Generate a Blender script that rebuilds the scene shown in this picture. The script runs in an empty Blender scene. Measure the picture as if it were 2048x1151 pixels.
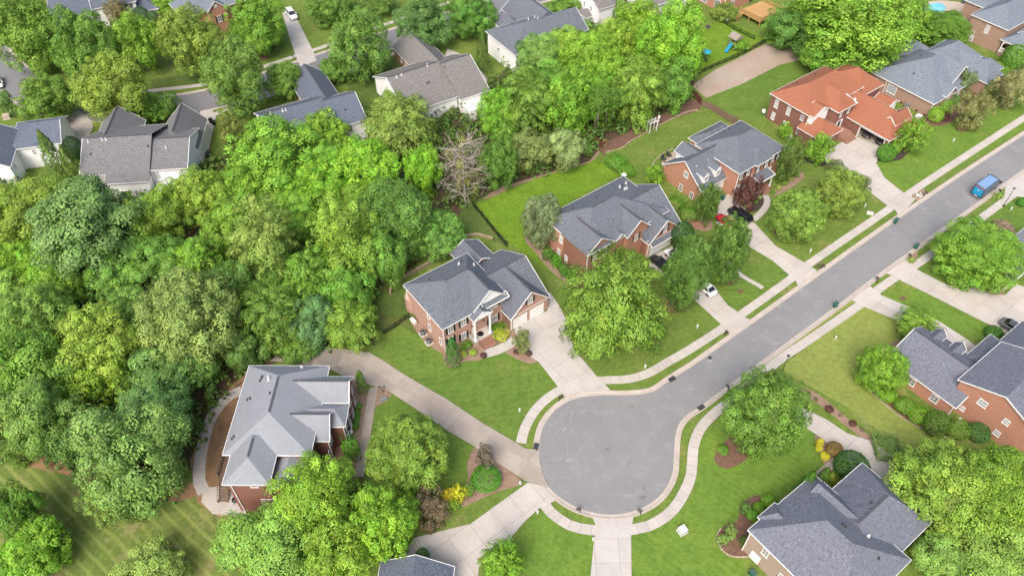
import bpy, bmesh, math, random
import numpy as np
from mathutils import Vector, Matrix
from mathutils.geometry import delaunay_2d_cdt, tessellate_polygon
R = math.radians
scene = bpy.context.scene
C = scene.collection
# ---------------------------------------------------------------- camera
CAM_H, FPX, PITCH = 95.0, 1525.0, R(47.254)
cam = bpy.data.objects.new('camera', bpy.data.cameras.new('camera'))
C.objects.link(cam)
cam.location = (0, 0, CAM_H)
cam.rotation_euler = (R(90) - PITCH, 0, 0)
cam.data.sensor_width = 36.0
cam.data.lens = FPX / 2048 * 36.0
cam.data.clip_end = 3000
scene.camera = cam
# ---------------------------------------------------------------- sky, sun, exposure
SUN_EL, SUN_AZ = R(50), R(200)          # azimuth from +Y towards +X
w = bpy.data.worlds.new('World'); scene.world = w; w.use_nodes = True
nt = w.node_tree
bg = nt.nodes['Background']
sky = nt.nodes.new('ShaderNodeTexSky'); sky.sky_type = 'NISHITA'; sky.sun_disc = False
sky.sun_elevation = SUN_EL; sky.sun_rotation = SUN_AZ
sky.air_density = 1.0; sky.dust_density = 6.0; sky.ozone_density = 0.6
nt.links.new(sky.outputs[0], bg.inputs[0]); bg.inputs[1].default_value = 0.15
sl = bpy.data.lights.new('sun', 'SUN'); sl.energy = 1.3; sl.angle = R(30); sl.color = (1, .965, .91)
so = bpy.data.objects.new('sun', sl); C.objects.link(so); so.location = (0, 0, 150)
sd = Vector((math.sin(SUN_AZ) * math.cos(SUN_EL), math.cos(SUN_AZ) * math.cos(SUN_EL), math.sin(SUN_EL)))
so.rotation_euler = sd.to_track_quat('Z', 'Y').to_euler()
vs = scene.view_settings
vs.view_transform = 'Standard'; vs.look = 'None'; vs.gamma = 1.0; vs.use_curve_mapping = False
vs.exposure = 0.74

# ---------------------------------------------------------------- the place: a pixel of the picture -> a point on the ground or at a height
def sstep(a, b, x):
    t = min(1.0, max(0.0, (x - a) / (b - a))); return t * t * (3 - 2 * t)
def T(x, y):                                # the land falls away beside the walk-out house
    return -2.5 * (1 - sstep(-40.5, -27.0, x)) * (1 - sstep(62, 88, y))
def ray(px, py):
    x = (px - 1024) / FPX; y = -(py - 575.5) / FPX
    return (x, math.cos(PITCH) + y * math.sin(PITCH), -math.sin(PITCH) + y * math.cos(PITCH))
def G(px, py, z=0.0):
    d = ray(px, py); t = (CAM_H - z) / -d[2]
    return (d[0] * t, d[1] * t)
def GT(px, py, h=0.0):                      # on the land plus h
    z = h
    for _ in range(8):
        x, y = G(px, py, z); z = T(x, y) + h
    return (x, y)
def dist(px, py, z=0.0):
    x, y = G(px, py, z); return math.sqrt(x * x + y * y + (CAM_H - z) ** 2)
def Z(ox, oy, s): return lambda x, y: (ox + x / s, oy + y / s)
TS = 2.9214
t1, t2, t3 = Z(0, 0, TS), Z(674, 0, TS), Z(1348, 0, TS)
t4, t5, t6 = Z(0, 378, TS), Z(674, 378, TS), Z(1348, 378, TS)
t7, t8, t9 = Z(0, 757, TS), Z(674, 757, TS), Z(1348, 757, TS)
FULL = Z(0, 0, 1)

# ---------------------------------------------------------------- materials
MATS = {}
def node(nt, typ, **kw):
    n = nt.nodes.new(typ)
    for k, v in kw.items(): setattr(n, k, v)
    return n
def rgb(c): return (c[0], c[1], c[2], 1)
def mixc(nt, fac, a, b, mode='MIX'):
    m = node(nt, 'ShaderNodeMix', data_type='RGBA', blend_type=mode)
    for i, s in ((0, fac), (6, a), (7, b)):
        if hasattr(s, 'is_linked') or isinstance(s, bpy.types.NodeSocket): nt.links.new(s, m.inputs[i])
        else: m.inputs[i].default_value = s if i == 0 else rgb(s)
    return m.outputs[2]
def noise(nt, vec, scale, detail=4, rough=.6, stretch=None, dist=0):
    if stretch:
        mp = node(nt, 'ShaderNodeMapping'); mp.inputs['Scale'].default_value = stretch
        nt.links.new(vec, mp.inputs[0]); vec = mp.outputs[0]
    n = node(nt, 'ShaderNodeTexNoise'); n.inputs['Scale'].default_value = scale
    n.inputs['Detail'].default_value = detail; n.inputs['Roughness'].default_value = rough
    n.inputs['Distortion'].default_value = dist
    nt.links.new(vec, n.inputs['Vector']); return n.outputs['Fac']
def ramp(nt, fac, stops):
    r = node(nt, 'ShaderNodeValToRGB'); e = r.color_ramp.elements
    while len(e) < len(stops): e.new(.5)
    for i, (p, c) in enumerate(stops): e[i].position = p; e[i].color = rgb(c) if not isinstance(c, (int, float)) else (c, c, c, 1)
    nt.links.new(fac, r.inputs[0]); return r.outputs[0]
def math_(nt, op, a, b=None):
    m = node(nt, 'ShaderNodeMath', operation=op)
    for i, s in ((0, a), (1, b)):
        if s is None: continue
        if isinstance(s, bpy.types.NodeSocket): nt.links.new(s, m.inputs[i])
        else: m.inputs[i].default_value = s
    return m.outputs[0]
def alb(c): return tuple(x * .80 for x in c)
def mat(name, col, rough=.8, var=None, objcol=False, objrand=0.0, metallic=0.0, bump=0.0, bscale=30, emit=0, spec=None, space='Object', extra=None, alpha=1, coat=0):
    """var: list of (scale, colour, low, high, stretch) laid over the base colour as noise patches"""
    if name in MATS: return MATS[name]
    col = alb(col); var = [(v[0], alb(v[1]), *v[2:]) for v in (var or [])]
    m = bpy.data.materials.new(name); m.use_nodes = True; nt = m.node_tree
    b = nt.nodes['Principled BSDF']; b.inputs['Roughness'].default_value = rough
    b.inputs['Metallic'].default_value = metallic
    if spec is not None: b.inputs['Specular IOR Level'].default_value = spec
    if coat: b.inputs['Coat Weight'].default_value = coat
    tc = node(nt, 'ShaderNodeTexCoord'); geo = node(nt, 'ShaderNodeNewGeometry')
    vec = geo.outputs['Position'] if space == 'World' else tc.outputs['Object']
    c = node(nt, 'ShaderNodeRGB'); c.outputs[0].default_value = rgb(col); c = c.outputs[0]
    oi = node(nt, 'ShaderNodeObjectInfo')
    if objcol: c = oi.outputs['Color']
    for v in (var or []):
        sc, cc, lo, hi = v[:4]; st = v[4] if len(v) > 4 else None
        f = noise(nt, vec, sc, 5, .62, st)
        f = ramp(nt, f, [(lo, 0.0), (hi, 1.0)])
        mode = v[5] if len(v) > 5 else 'MIX'
        c = mixc(nt, f, c, cc, mode)
    if objrand:
        f = math_(nt, 'MULTIPLY_ADD', oi.outputs['Random'], objrand); f.node.inputs[2].default_value = 1 - objrand / 2
        hs = node(nt, 'ShaderNodeHueSaturation'); nt.links.new(f, hs.inputs['Value']); nt.links.new(c, hs.inputs['Color']); c = hs.outputs[0]
    if extra: c = extra(nt, vec, c)
    nt.links.new(c, b.inputs['Base Color'])
    if bump:
        f = noise(nt, vec, bscale, 4, .7); bp = node(nt, 'ShaderNodeBump'); bp.inputs['Strength'].default_value = bump; bp.inputs['Distance'].default_value = .05
        nt.links.new(f, bp.inputs['Height']); nt.links.new(bp.outputs[0], b.inputs['Normal'])
    if emit: nt.links.new(c, b.inputs['Emission Color']); b.inputs['Emission Strength'].default_value = emit
    MATS[name] = m; return m
K = (0, 0, 0); W1 = (1, 1, 1)
def shingle(name, col, k=1.0):
    d = tuple(x * (1 - .5 * k) for x in col); l = tuple(min(1, x * (1 + .6 * k)) for x in col)
    def extra(nt, vec, c):
        w_ = node(nt, 'ShaderNodeTexWave', wave_type='BANDS', bands_direction='Z'); w_.inputs['Scale'].default_value = 2.6
        w_.inputs['Distortion'].default_value = 1.5; w_.inputs['Detail'].default_value = 2; w_.inputs['Detail Scale'].default_value = 3
        nt.links.new(vec, w_.inputs['Vector'])
        f = math_(nt, 'MULTIPLY', w_.outputs['Fac'], .34)
        return mixc(nt, f, c, alb(d))
    return mat(name, col, .82, [(3.2, d, .46, .60, (1, 1, 1.8)), (3.8, l, .54, .66, (1.0, 1.0, 1.7)), (.35, tuple(x * .85 for x in col), .35, .75)], bump=.35, bscale=9, extra=extra, spec=.35)
def brick(name, col, mortar=(.42, .33, .28)):
    d = tuple(x * .6 for x in col)
    def extra(nt, vec, c):
        sp = node(nt, 'ShaderNodeSeparateXYZ'); nt.links.new(vec, sp.inputs[0])
        s = math_(nt, 'ADD', sp.outputs[0], sp.outputs[1]); cb = node(nt, 'ShaderNodeCombineXYZ')
        nt.links.new(s, cb.inputs[0]); nt.links.new(sp.outputs[2], cb.inputs[1])
        bt = node(nt, 'ShaderNodeTexBrick'); bt.inputs['Scale'].default_value = 3.2; bt.inputs['Mortar Size'].default_value = .022
        bt.inputs['Brick Width'].default_value = .7; bt.inputs['Row Height'].default_value = .26
        bt.inputs['Color1'].default_value = rgb(alb(col)); bt.inputs['Color2'].default_value = rgb(alb(tuple(x * .72 for x in col))); bt.inputs['Mortar'].default_value = rgb(alb(mortar))
        nt.links.new(cb.outputs[0], bt.inputs['Vector'])
        return mixc(nt, .62, c, bt.outputs[0])
    return mat(name, col, .88, [(2.2, d, .48, .75, (1, 1, 4)), (7, tuple(min(1, x * 1.3) for x in col), .55, .75, (1, 1, 3))], bump=.2, bscale=18, extra=extra)
def siding(name, col):
    def extra(nt, vec, c):
        w_ = node(nt, 'ShaderNodeTexWave', wave_type='BANDS', bands_direction='Z', wave_profile='SAW'); w_.inputs['Scale'].default_value = 1.6
        nt.links.new(vec, w_.inputs['Vector'])
        return mixc(nt, math_(nt, 'MULTIPLY', w_.outputs['Fac'], .16), c, alb(tuple(x * .45 for x in col)))
    return mat(name, col, .6, [(.9, tuple(x * .88 for x in col), .4, .8, (1, 1, 2))], extra=extra)

M = {}
M['roof_slate'] = shingle('shingle_slate', (.175, .198, .235))
M['roof_dark'] = shingle('shingle_dark_slate', (0.128, 0.138, 0.168))
M['roof_light'] = shingle('shingle_pale_grey', (.30, .325, .36), .3)
M['roof_grey'] = shingle('shingle_grey', (.225, .228, .238))
M['roof_taupe'] = shingle('shingle_taupe', (.25, .24, .23))
M['roof_navy'] = shingle('shingle_navy', (.15, .178, .235))
M['roof_blue'] = shingle('shingle_blue_grey', (0.228, 0.270, 0.324))
M['roof_orange'] = shingle('shingle_terracotta', (.385, .15, .085), .45)
M['roof_br'] = shingle('shingle_lavender_slate', (.195, .215, .265))
M['brick_pink'] = brick('brick_pink', (.56, .33, .255), (.56, .42, .35))
M['brick_red'] = brick('brick_red', (.54, .255, .165), (.52, .36, .28))
M['brick_dark'] = brick('brick_dark_red', (.27, .115, .085), (.30, .2, .17))
M['brick_tan'] = brick('brick_tan', (.42, .27, .205), (.44, .33, .26))
M['brick_buff'] = brick('brick_buff', (.44, .33, .27), (.46, .37, .31))
M['siding_white'] = siding('siding_white', (1.08, 1.08, 1.09))
M['trim'] = mat('trim_white', (.95, .95, .94), .45, [(3, (.62, .62, .6), .5, .85)])
M['black'] = mat('paint_black', (.012, .012, .014), .35)
M['shutter'] = mat('shutter_black', (.014, .014, .016), .5, [(12, (.03, .03, .032), .45, .7, (1, 1, 6))])
M['glass'] = mat('window_glass', (.035, .042, .05), .08, [(1.2, (.12, .14, .16), .45, .7)], spec=.7)
M['glass_pale'] = mat('window_blind', (.5, .52, .55), .2, [(14, (.36, .38, .41), .4, .6, (.1, .1, 3))])
M['ridge'] = mat('ridge_vent', (.10, .105, .12), .85, [(9, (.03, .03, .035), .45, .7)])
M['metal'] = mat('galvanised', (.42, .43, .44), .45, metallic=.6)
M['metal_dark'] = mat('metal_dark', (.05, .052, .055), .5, [(6, (.09, .09, .09), .5, .7)])
M['asphalt'] = mat('asphalt', (.275, .277, .285), .78, [(.09, (.235, .237, .245), .35, .7), (.5, (.31, .31, .318), .5, .75), (9, (.18, .18, .185), .52, .75), (14, (.38, .38, .38), .58, .78), (.16, (.36, .36, .36), .66, .74, (1, 4, 1))], bump=.25, bscale=40, spec=.4)
M['asphalt_far'] = mat('asphalt_far', (.225, .228, .24), .78, [(.12, (.19, .19, .2), .35, .7), (7, (.28, .28, .285), .5, .75)], spec=.4)
M['concrete'] = mat('concrete', (.55, .515, .475), .85, [(.35, (.47, .43, .385), .42, .72), (3, (.60, .56, .52), .5, .75), (12, (.40, .36, .32), .56, .78)], objrand=.10, space='World', bump=.12)
M['concrete_pale'] = mat('concrete_pale', (.53, .505, .475), .82, [(.4, (.45, .42, .39), .45, .75), (6, (.58, .56, .53), .5, .75), (15, (.5, .47, .44), .6, .8)], objrand=.06, space='World', bump=.1)
M['concrete_old'] = mat('concrete_old', (.43, .38, .33), .88, [(.3, (.33, .285, .24), .4, .72), (2.4, (.46, .40, .34), .5, .75), (11, (.25, .22, .19), .55, .78)], objrand=.14, space='World', bump=.15)
M['kerb'] = mat('kerb_concrete', (.52, .455, .40), .85, [(.5, (.43, .37, .32), .42, .7), (5, (.60, .54, .49), .5, .72)], bump=.1)
M['joint'] = mat('joint_dark', (.30, .27, .24), .95)
M['mulch'] = mat('mulch_brown', (.19, .105, .07), .95, [(1.2, (.12, .065, .045), .4, .7), (9, (.29, .18, .125), .52, .74)], bump=.6, bscale=14)
M['mulch_pale'] = mat('mulch_pale', (.33, .225, .16), .95, [(.8, (.24, .155, .105), .4, .7), (8, (.43, .32, .24), .52, .74)], bump=.5, bscale=14)
M['mulch_dark'] = mat('mulch_dark', (.055, .042, .036), .95, [(7, (.11, .085, .07), .5, .74)], bump=.6, bscale=14)
M['dirt'] = mat('dirt', (.31, .215, .145), .95, [(.25, (.36, .27, .195), .4, .7), (2.5, (.24, .155, .10), .5, .75), (12, (.42, .33, .25), .58, .76)], bump=.4, bscale=10)
M['gravel'] = mat('gravel_grey_brown', (.40, .31, .24), .95, [(.12, (.46, .385, .315), .4, .65), (3, (.27, .205, .155), .5, .75), (14, (.46, .39, .33), .58, .76)], bump=.4, bscale=16)
M['litter'] = mat('leaf_litter', (.105, .065, .04), .98, [(.6, (.06, .045, .028), .4, .7), (5, (.19, .125, .075), .52, .74), (.3, (.05, .075, .02), .5, .72)], bump=.6, bscale=12)
M['straw'] = mat('pine_straw', (.34, .20, .105), .98, [(.8, (.22, .135, .075), .42, .7), (7, (.45, .30, .17), .52, .74), (.35, (.10, .12, .035), .56, .7)], bump=.6, bscale=12)
M['wood_red'] = mat('wood_red_brown', (.16, .06, .035), .85, [(3, (.09, .04, .025), .45, .7, (6, 6, .6))])
M['wood_grey'] = mat('wood_weathered', (.23, .16, .115), .88, [(3, (.14, .095, .07), .45, .7, (6, 6, .6))])
M['wood_gold'] = mat('wood_golden', (.58, .36, .14), .7, [(2.2, (.46, .28, .11), .45, .7, (1, 6, 1))], objrand=.15)
M['bark'] = mat('bark', (.15, .115, .088), .95, [(5, (.07, .052, .04), .45, .68, (1, 1, .3)), (11, (.27, .23, .19), .58, .76)], bump=.6, bscale=16)
M['bark_pale'] = mat('bark_pale', (.36, .31, .265), .95, [(5, (.22, .185, .155), .45, .7, (1, 1, .4))], bump=.4, bscale=16)
M['deadwood'] = mat('deadwood', (.48, .42, .37), .95, [(4, (.34, .29, .25), .45, .7)])
M['asphalt_dark'] = mat('asphalt_stain', (.17, .17, .175), .8, [(3, (.22, .22, .225), .4, .7)])
M['asphalt_pale'] = mat('asphalt_scuff', (.38, .38, .385), .8, [(4, (.30, .30, .305), .4, .6)])
M['stone'] = mat('edging_stone', (.45, .36, .27), .9, [(6, (.33, .25, .19), .45, .7)], objrand=.3)
M['block_wall'] = mat('wall_block', (.40, .32, .23), .9, [(5, (.29, .225, .16), .45, .7)], objrand=.2)
M['paver'] = mat('paver_brick', (.34, .18, .125), .9, [(4, (.24, .12, .085), .45, .7), (9, (.44, .27, .2), .56, .74)], objrand=.15)
M['water'] = mat('pool_water', (.16, .55, .68), .08, [(.5, (.30, .70, .80), .4, .65)], bump=.2, bscale=3)
M['pool_deck'] = mat('pool_deck', (.56, .47, .38), .85, [(2, (.47, .385, .31), .45, .7)])
M['bin_green'] = mat('bin_green', (.008, .15, .085), .42, [(3, (.006, .11, .06), .45, .7)])
M['bin_lid'] = mat('bin_lid', (.05, .12, .11), .4)
M['rubber'] = mat('rubber', (.016, .016, .017), .8)
M['chrome'] = mat('rim_metal', (.45, .45, .46), .3, metallic=.8)
M['car_glass'] = mat('car_glass', (.015, .018, .022), .06, spec=.8)
M['paint'] = mat('car_paint', W1, .28, objcol=True, coat=.6)
M['plastic_white'] = mat('plastic_white', (.78, .78, .76), .45, [(5, (.66, .66, .64), .5, .75)])
M['lamp_red'] = mat('lamp_red', (.45, .012, .012), .25)
M['lamp_clear'] = mat('lamp_clear', (.7, .72, .75), .12)
M['blue_plastic'] = mat('blue_plastic', (.02, .32, .55), .4)
M['plain'] = mat('plain_tinted', W1, .6, objcol=True)

def lawn(name, base, alt, dry, stripe=None, dry_lo=.6, dry_hi=.8, sw=.45, sa=.4):
    def extra(nt, vec, c):
        f = noise(nt, vec, 1.3, 7, .78); f = ramp(nt, f, [(.42, 0.0), (.64, 1.0)])
        c = mixc(nt, math_(nt, 'MULTIPLY', f, .7), c, alb(tuple(x * .5 for x in base)))
        f = noise(nt, vec, 6.5, 4, .75); f = ramp(nt, f, [(.5, 0.0), (.72, 1.0)])
        c = mixc(nt, math_(nt, 'MULTIPLY', f, .5), c, alb(tuple(min(1, x * 1.65) for x in base)))
        if stripe is not None:
            mp = node(nt, 'ShaderNodeMapping'); mp.inputs['Rotation'].default_value = (0, 0, R(stripe))
            nt.links.new(vec, mp.inputs[0])
            w_ = node(nt, 'ShaderNodeTexWave', wave_type='BANDS', bands_direction='X'); w_.inputs['Scale'].default_value = sw
            w_.inputs['Distortion'].default_value = 2.2; w_.inputs['Detail'].default_value = 2; w_.inputs['Detail Scale'].default_value = .6
            nt.links.new(mp.outputs[0], w_.inputs['Vector'])
            f = ramp(nt, w_.outputs['Fac'], [(.62, 0.0), (.95, 1.0)])
            c = mixc(nt, math_(nt, 'MULTIPLY', math_(nt, 'MULTIPLY', f, noise(nt, vec, .12, 3)), sa), c, alb(tuple(min(1, x * 1.35) for x in alt)))
        return c
    return mat(name, base, .95, [(.11, alt, .38, .68), (.33, tuple(x * .78 for x in base), .45, .7), (.22, dry, dry_lo, dry_hi), (1.1, dry, dry_lo + .03, dry_hi + .05)], space='World', bump=.5, bscale=9, extra=extra, spec=.15)
L = {}
L['mid'] = lawn('lawn_mid', (0.15, 0.238, 0.045), (0.2, 0.272, 0.055), (.32, .28, .12), 36, .55, .76, .3, .18)
L['deep'] = lawn('lawn_deep', (0.132, 0.232, 0.04), (0.175, 0.26, 0.048), (.25, .24, .09), 80, .58, .8, .3, .22)
L['bright'] = lawn('lawn_bright', (0.160, 0.292, 0.024), (0.214, 0.335, 0.038), (.32, .33, .10), None, .7, .85)
L['olive'] = lawn('lawn_olive', (0.285, 0.345, 0.085), (0.245, 0.32, 0.07), (.36, .33, .12), None, .6, .8)
L['dry'] = lawn('lawn_dry', (0.15, 0.225, 0.05), (0.22, 0.26, 0.07), (.37, .29, .16), 128, .54, .74, .2, 1.0)
L['fresh'] = lawn('lawn_fresh', (0.148, 0.262, 0.04), (0.19, 0.295, 0.048), (.29, .28, .08), -52, .58, .8, .32, .2)
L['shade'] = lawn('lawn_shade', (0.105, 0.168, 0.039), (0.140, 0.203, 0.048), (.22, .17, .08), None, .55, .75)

# ---------------------------------------------------------------- object helpers
def tag(o, label=None, cat=None, group=None, kind=None):
    if label: o['label'] = label
    if cat: o['category'] = cat
    if group: o['group'] = group
    if kind: o['kind'] = kind
    return o
def empty(name, loc, rz=0, **kw):
    o = bpy.data.objects.new(name, None); C.objects.link(o)
    o.location = loc; o.rotation_euler = (0, 0, rz); o.empty_display_size = .3
    return tag(o, **kw)
def obj(name, me, m=None, parent=None, loc=None, rot=None, scale=None, color=None, **kw):
    o = bpy.data.objects.new(name, me); C.objects.link(o)
    if m is not None and not me.materials: me.materials.append(m)
    if parent: o.parent = parent
    if loc is not None: o.location = loc
    if rot is not None: o.rotation_euler = rot
    if scale is not None: o.scale = scale
    if color is not None: o.color = (*color, 1)
    return tag(o, **kw)
def mesh(name, verts, faces, smooth=False):
    me = bpy.data.meshes.new(name); me.from_pydata([tuple(v) for v in verts], [], [tuple(f) for f in faces]); me.validate(); me.update()
    if smooth: me.polygons.foreach_set('use_smooth', [True] * len(me.polygons))
    return me
class MB:
    """collects boxes, bars, tubes and lathes of ONE part"""
    def __init__(s): s.v = []; s.f = []
    def add(s, v, f):
        n = len(s.v); s.v += [tuple(x) for x in v]; s.f += [tuple(i + n for i in q) for q in f]; return s
    def box(s, x0, y0, z0, x1, y1, z1):
        v = [(x0, y0, z0), (x1, y0, z0), (x1, y1, z0), (x0, y1, z0), (x0, y0, z1), (x1, y0, z1), (x1, y1, z1), (x0, y1, z1)]
        return s.add(v, [(3, 2, 1, 0), (4, 5, 6, 7), (0, 1, 5, 4), (1, 2, 6, 5), (2, 3, 7, 6), (3, 0, 4, 7)])
    def bar(s, p, q, w_, h):
        p = Vector(p); q = Vector(q); d = (q - p).normalized()
        up = Vector((0, 0, 1)) if abs(d.z) < .95 else Vector((1, 0, 0))
        a = d.cross(up).normalized() * w_ / 2; b = a.cross(d).normalized() * h / 2
        v = [p - a - b, p + a - b, p + a + b, p - a + b, q - a - b, q + a - b, q + a + b, q - a + b]
        return s.add(v, [(0, 1, 2, 3), (7, 6, 5, 4), (0, 4, 5, 1), (1, 5, 6, 2), (2, 6, 7, 3), (3, 7, 4, 0)])
    def tube(s, pts, rad, n=7, cap=True):
        pts = [Vector(p) for p in pts]; m = len(pts); base = len(s.v)
        if not hasattr(rad, '__len__'): rad = [rad] * m
        for i, p in enumerate(pts):
            d = (pts[min(i + 1, m - 1)] - pts[max(i - 1, 0)]).normalized()
            up = Vector((0, 0, 1)) if abs(d.z) < .9 else Vector((1, 0, 0))
            a = d.cross(up).normalized(); b = a.cross(d)
            for k in range(n):
                t = 2 * math.pi * k / n; s.v.append(tuple(p + (a * math.cos(t) + b * math.sin(t)) * rad[i]))
        for i in range(m - 1):
            for k in range(n):
                s.f.append((base + i * n + k, base + i * n + (k + 1) % n, base + (i + 1) * n + (k + 1) % n, base + (i + 1) * n + k))
        if cap: s.f.append(tuple(base + k for k in reversed(range(n)))); s.f.append(tuple(base + (m - 1) * n + k for k in range(n)))
        return s
    def lathe(s, prof, c=(0, 0, 0), n=14):
        base = len(s.v); m = len(prof)
        for r, z in prof:
            for k in range(n):
                t = 2 * math.pi * k / n; s.v.append((c[0] + r * math.cos(t), c[1] + r * math.sin(t), c[2] + z))
        for i in range(m - 1):
            for k in range(n): s.f.append((base + i * n + k, base + i * n + (k + 1) % n, base + (i + 1) * n + (k + 1) % n, base + (i + 1) * n + k))
        s.f.append(tuple(base + k for k in reversed(range(n)))); s.f.append(tuple(base + (m - 1) * n + k for k in range(n)))
        return s
    def mesh(s, name='part', smooth=False): return mesh(name, s.v, s.f, smooth)
    def build(s, name, m, parent=None, smooth=False, **kw): return obj(name, s.mesh(name, smooth), m, parent, **kw)
CACHE = {}
def cached(key, fn):
    if key not in CACHE: CACHE[key] = fn()
    return CACHE[key]
def copy_tree(o, parent=None):
    c = o.copy(); C.objects.link(c); c.parent = parent
    for ch in list(o.children): copy_tree(ch, c)
    return c

# ---------------------------------------------------------------- land sheets
def poly_px(pts, f=FULL, h=0.0): return [GT(*f(*p), h) for p in pts]
def spline(pts, n=6, closed=False):
    P = [Vector((p[0], p[1])) for p in pts]; out = []; m = len(P)
    rng = range(m) if closed else range(m - 1)
    for i in rng:
        g = (lambda k: P[k % m]) if closed else (lambda k: P[max(0, min(m - 1, k))])
        a, b, c, d = g(i - 1), g(i), g(i + 1), g(i + 2)
        for k in range(n):
            t = k / n
            out.append(tuple(.5 * ((2 * b) + (c - a) * t + (2 * a - 5 * b + 4 * c - d) * t * t + (3 * b - a - 3 * c + d) * t ** 3)))
    if not closed: out.append(tuple(P[-1]))
    return out
SHN = [0]
def sheet(name, pts, m, off, parent=None, smooth=0, kind='structure', skirt=0.0, grid=None, **kw):
    """a sheet of the land draped over the terrain, 'off' above it"""
    SHN[0] += 1; off += (SHN[0] % 23) * .0003
    if smooth: pts = spline(pts, smooth, True)
    vs_ = [Vector(p) for p in pts]; n = len(vs_)
    xs = [p[0] for p in pts]; ys = [p[1] for p in pts]
    slope = min(xs) < -26 and min(ys) < 89
    if slope: off *= 2.2
    if grid is None: grid = 1.3 if slope else 0
    if grid:
        x = min(xs) + grid / 2
        while x < max(xs):
            y = min(ys) + grid / 2
            while y < max(ys):
                if inside((x, y), pts): vs_.append(Vector((x, y)))
                y += grid
            x += grid
    edges = [(i, (i + 1) % n) for i in range(n)]
    v, e, f, *_ = delaunay_2d_cdt(vs_, edges, [list(range(n))], 1, 1e-4)
    V = [(p.x, p.y, T(p.x, p.y) + off) for p in v]
    F = [tuple(q) for q in f]
    me = mesh(name, V, F)
    bm = bmesh.new(); bm.from_mesh(me)
    for fa in bm.faces:
        if fa.normal.z < 0: fa.normal_flip()
    if skirt:
        be = [ed for ed in bm.edges if ed.is_boundary]
        r = bmesh.ops.extrude_edge_only(bm, edges=be)
        for el in r['geom']:
            if isinstance(el, bmesh.types.BMVert): el.co.z -= skirt
        bmesh.ops.recalc_face_normals(bm, faces=bm.faces)
    bm.to_mesh(me); bm.free()
    return obj(name, me, m, parent, kind=kind, **kw)
def inside(p, poly):
    x, y = p; c = False; j = len(poly) - 1
    for i in range(len(poly)):
        xi, yi = poly[i]; xj, yj = poly[j]
        if (yi > y) != (yj > y) and x < (xj - xi) * (y - yi) / (yj - yi) + xi: c = not c
        j = i
    return c
def clip(poly, a, b, c):                      # keep a*x+b*y<=c
    out = []
    for i in range(len(poly)):
        p, q = poly[i], poly[(i + 1) % len(poly)]
        dp = a * p[0] + b * p[1] - c; dq = a * q[0] + b * q[1] - c
        if dp <= 0: out.append(p)
        if dp * dq < 0:
            t = dp / (dp - dq); out.append((p[0] + (q[0] - p[0]) * t, p[1] + (q[1] - p[1]) * t))
    return out
def area(p): return abs(sum(p[i][0] * p[(i + 1) % len(p)][1] - p[(i + 1) % len(p)][0] * p[i][1] for i in range(len(p)))) / 2
def slab_piece(name, p, m, z, th, parent):
    tri = tessellate_polygon([[Vector((a[0], a[1], 0)) for a in p]])
    n = len(p)
    V = [(a[0], a[1], T(*a) + z) for a in p] + [(a[0], a[1], T(*a) + z - th) for a in p]
    F = [tuple(t) for t in tri] + [(i, i + n, (i + 1) % n + n, (i + 1) % n) for i in range(n)]
    me = mesh(name, V, F); bm = bmesh.new(); bm.from_mesh(me); bmesh.ops.recalc_face_normals(bm, faces=bm.faces)
    for fa in bm.faces:
        if abs(fa.normal.z) > .9 and fa.normal.z < 0: fa.normal_flip()
    bm.to_mesh(me); bm.free()
    return obj(name, me, m, parent)
def slabs(name, pts, m, off, ang, size, origin=None, gap=.045, th=.03):
    """a paved area: a bed with each poured panel a piece of its own"""
    bed = sheet(name, pts, M['joint'], off)
    a = R(ang); ux, uy = math.cos(a), math.sin(a)
    o = origin or pts[0]
    U = [(p[0] - o[0]) * ux + (p[1] - o[1]) * uy for p in pts]; V = [-(p[0] - o[0]) * uy + (p[1] - o[1]) * ux for p in pts]
    sx, sy = size
    for i in range(math.floor(min(U) / sx), math.ceil(max(U) / sx)):
        for j in range(math.floor(min(V) / sy), math.ceil(max(V) / sy)):
            q = [(u, v) for u, v in zip(U, V)]
            q = clip(q, -1, 0, -(i * sx + gap / 2)); q = q and clip(q, 1, 0, (i + 1) * sx - gap / 2)
            q = q and clip(q, 0, -1, -(j * sy + gap / 2)); q = q and clip(q, 0, 1, (j + 1) * sy - gap / 2)
            if not q or len(q) < 3 or area(q) < .08: continue
            p = [(o[0] + u * ux - v * uy, o[1] + u * uy + v * ux) for u, v in q]
            slab_piece('panel', p, m, (off * 2.2 if min(x[0] for x in pts) < -26 and min(x[1] for x in pts) < 89 else off) + .022, th, bed)
    return bed
def resample(pts, step):
    out = [pts[0]]; acc = 0
    for i in range(len(pts) - 1):
        p, q = Vector(pts[i]), Vector(pts[i + 1]); d = (q - p).length; s = step - acc
        while s <= d: out.append(tuple(p + (q - p) * s / d)); s += step
        acc = (acc + d) % step
    return out
def normals2(pts):
    N = []
    for i in range(len(pts)):
        d = Vector(pts[min(i + 1, len(pts) - 1)]) - Vector(pts[max(i - 1, 0)]); d.normalize(); N.append(Vector((-d.y, d.x)))
    return N
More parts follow.
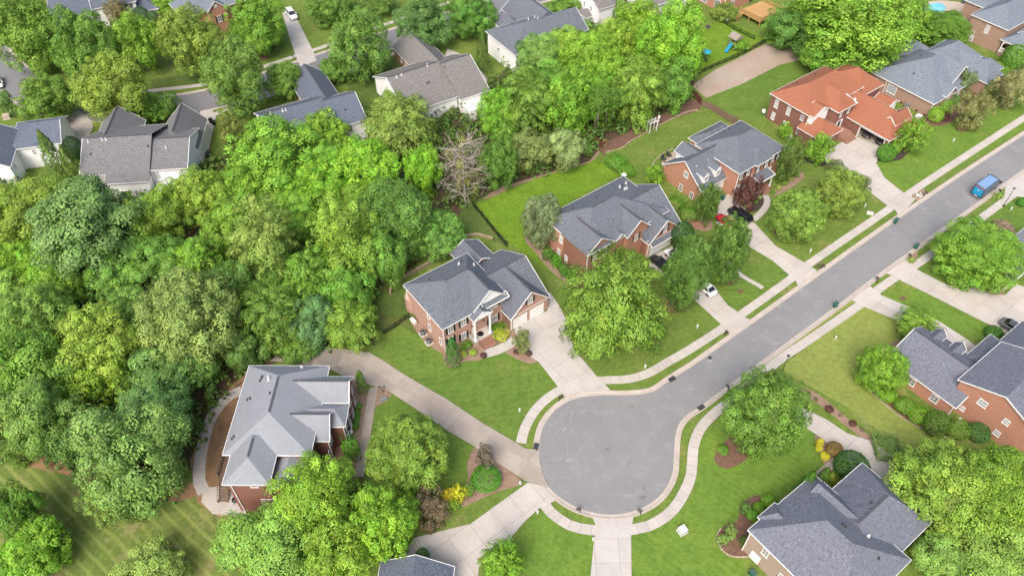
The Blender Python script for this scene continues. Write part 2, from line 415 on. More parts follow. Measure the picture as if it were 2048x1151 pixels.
def walk(name, line, width, m, off, step=1.5, gap=.05):
    """a pavement of cast panels along a line"""
    pts = resample(spline(line, 8), step); N = normals2(pts); h = width / 2
    Lf = [tuple(Vector(p) + n * h) for p, n in zip(pts, N)]; Rt = [tuple(Vector(p) - n * h) for p, n in zip(pts, N)]
    bed = sheet(name, Lf + Rt[::-1], M['joint'], off)
    for i in range(len(pts) - 1):
        g = gap / 2 / step
        f = lambda a, b, t: (a[0] + (b[0] - a[0]) * t, a[1] + (b[1] - a[1]) * t)
        slab_piece('panel', [f(Lf[i], Lf[i + 1], g), f(Rt[i], Rt[i + 1], g), f(Rt[i], Rt[i + 1], 1 - g), f(Lf[i], Lf[i + 1], 1 - g)], m, (off * 2.2 if min(x[0] for x in pts) < -26 and min(x[1] for x in pts) < 89 else off) + .022, .03, bed)
    return bed
def strip(name, line, o0, o1, m, prof, closed=False, **kw):
    """sweeps a profile [(offset, z)] along a line of the land"""
    N = normals2(line); V = []; F = []; k = len(prof)
    for p, n in zip(line, N):
        for o, z in prof:
            x, y = p[0] + n.x * o, p[1] + n.y * o; V.append((x, y, T(x, y) + z))
    for i in range(len(line) - 1):
        for j in range(k - 1): F.append((i * k + j, (i + 1) * k + j, (i + 1) * k + j + 1, i * k + j + 1))
    me = mesh(name, V, F); bm = bmesh.new(); bm.from_mesh(me)
    for fa in bm.faces:
        if fa.normal.z < 0: fa.normal_flip()
    bm.to_mesh(me); bm.free()
    return obj(name, me, m, **kw)
# ================================================================ the land
def ground():
    xs = sorted(set([-900, -500, -300, -200] + list(range(-150, -50, 10)) + list(np.arange(-50, -24, 1.5)) + list(range(-24, 160, 12)) + [160, 220, 320, 520, 900]))
    ys = sorted(set([-200, -60, 0, 20] + list(np.arange(24, 90, 2)) + list(range(90, 260, 12)) + [300, 380, 520, 800, 1600]))
    V = [(x, y, T(x, y) - (.1 if T(x, y) < -.001 else 0)) for y in ys for x in xs]; n = len(xs)
    F = [(j * n + i, j * n + i + 1, (j + 1) * n + i + 1, (j + 1) * n + i) for j in range(len(ys) - 1) for i in range(n - 1)]
    obj('ground', mesh('ground', V, F), L['mid'], kind='structure')
ground()
SA = 36.6
# ---- lawns of different turf
def lawnp(m, pts, off=.012): sheet('lawn', poly_px(pts), L[m], off)
lawnp('bright', [(948, 410), (1010, 384), (1100, 346), (1165, 316), (1186, 312), (1236, 350), (1100, 425), (1052, 470), (1085, 505), (1140, 548), (1150, 562), (1105, 545), (1030, 492), (985, 455)])
lawnp('deep', [(768, 712), (800, 640), (880, 700), (940, 720), (1000, 700), (1060, 712), (1118, 774), (1085, 802), (1055, 840), (1040, 886), (960, 842), (830, 758)])
lawnp('olive', [(1725, 610), (1800, 643), (1800, 680), (1790, 740), (1850, 850), (1965, 872), (1900, 915), (1800, 895), (1700, 815), (1600, 762), (1560, 735)])
lawnp('olive', [(1530, 735), (1640, 650), (1712, 602), (1706, 598), (1660, 628), (1500, 742)], .014)
lawnp('dry', [(-250, 900), (100, 925), (300, 960), (400, 1000), (430, 1032), (490, 1050), (560, 1110), (560, 1320), (-300, 1320)])
lawnp('fresh', [(1265, 1062), (1345, 1040), (1392, 985), (1400, 880), (1455, 830), (1600, 840), (1680, 905), (1600, 990), (1480, 1060), (1490, 1151), (1490, 1260), (1265, 1260)])
lawnp('fresh', [(1020, 1085), (1085, 1015), (1130, 1050), (1188, 1068), (1176, 1260), (970, 1260)])
lawnp('fresh', [(1752, 330), (1800, 300), (1900, 235), (1990, 190), (2100, 160), (2100, 230), (1930, 325), (1815, 385), (1770, 355)])
lawnp('fresh', [(1765, 592), (1805, 560), (1860, 592), (1930, 626), (2000, 664), (1960, 680), (1900, 655), (1830, 620)])
lawnp('deep', [(1834, 537), (1890, 490), (1990, 420), (2060, 380), (2060, 560), (1960, 575), (1925, 580)])
lawnp('mid', [(1500, 440), (1560, 400), (1640, 340), (1720, 372), (1776, 412), (1612, 526), (1545, 488)])
lawnp('deep', [(1440, 600), (1445, 560), (1480, 520), (1550, 525), (1578, 548), (1475, 621)])
lawnp('mid', [(1150, 650), (1240, 720), (1380, 690), (1437, 648), (1395, 605), (1300, 600)], .013)
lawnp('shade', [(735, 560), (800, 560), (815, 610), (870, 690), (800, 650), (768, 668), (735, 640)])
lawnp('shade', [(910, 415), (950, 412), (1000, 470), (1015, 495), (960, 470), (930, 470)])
lawnp('deep', [(745, 830), (790, 792), (845, 828), (948, 893), (920, 960), (870, 985), (745, 990)])
lawnp('mid', [(1240, 310), (1330, 250), (1420, 228), (1450, 245), (1380, 290), (1330, 310), (1300, 345), (1245, 345)])
lawnp('deep', [(1420, 190), (1560, 120), (1640, 130), (1600, 180), (1530, 230), (1450, 240)])
lawnp('bright', [(1390, 60), (1450, 40), (1530, 75), (1480, 110), (1400, 140)])
lawnp('mid', [(560, 20), (680, 10), (720, 60), (630, 100), (600, 60)])
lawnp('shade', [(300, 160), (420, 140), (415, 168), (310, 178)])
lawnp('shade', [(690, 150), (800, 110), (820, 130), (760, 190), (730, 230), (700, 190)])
# ---- woodland floor
WOOD = [(-260, 345), (60, 372), (170, 372), (420, 330), (560, 250), (700, 240), (860, 215), (960, 190), (1020, 130), (1150, 60), (1250, 30), (1380, 70), (1392, 130), (1385, 200), (1300, 240), (1205, 290), (1180, 322), (1000, 375), (930, 410), (900, 455), (870, 505), (790, 555), (745, 590), (748, 690), (600, 705), (500, 745), (430, 830), (385, 920), (340, 1000), (240, 1010), (120, 930), (-260, 900)]
sheet('woodland_floor', poly_px(WOOD), M['litter'], .022, grid=1.6)
sheet('pine_straw_bed', poly_px([(515, 728), (470, 762), (420, 830), (380, 920), (395, 1005), (440, 1035), (500, 1050), (480, 985), (450, 960), (460, 880), (490, 760)]), M['straw'], .034)
sheet('pine_straw_bed', poly_px([(60, 905), (200, 930), (330, 985), (395, 960), (398, 990), (350, 1005), (240, 985), (120, 945), (40, 930)]), M['straw'], .030)
sheet('dirt_patch', poly_px([(965, 398), (1005, 372), (1080, 346), (1150, 328), (1180, 305), (1200, 302), (1180, 325), (1110, 345), (1030, 372), (990, 392)]), M['dirt'], .03, smooth=3)
sheet('garden_bed', poly_px([(1170, 262), (1200, 240), (1290, 225), (1370, 205), (1395, 200), (1402, 218), (1340, 240), (1290, 262), (1255, 290), (1218, 300), (1205, 305), (1180, 290)]), M['mulch'], .034, smooth=3)
sheet('bare_earth', poly_px([(1384, 172), (1430, 140), (1480, 115), (1540, 84), (1580, 96), (1610, 118), (1560, 130), (1480, 170), (1412, 196)]), M['gravel'], .03)
sheet('dirt_strip', poly_px([(1062, 470), (1090, 505), (1130, 540), (1150, 566), (1140, 568), (1105, 545), (1070, 505), (1050, 480)]), M['dirt'], .028, smooth=3)
sheet('brick_path', poly_px([(1333, 388), (1350, 402), (1385, 432), (1415, 452), (1410, 460), (1390, 458), (1362, 430), (1335, 405)]), M['paver'], .04)
# ---- road and turning circle
EL = [(2120, 222), (2048, 269.7), (1910, 360), (1728, 486), (1570, 600), (1400, 721), (1360, 747), (1335, 763), (1304, 783), (1256, 789.5), (1201, 789.5), (1153, 796), (1115.6, 815), (1088, 849), (1078, 887), (1079, 918), (1085, 945), (1098, 972.7), (1119, 993), (1150, 1012), (1187, 1024), (1228, 1028), (1269, 1020.6), (1307, 1001.7), (1331, 976), (1345, 945), (1347.7, 911), (1350, 876.8), (1357, 850), (1374, 829), (1399, 813), (1450, 775), (1666, 616.4), (1767, 540), (2017, 360), (2120, 286)]
EDGE = spline(poly_px(EL), 5)
sheet('road', EDGE, M['asphalt'], .03, grid=0)
ctr = G(1212, 905)
strip('kerb', EDGE, 0, 0, M['kerb'], [(-.02, .032), (.0, .045), (.42, .05), (.52, .10), (.72, .125), (.80, .12), (.83, -.05)] if Vector(EDGE[60]).dot(Vector((1, 0))) > 1e9 else [(0.02, .032), (.0, .045), (-.40, .05), (-.50, .10), (-.70, .125), (-.78, .12), (-.80, -.05)], kind='structure')
# far street
def street(name, pts, wd, m, off):
    ln = spline(poly_px(pts), 5); N = normals2(ln)
    Lf = [tuple(Vector(p) + n * wd / 2) for p, n in zip(ln, N)]; Rt = [tuple(Vector(p) - n * wd / 2) for p, n in zip(ln, N)]
    sheet(name, Lf + Rt[::-1], m, off, grid=0)
    for e in (Lf[::-1], Rt):
        strip('kerb', e, 0, 0, M['kerb'], [(0, .045), (-.45, .05), (-.55, .11), (-.75, .12), (-.78, -.05)], kind='structure')
street('road', [(-160, 10), (-60, 75), (10, 140), (70, 190), (160, 218), (270, 220), (395, 204), (500, 176), (640, 128), (790, 76), (900, 42), (1010, 8), (1120, -22)], 7.6, M['asphalt_far'], .03)
# ---- pavements (cast panels)
CW = 1.45
walk('sidewalk', poly_px([(2120, 190), (2048, 236), (1930, 313), (1824, 383), (1789.6, 410), (1622, 525), (1584, 556), (1485, 627), (1447, 655), (1374, 702), (1335, 724), (1297, 746), (1256, 758), (1212, 760), (1160, 765), (1116, 782), (1081, 808), (1058, 839), (1045, 870), (1041, 894)]), CW, M['concrete'], .045)
walk('sidewalk', poly_px([(1088, 1007), (1105, 1027), (1136, 1048), (1167, 1057), (1228, 1062), (1263, 1058), (1300, 1050), (1341, 1024), (1368, 985), (1382, 949), (1385, 911), (1389, 884), (1403, 853), (1430, 825), (1462, 800), (1553, 724), (1608, 686), (1673, 641.6), (1724, 606), (1755, 580), (1796, 551), (1834, 528), (1896, 484), (1950, 445), (1998, 410), (2050, 372), (2110, 328)]), CW, M['concrete'], .047)
walk('sidewalk', poly_px([(180, 190), (250, 188), (311, 181), (411, 169), (480, 150), (524, 135), (596, 111), (667, 87), (783, 45), (900, 5)]), 1.3, M['concrete'], .045, 2.2)
walk('sidewalk', poly_px([(420, 232), (500, 205), (560, 185), (660, 158), (800, 103), (900, 70)]), 1.3, M['concrete'], .045, 2.2)
# ---- driveways (poured panels)
def drive(pts, m, size, ang=SA, f=FULL, off=.052): return slabs('driveway', poly_px(pts, f), M[m], off, ang, size)
drive([(1028, 655), (1060, 634), (1095, 622), (1094, 590), (1100, 584), (1118, 611), (1137, 648), (1148, 700), (1170, 724), (1194, 753), (1222, 781), (1178, 788), (1129, 794), (1115, 772), (1078, 724), (1061, 713), (1040, 690)], 'concrete_pale', (3.6, 3.4))
drive([(540, 722), (560, 708), (590, 698), (690, 698), (740, 706), (770, 724), (811, 751), (893, 798), (968, 848), (1032, 885), (1050, 897), (1073, 899), (1078, 918), (1085, 947), (1098, 975), (1051, 962), (992, 923), (951, 894), (893, 860), (845, 827), (788, 789), (770, 778), (700, 760), (655, 735), (600, 728)], 'concrete_old', (3.4, 3.2), -33)
drive([(1056, 964), (1097, 974), (1117, 996), (1090, 1012), (1083, 1012), (1050, 1041), (1027, 1068), (1016, 1086), (982, 1099), (958, 1133), (950, 1200), (860, 1200), (787, 1123), (831, 1074), (941, 1047), (982, 1017)], 'concrete', (3.3, 3.3), 38)
drive([(1184, 1031), (1228, 1036), (1267, 1029), (1262, 1068), (1264, 1230), (1173, 1230), (1189, 1070), (1192, 1051)], 'concrete_pale', (3.1, 3.2), 0)
drive([(1470, 785), (1500, 790), (1560, 800), (1612, 818), (1653, 839), (1694, 866), (1745, 883), (1790, 914), (1786, 955), (1760, 985), (1720, 960), (1690, 905), (1660, 890), (1639, 873), (1608, 853), (1540, 835), (1480, 815), (1456, 800)], 'concrete', (3.2, 3.2), -52)
drive([(1297, 514), (1345, 492), (1350, 520), (1400, 548), (1434, 583), (1456, 611), (1473, 622), (1486, 633), (1502, 640), (1480, 662), (1458, 668), (1452, 656), (1439, 646), (1396, 606), (1340, 560), (1300, 535)], 'concrete', (2.9, 3.2))
drive([(1440, 398), (1462, 384), (1475, 400), (1492, 420), (1506, 443), (1550, 491), (1612, 527), (1634, 541), (1620, 556), (1597, 574), (1591, 561), (1577, 549), (1546, 522), (1499, 493), (1470, 466), (1432, 446), (1436, 415)], 'concrete', (2.9, 3.2))
drive([(1660, 298), (1684, 284), (1707, 271), (1764, 296), (1752, 326), (1769, 356), (1807, 386), (1832, 398), (1812, 418), (1797, 432), (1791, 421), (1774, 411), (1735, 381), (1718, 370), (1685, 342), (1651, 324), (1650, 310)], 'concrete', (3.2, 3.4))
drive([(1772, 547), (1808, 513), (1832, 538), (1882, 564), (1926, 581), (1952, 573), (1983, 590), (2010, 590), (2032, 568), (2120, 600), (2120, 700), (2050, 690), (1998, 659), (1930, 625), (1861, 590), (1803, 562), (1790, 552)], 'concrete', (3.4, 3.4))
drive([(1702, 599), (1740, 572), (1762, 590), (1834, 621), (1882, 645), (1930, 676), (1962, 700), (1945, 730), (1905, 745), (1850, 705), (1800, 643), (1730, 614)], 'concrete', (3.2, 3.2))
drive([(2012, 366), (2050, 340), (2120, 300), (2120, 420), (2060, 395), (2026, 393), (2006, 404)], 'concrete_pale', (3.2, 3.2))
drive([(565, 26), (583, 20), (600, 50), (627, 104), (633, 122), (602, 134), (594, 120), (578, 72)], 'concrete_pale', (3, 3.4))
drive([(363, 231), (424, 219), (432, 233), (426, 262), (418, 300), (402, 300), (398, 262), (378, 242)], 'concrete', (3, 3.2))
drive([(128, 226), (160, 222), (190, 248), (176, 275), (160, 300), (120, 300), (110, 262)], 'concrete', (3, 3.2))
drive([(895, 98), (925, 110), (965, 145), (978, 165), (962, 165), (930, 130), (890, 112)], 'concrete', (3, 3.2))
# ---- garden walks
walk('garden_path', poly_px([(969, 707), (990, 702), (1012, 692), (1036, 676)]), 1.7, M['concrete_pale'], .05, 1.9)
q3 = Z(400, 690, 3.11)
walk('garden_path', poly_px([q3(1080, 262), q3(1062, 370), q3(1040, 520), q3(1020, 640), q3(1000, 760), q3(980, 850)]), 1.3, M['concrete_old'], .05, 1.5)
walk('garden_path', poly_px([q3(262, 280), q3(180, 320), q3(110, 390), q3(60, 480), q3(25, 590), q3(5, 700), q3(-5, 800), q3(5, 880), q3(60, 960)]), 1.7, M['concrete'], .05, 1.9)
slabs('patio', poly_px([q3(20, 900), q3(60, 885), q3(190, 873), q3(300, 1065), q3(80, 1050), q3(10, 975)]), M['concrete'], .058, 0, (3.2, 3.2))
walk('garden_path', poly_px([(1690, 908), (1655, 935), (1610, 972), (1560, 1010)]), 1.1, M['concrete_old'], .05, 1.3)
walk('garden_path', poly_px([(1506, 440), (1523, 425), (1534, 408), (1532, 392), (1522, 384)]), 1.2, M['concrete'], .056, 1.4)
walk('garden_path', poly_px([(1425, 505), (1452, 522), (1485, 552), (1520, 572), (1530, 580)]), .8, M['concrete'], .04, 1.4)
# ---- planting beds
def bed(pts, m='mulch', f=FULL, smooth=3, off=.036): return sheet('planting_bed', poly_px(pts, f), M[m], off, smooth=smooth)
bed([(886, 712), (897, 695), (930, 690), (960, 690), (975, 705), (960, 720), (930, 722), (910, 734), (893, 732)], 'mulch_pale')
bed([(985, 668), (1000, 655), (1030, 662), (1040, 676), (1008, 686), (992, 684)], 'mulch_pale')
bed([(1010, 702), (1030, 690), (1058, 708), (1073, 722), (1058, 727), (1030, 716)], 'mulch_pale')
bed([(820, 640), (838, 640), (870, 668), (888, 705), (872, 700), (845, 678)], 'mulch_pale', off=.034)
bed([(935, 925), (955, 890), (990, 920), (1045, 962), (1030, 972), (990, 985), (945, 1005), (925, 1012), (905, 1000), (935, 965)], 'mulch_pale')
bed([(705, 745), (735, 770), (728, 870), (715, 950), (690, 950), (685, 880), (695, 800)], 'mulch_pale')
bed([(748, 775), (770, 772), (783, 790), (760, 808), (748, 812)], 'mulch_pale')
bed([(1428, 918), (1440, 895), (1465, 872), (1500, 880), (1498, 912), (1470, 932), (1445, 935)])
bed([(1630, 870), (1648, 872), (1690, 895), (1668, 918), (1650, 928), (1636, 900)], 'mulch_pale')
bed([(1475, 1040), (1480, 1010), (1505, 992), (1530, 992), (1550, 1010), (1520, 1030), (1500, 1050), (1500, 1080), (1495, 1110), (1465, 1112), (1440, 1095), (1434, 1065), (1450, 1050)])
bed([(1605, 775), (1640, 790), (1700, 840), (1748, 878), (1735, 882), (1690, 850), (1640, 810), (1608, 790)], 'mulch_pale')
bed([(1714, 745), (1726, 735), (1760, 750), (1800, 790), (1850, 830), (1905, 870), (1880, 877), (1830, 850), (1775, 808), (1730, 772)], 'mulch')
bed([(1760, 700), (1800, 680), (1812, 705), (1790, 720)], 'mulch_pale')
bed([(1600, 316), (1640, 305), (1652, 322), (1648, 333), (1625, 328)], 'mulch_dark')
bed([(1752, 318), (1775, 296), (1830, 262), (1848, 285), (1820, 302), (1800, 320), (1765, 322)], 'mulch_dark')
bed([(1850, 240), (1890, 220), (1985, 160), (2020, 140), (2030, 160), (1975, 185), (1930, 225), (1900, 246), (1870, 252)], 'mulch')
bed([(1910, 258), (1925, 252), (1936, 258), (1925, 264)], 'mulch', smooth=4)
bed([(1330, 612), (1345, 600), (1368, 606), (1372, 618), (1352, 626), (1335, 622)], 'mulch', smooth=4)
bed([(1425, 548), (1450, 538), (1472, 548), (1478, 562), (1450, 570), (1430, 562)], 'mulch', smooth=4)
bed([(1545, 460), (1590, 470), (1625, 455), (1605, 480), (1570, 480)], 'mulch', smooth=4)
bed([(1090, 510), (1110, 510), (1160, 545), (1185, 575), (1160, 575), (1115, 540)], 'mulch', smooth=3)
bed([(1460, 380), (1500, 385), (1530, 385), (1530, 405), (1505, 425), (1480, 405)], 'mulch_dark')
bed([(1545, 380), (1570, 370), (1600, 345), (1608, 355), (1580, 378), (1550, 392)], 'mulch_pale')
bed([(1365, 430), (1400, 430), (1425, 448), (1415, 462), (1385, 455)], 'mulch_pale')
bed([(1985, 455), (2010, 440), (2035, 470), (2040, 490), (2010, 490), (1985, 470)], 'mulch_pale')
bed([(1968, 580), (1990, 572), (2008, 585), (1998, 596), (1975, 594)], 'mulch_pale')
bed([(1820, 512), (1835, 502), (1832, 520), (1816, 528)], 'mulch_pale', smooth=2)
bed([(1630, 530), (1638, 522), (1650, 532), (1640, 540)], 'mulch_pale', smooth=2)
bed([(1826, 388), (1848, 378), (1852, 392), (1834, 400)], 'mulch_pale', smooth=2)
bed([(516, 112), (530, 108), (538, 116), (524, 122)], 'mulch', smooth=4)
bed([(205, 262), (140, 240), (118, 250), (130, 268), (110, 282), (60, 250), (90, 236)], 'mulch')
bed([(1180, 1040), (1180, 1040.1), (1181, 1040)], 'mulch', smooth=0) if False else None
q15 = Z(1370, 0, 2048 / 270)
sheet('garden_walk', poly_px([q15(40, 440), q15(150, 380), q15(160, 310), q15(90, 250), q15(130, 210), q15(240, 300), q15(240, 370), q15(100, 450)]), M['paver'], .04)
sheet('patio', poly_px([q15(0, 60), q15(100, 130), q15(80, 220), q15(-80, 200)]), M['concrete_old'], .04)
# patio of the brick house with dormers, pool terrace
q5 = Z(1310, 220, 4.603)
sheet('patio', poly_px([q5(60, 480), q5(130, 410), q5(230, 350), q5(330, 320), q5(330, 400), q5(200, 480), q5(130, 540), q5(80, 530)]), M['pool_deck'], .05)
q6b = Z(1700, 0, 1821 / 348)
sheet('pool_terrace', poly_px([q6b(700, 80), q6b(790, 25), q6b(960, 8), q6b(1100, 20), q6b(1290, 40), q6b(1300, 90), q6b(1230, 190), q6b(1100, 110), q6b(1000, 130), q6b(800, 180), q6b(720, 140)]), M['pool_deck'], .05, smooth=3)
sheet('swimming_pool', poly_px([q6b(735, 110), q6b(790, 60), q6b(870, 35), q6b(960, 42), q6b(1000, 80), q6b(980, 120), q6b(900, 150), q6b(800, 165)]), M['water'], .07, smooth=4)

def stain(px, py, rx, ry, m, seed, rot=0):
    rg = random.Random(seed); x, y = G(px, py); pts = []
    for k in range(14):
        t = 2 * math.pi * k / 14; r_ = .6 + .55 * rg.random(); u, v = rx * r_ * math.cos(t), ry * r_ * math.sin(t)
        pts.append((x + u * math.cos(rot) - v * math.sin(rot), y + u * math.sin(rot) + v * math.cos(rot)))
    sheet('road_stain', pts, M[m], .034, grid=0)
for i, (x, y, rx, ry, m, rot) in enumerate(((1285, 994, .55, .35, 'asphalt_dark', .3), (1288, 976, .4, .18, 'asphalt_dark', .8), (1258, 926, .7, .06, 'asphalt_dark', .5), (1099, 924, .22, .2, 'asphalt_dark', 0), (1266, 812, .5, .2, 'asphalt_dark', 0), (1341, 882, .15, .12, 'asphalt_dark', 0), (1215, 898, .4, .3, 'asphalt_dark', 0), (1152, 898, .12, .35, 'asphalt_dark', 0), (1128, 858, .5, .16, 'asphalt_pale', .6), (1102, 850, .5, .12, 'asphalt_pale', -.3), (1137, 920, .55, .2, 'asphalt_pale', .4), (1163, 824, .5, .08, 'asphalt_pale', 0), (1143, 830, .06, 1.6, 'asphalt_pale', -.3), (1134, 896, .06, 1.6, 'asphalt_pale', .1), (1156, 926, .06, .8, 'asphalt_pale', .5), (1560, 612, .5, .2, 'asphalt_pale', .2), (1420, 722, .5, .3, 'asphalt_pale', .2), (1662, 548, .9, .06, 'asphalt_dark', .6), (1850, 418, .5, .2, 'asphalt_pale', .6), (1500, 690, 1.2, .05, 'asphalt_dark', .64), (1330, 800, .7, .05, 'asphalt_dark', .9))): stain(x, y, rx, ry, m, i, rot)
# ================================================================ houses
class House:
    """local frame: u along the back eave, v towards the front, z up; every block gives its eave outline"""
    def __init__(s, name, label, o, oz, ang, wall, roof, zg=None, cat='house', group=None):
        x, y = G(*o, oz); s.o = (x, y); s.ang = ang
        s.zg = T(x, y) if zg is None else zg
        s.root = empty(name, (x, y, s.zg), R(ang), label=label, cat=cat, group=group)
        s.wall, s.roof = wall, roof
        a = R(ang); s.u = (math.cos(a), math.sin(a)); s.v = (math.sin(a), -math.cos(a))
    def world(s, u, v): return (s.o[0] + u * s.u[0] + v * s.v[0], s.o[1] + u * s.u[1] + v * s.v[1])
    def part(s, name, mb, m, parent=None, **kw):
        o = mb.build(name, M[m] if isinstance(m, str) else m, parent or s.root, **kw); return o
    def block(s, u0, v0, u1, v1, eave, ridge, axis='u', ends=('hip', 'hip'), hips=None, ov=.38, z0=-.5, wall=None, roof=None, gable=None, cap=True, walls=True, gabz=None, th=.12):
        """one wing: walls, roof slabs, white fascia round every edge, ridge cap"""
        sw = (lambda p: p) if axis == 'u' else (lambda p: (p[1], p[0], p[2]))   # work with the ridge along the first axis
        A0, B0, A1, B1 = (u0, v0, u1, v1) if axis == 'u' else (v0, u0, v1, u1)
        half = (B1 - B0) / 2; bm_ = (B0 + B1) / 2; rise = ridge - eave; pitch = rise / half
        h = hips or (half, half)
        i0 = h[0] if ends[0] == 'hip' else 0; i1 = h[1] if ends[1] == 'hip' else 0
        if A1 - A0 < i0 + i1: m_ = (A1 - A0 - .1) / (i0 + i1); i0 *= m_; i1 *= m_
        s.rb = getattr(s, 'rb', []) + [(A0, B0, A1, B1, eave, rise, half, i0, i1, axis)]
        P = lambda a, b, z: (lambda q: (q[0], -q[1], q[2]))(sw((a, b, z)))
        a, b, c, d = (A0, B0), (A1, B0), (A1, B1), (A0, B1)
        r0, r1 = (A0 + i0, bm_), (A1 - i1, bm_)
        faces = [[(*a, eave), (*b, eave), (*r1, ridge), (*r0, ridge)], [(*c, eave), (*d, eave), (*r0, ridge), (*r1, ridge)]]
        if i0: faces.append([(*d, eave), (*a, eave), (*r0, ridge)])
        if i1: faces.append([(*b, eave), (*c, eave), (*r1, ridge)])
        mb = MB()
        for f in faces:
            n = len(f); mb.add([P(*p) for p in f] + [P(p[0], p[1], p[2] - th) for p in f], [tuple(range(n)), tuple(reversed(range(n, 2 * n)))])
        me = mb.mesh('roof'); bm = bmesh.new(); bm.from_mesh(me); bmesh.ops.remove_doubles(bm, verts=bm.verts, dist=1e-4)
        bmesh.ops.recalc_face_normals(bm, faces=bm.faces); bm.to_mesh(me); bm.free()
        ro = obj('roof', me, M[roof or s.roof], s.root)
        fa = MB(); e = .06
        edges = [((*a, eave), (*b, eave)), ((*c, eave), (*d, eave))]
        edges += ([((*d, eave), (*a, eave))] if i0 > .5 else []) if i0 else [] if ends[0] == 'cut' else [((*a, eave), (*r0, ridge)), ((*d, eave), (*r0, ridge))]
        edges += ([((*b, eave), (*c, eave))] if i1 > .5 else []) if i1 else [] if ends[1] == 'cut' else [((*b, eave), (*r1, ridge)), ((*c, eave), (*r1, ridge))]
        for p, q in edges:
            fa.bar(P(p[0], p[1], p[2] - .07), P(q[0], q[1], q[2] - .07), .085, .16)
        s.part('fascia', fa, 'trim', ro)
        # soffit
        if cap and (A1 - i1) - (A0 + i0) > .8:
            rc = MB(); rc.bar(P(r0[0] + .15, bm_, ridge + .02), P(r1[0] - .15, bm_, ridge + .02), .28, .07); s.part('ridge_cap', rc, 'ridge', ro)
        if walls:
            wa, wb, wc, wd = A0 + ov, B0 + ov, A1 - ov, B1 - ov
            zt = eave + ov * pitch * .6 - .05
            mb = MB()
            v = [P(wa, wb, z0), P(wc, wb, z0), P(wc, wd, z0), P(wa, wd, z0), P(wa, wb, zt), P(wc, wb, zt), P(wc, wd, zt), P(wa, wd, zt)]
            mb.add(v, [(0, 1, 5, 4), (1, 2, 6, 5), (2, 3, 7, 6), (3, 0, 4, 7), (0, 3, 2, 1)])
            me = mb.mesh('wall'); bm = bmesh.new(); bm.from_mesh(me); bmesh.ops.recalc_face_normals(bm, faces=bm.faces); bm.to_mesh(me); bm.free()
            obj('wall', me, M[wall or s.wall], s.root)
            for k, (en, aa, sg) in enumerate(((ends[0], wa, 1), (ends[1], wc, -1))):
                if en != 'gable': continue
                g = MB(); zz = ridge - th - .06; zz2 = eave + ov * pitch - th - .06; t_ = .22 * sg
                g.add([P(aa, wb, zt - .02), P(aa, wd, zt - .02), P(aa, wd, zz2), P(aa, bm_, zz), P(aa, wb, zz2), P(aa + t_, wb, zt - .02), P(aa + t_, wd, zt - .02), P(aa + t_, wd, zz2), P(aa + t_, bm_, zz), P(aa + t_, wb, zz2)],
                      [(0, 1, 2, 3, 4), (9, 8, 7, 6, 5), (0, 5, 6, 1), (1, 6, 7, 2), (2, 7, 8, 3), (3, 8, 9, 4), (4, 9, 5, 0)])
                me = g.mesh('gable'); bm = bmesh.new(); bm.from_mesh(me); bmesh.ops.recalc_face_normals(bm, faces=bm.faces); bm.to_mesh(me); bm.free()
                obj('gable', me, M[gable or wall or s.wall], s.root)
        return ro
    def hitu(s, px, face, plane):
        """where the sight line through a pixel meets a wall plane: (coordinate along the wall, z)"""
        d = ray(*px); n = s.v if face in 'FB' else s.u
        c = s.o[0] * n[0] + s.o[1] * n[1] + plane
        t = c / (d[0] * n[0] + d[1] * n[1]); x, y, z = d[0] * t, d[1] * t, CAM_H + d[2] * t
        m = s.u if face in 'FB' else s.v
        return ((x - s.o[0]) * m[0] + (y - s.o[1]) * m[1], z - s.zg)
    def frame(s, face, plane, along):
        """loc and rotation of something fixed flat on a wall; local -Y looks outwards"""
        if face == 'F': return (along, -plane, 0), 0
        if face == 'B': return (along, -plane, 0), math.pi
        if face == 'L': return (plane, -along, 0), -math.pi / 2
        return (plane, -along, 0), math.pi / 2
    def window(s, face, plane, along, z, w_=.95, h=1.5, grid=(2, 4), shut=False, pane='glass', px=None):
        if px: along, z = s.hitu(px, face, plane)
        loc, rz = s.frame(face, plane, along)
        def fr():
            mb = MB(); t = .09
            for x0, x1, z0, z1 in ((-w_ / 2, -w_ / 2 + t, -h / 2, h / 2), (w_ / 2 - t, w_ / 2, -h / 2, h / 2), (-w_ / 2 + t, w_ / 2 - t, h / 2 - t, h / 2), (-w_ / 2 - .06, w_ / 2 + .06, -h / 2 - t * .4, -h / 2 + t)):
                mb.box(x0, -.07 if z0 > -h / 2 - .01 else -.10, z0, x1, .03, z1)
            for i in range(1, grid[0]): x = -w_ / 2 + w_ * i / grid[0]; mb.box(x - .025, -.045, -h / 2 + t, x + .025, 0, h / 2 - t)
            for j in range(1, grid[1]):
                zz = -h / 2 + h * j / grid[1]; q = .045 if j * 2 == grid[1] else .022
                mb.box(-w_ / 2 + t, -.05 if q > .03 else -.044, zz - q, w_ / 2 - t, 0.001, zz + q)
            return mb.mesh('window')
        me = cached(('win', w_, h, grid), fr)
        o = obj('window', me, M['trim'], s.root, (loc[0], loc[1], z), (0, 0, rz))
        pm = cached(('pane', w_, h, pane), lambda: MB().box(-w_ / 2 + .05, -.02, -h / 2 + .05, w_ / 2 - .05, .02, h / 2 - .05).mesh('pane'))
        obj('pane', pm, M[pane], o)
        if shut:
            sm = cached(('shut', h), lambda: shutter_mesh(.36, h + .06))
            for sg in (-1, 1):
                off = sg * (w_ / 2 + .22); dx, dy = math.cos(rz) * off, math.sin(rz) * off
                obj('shutter', sm, M['shutter'], s.root, (loc[0] + dx, loc[1] + dy, z), (0, 0, rz))
        return o
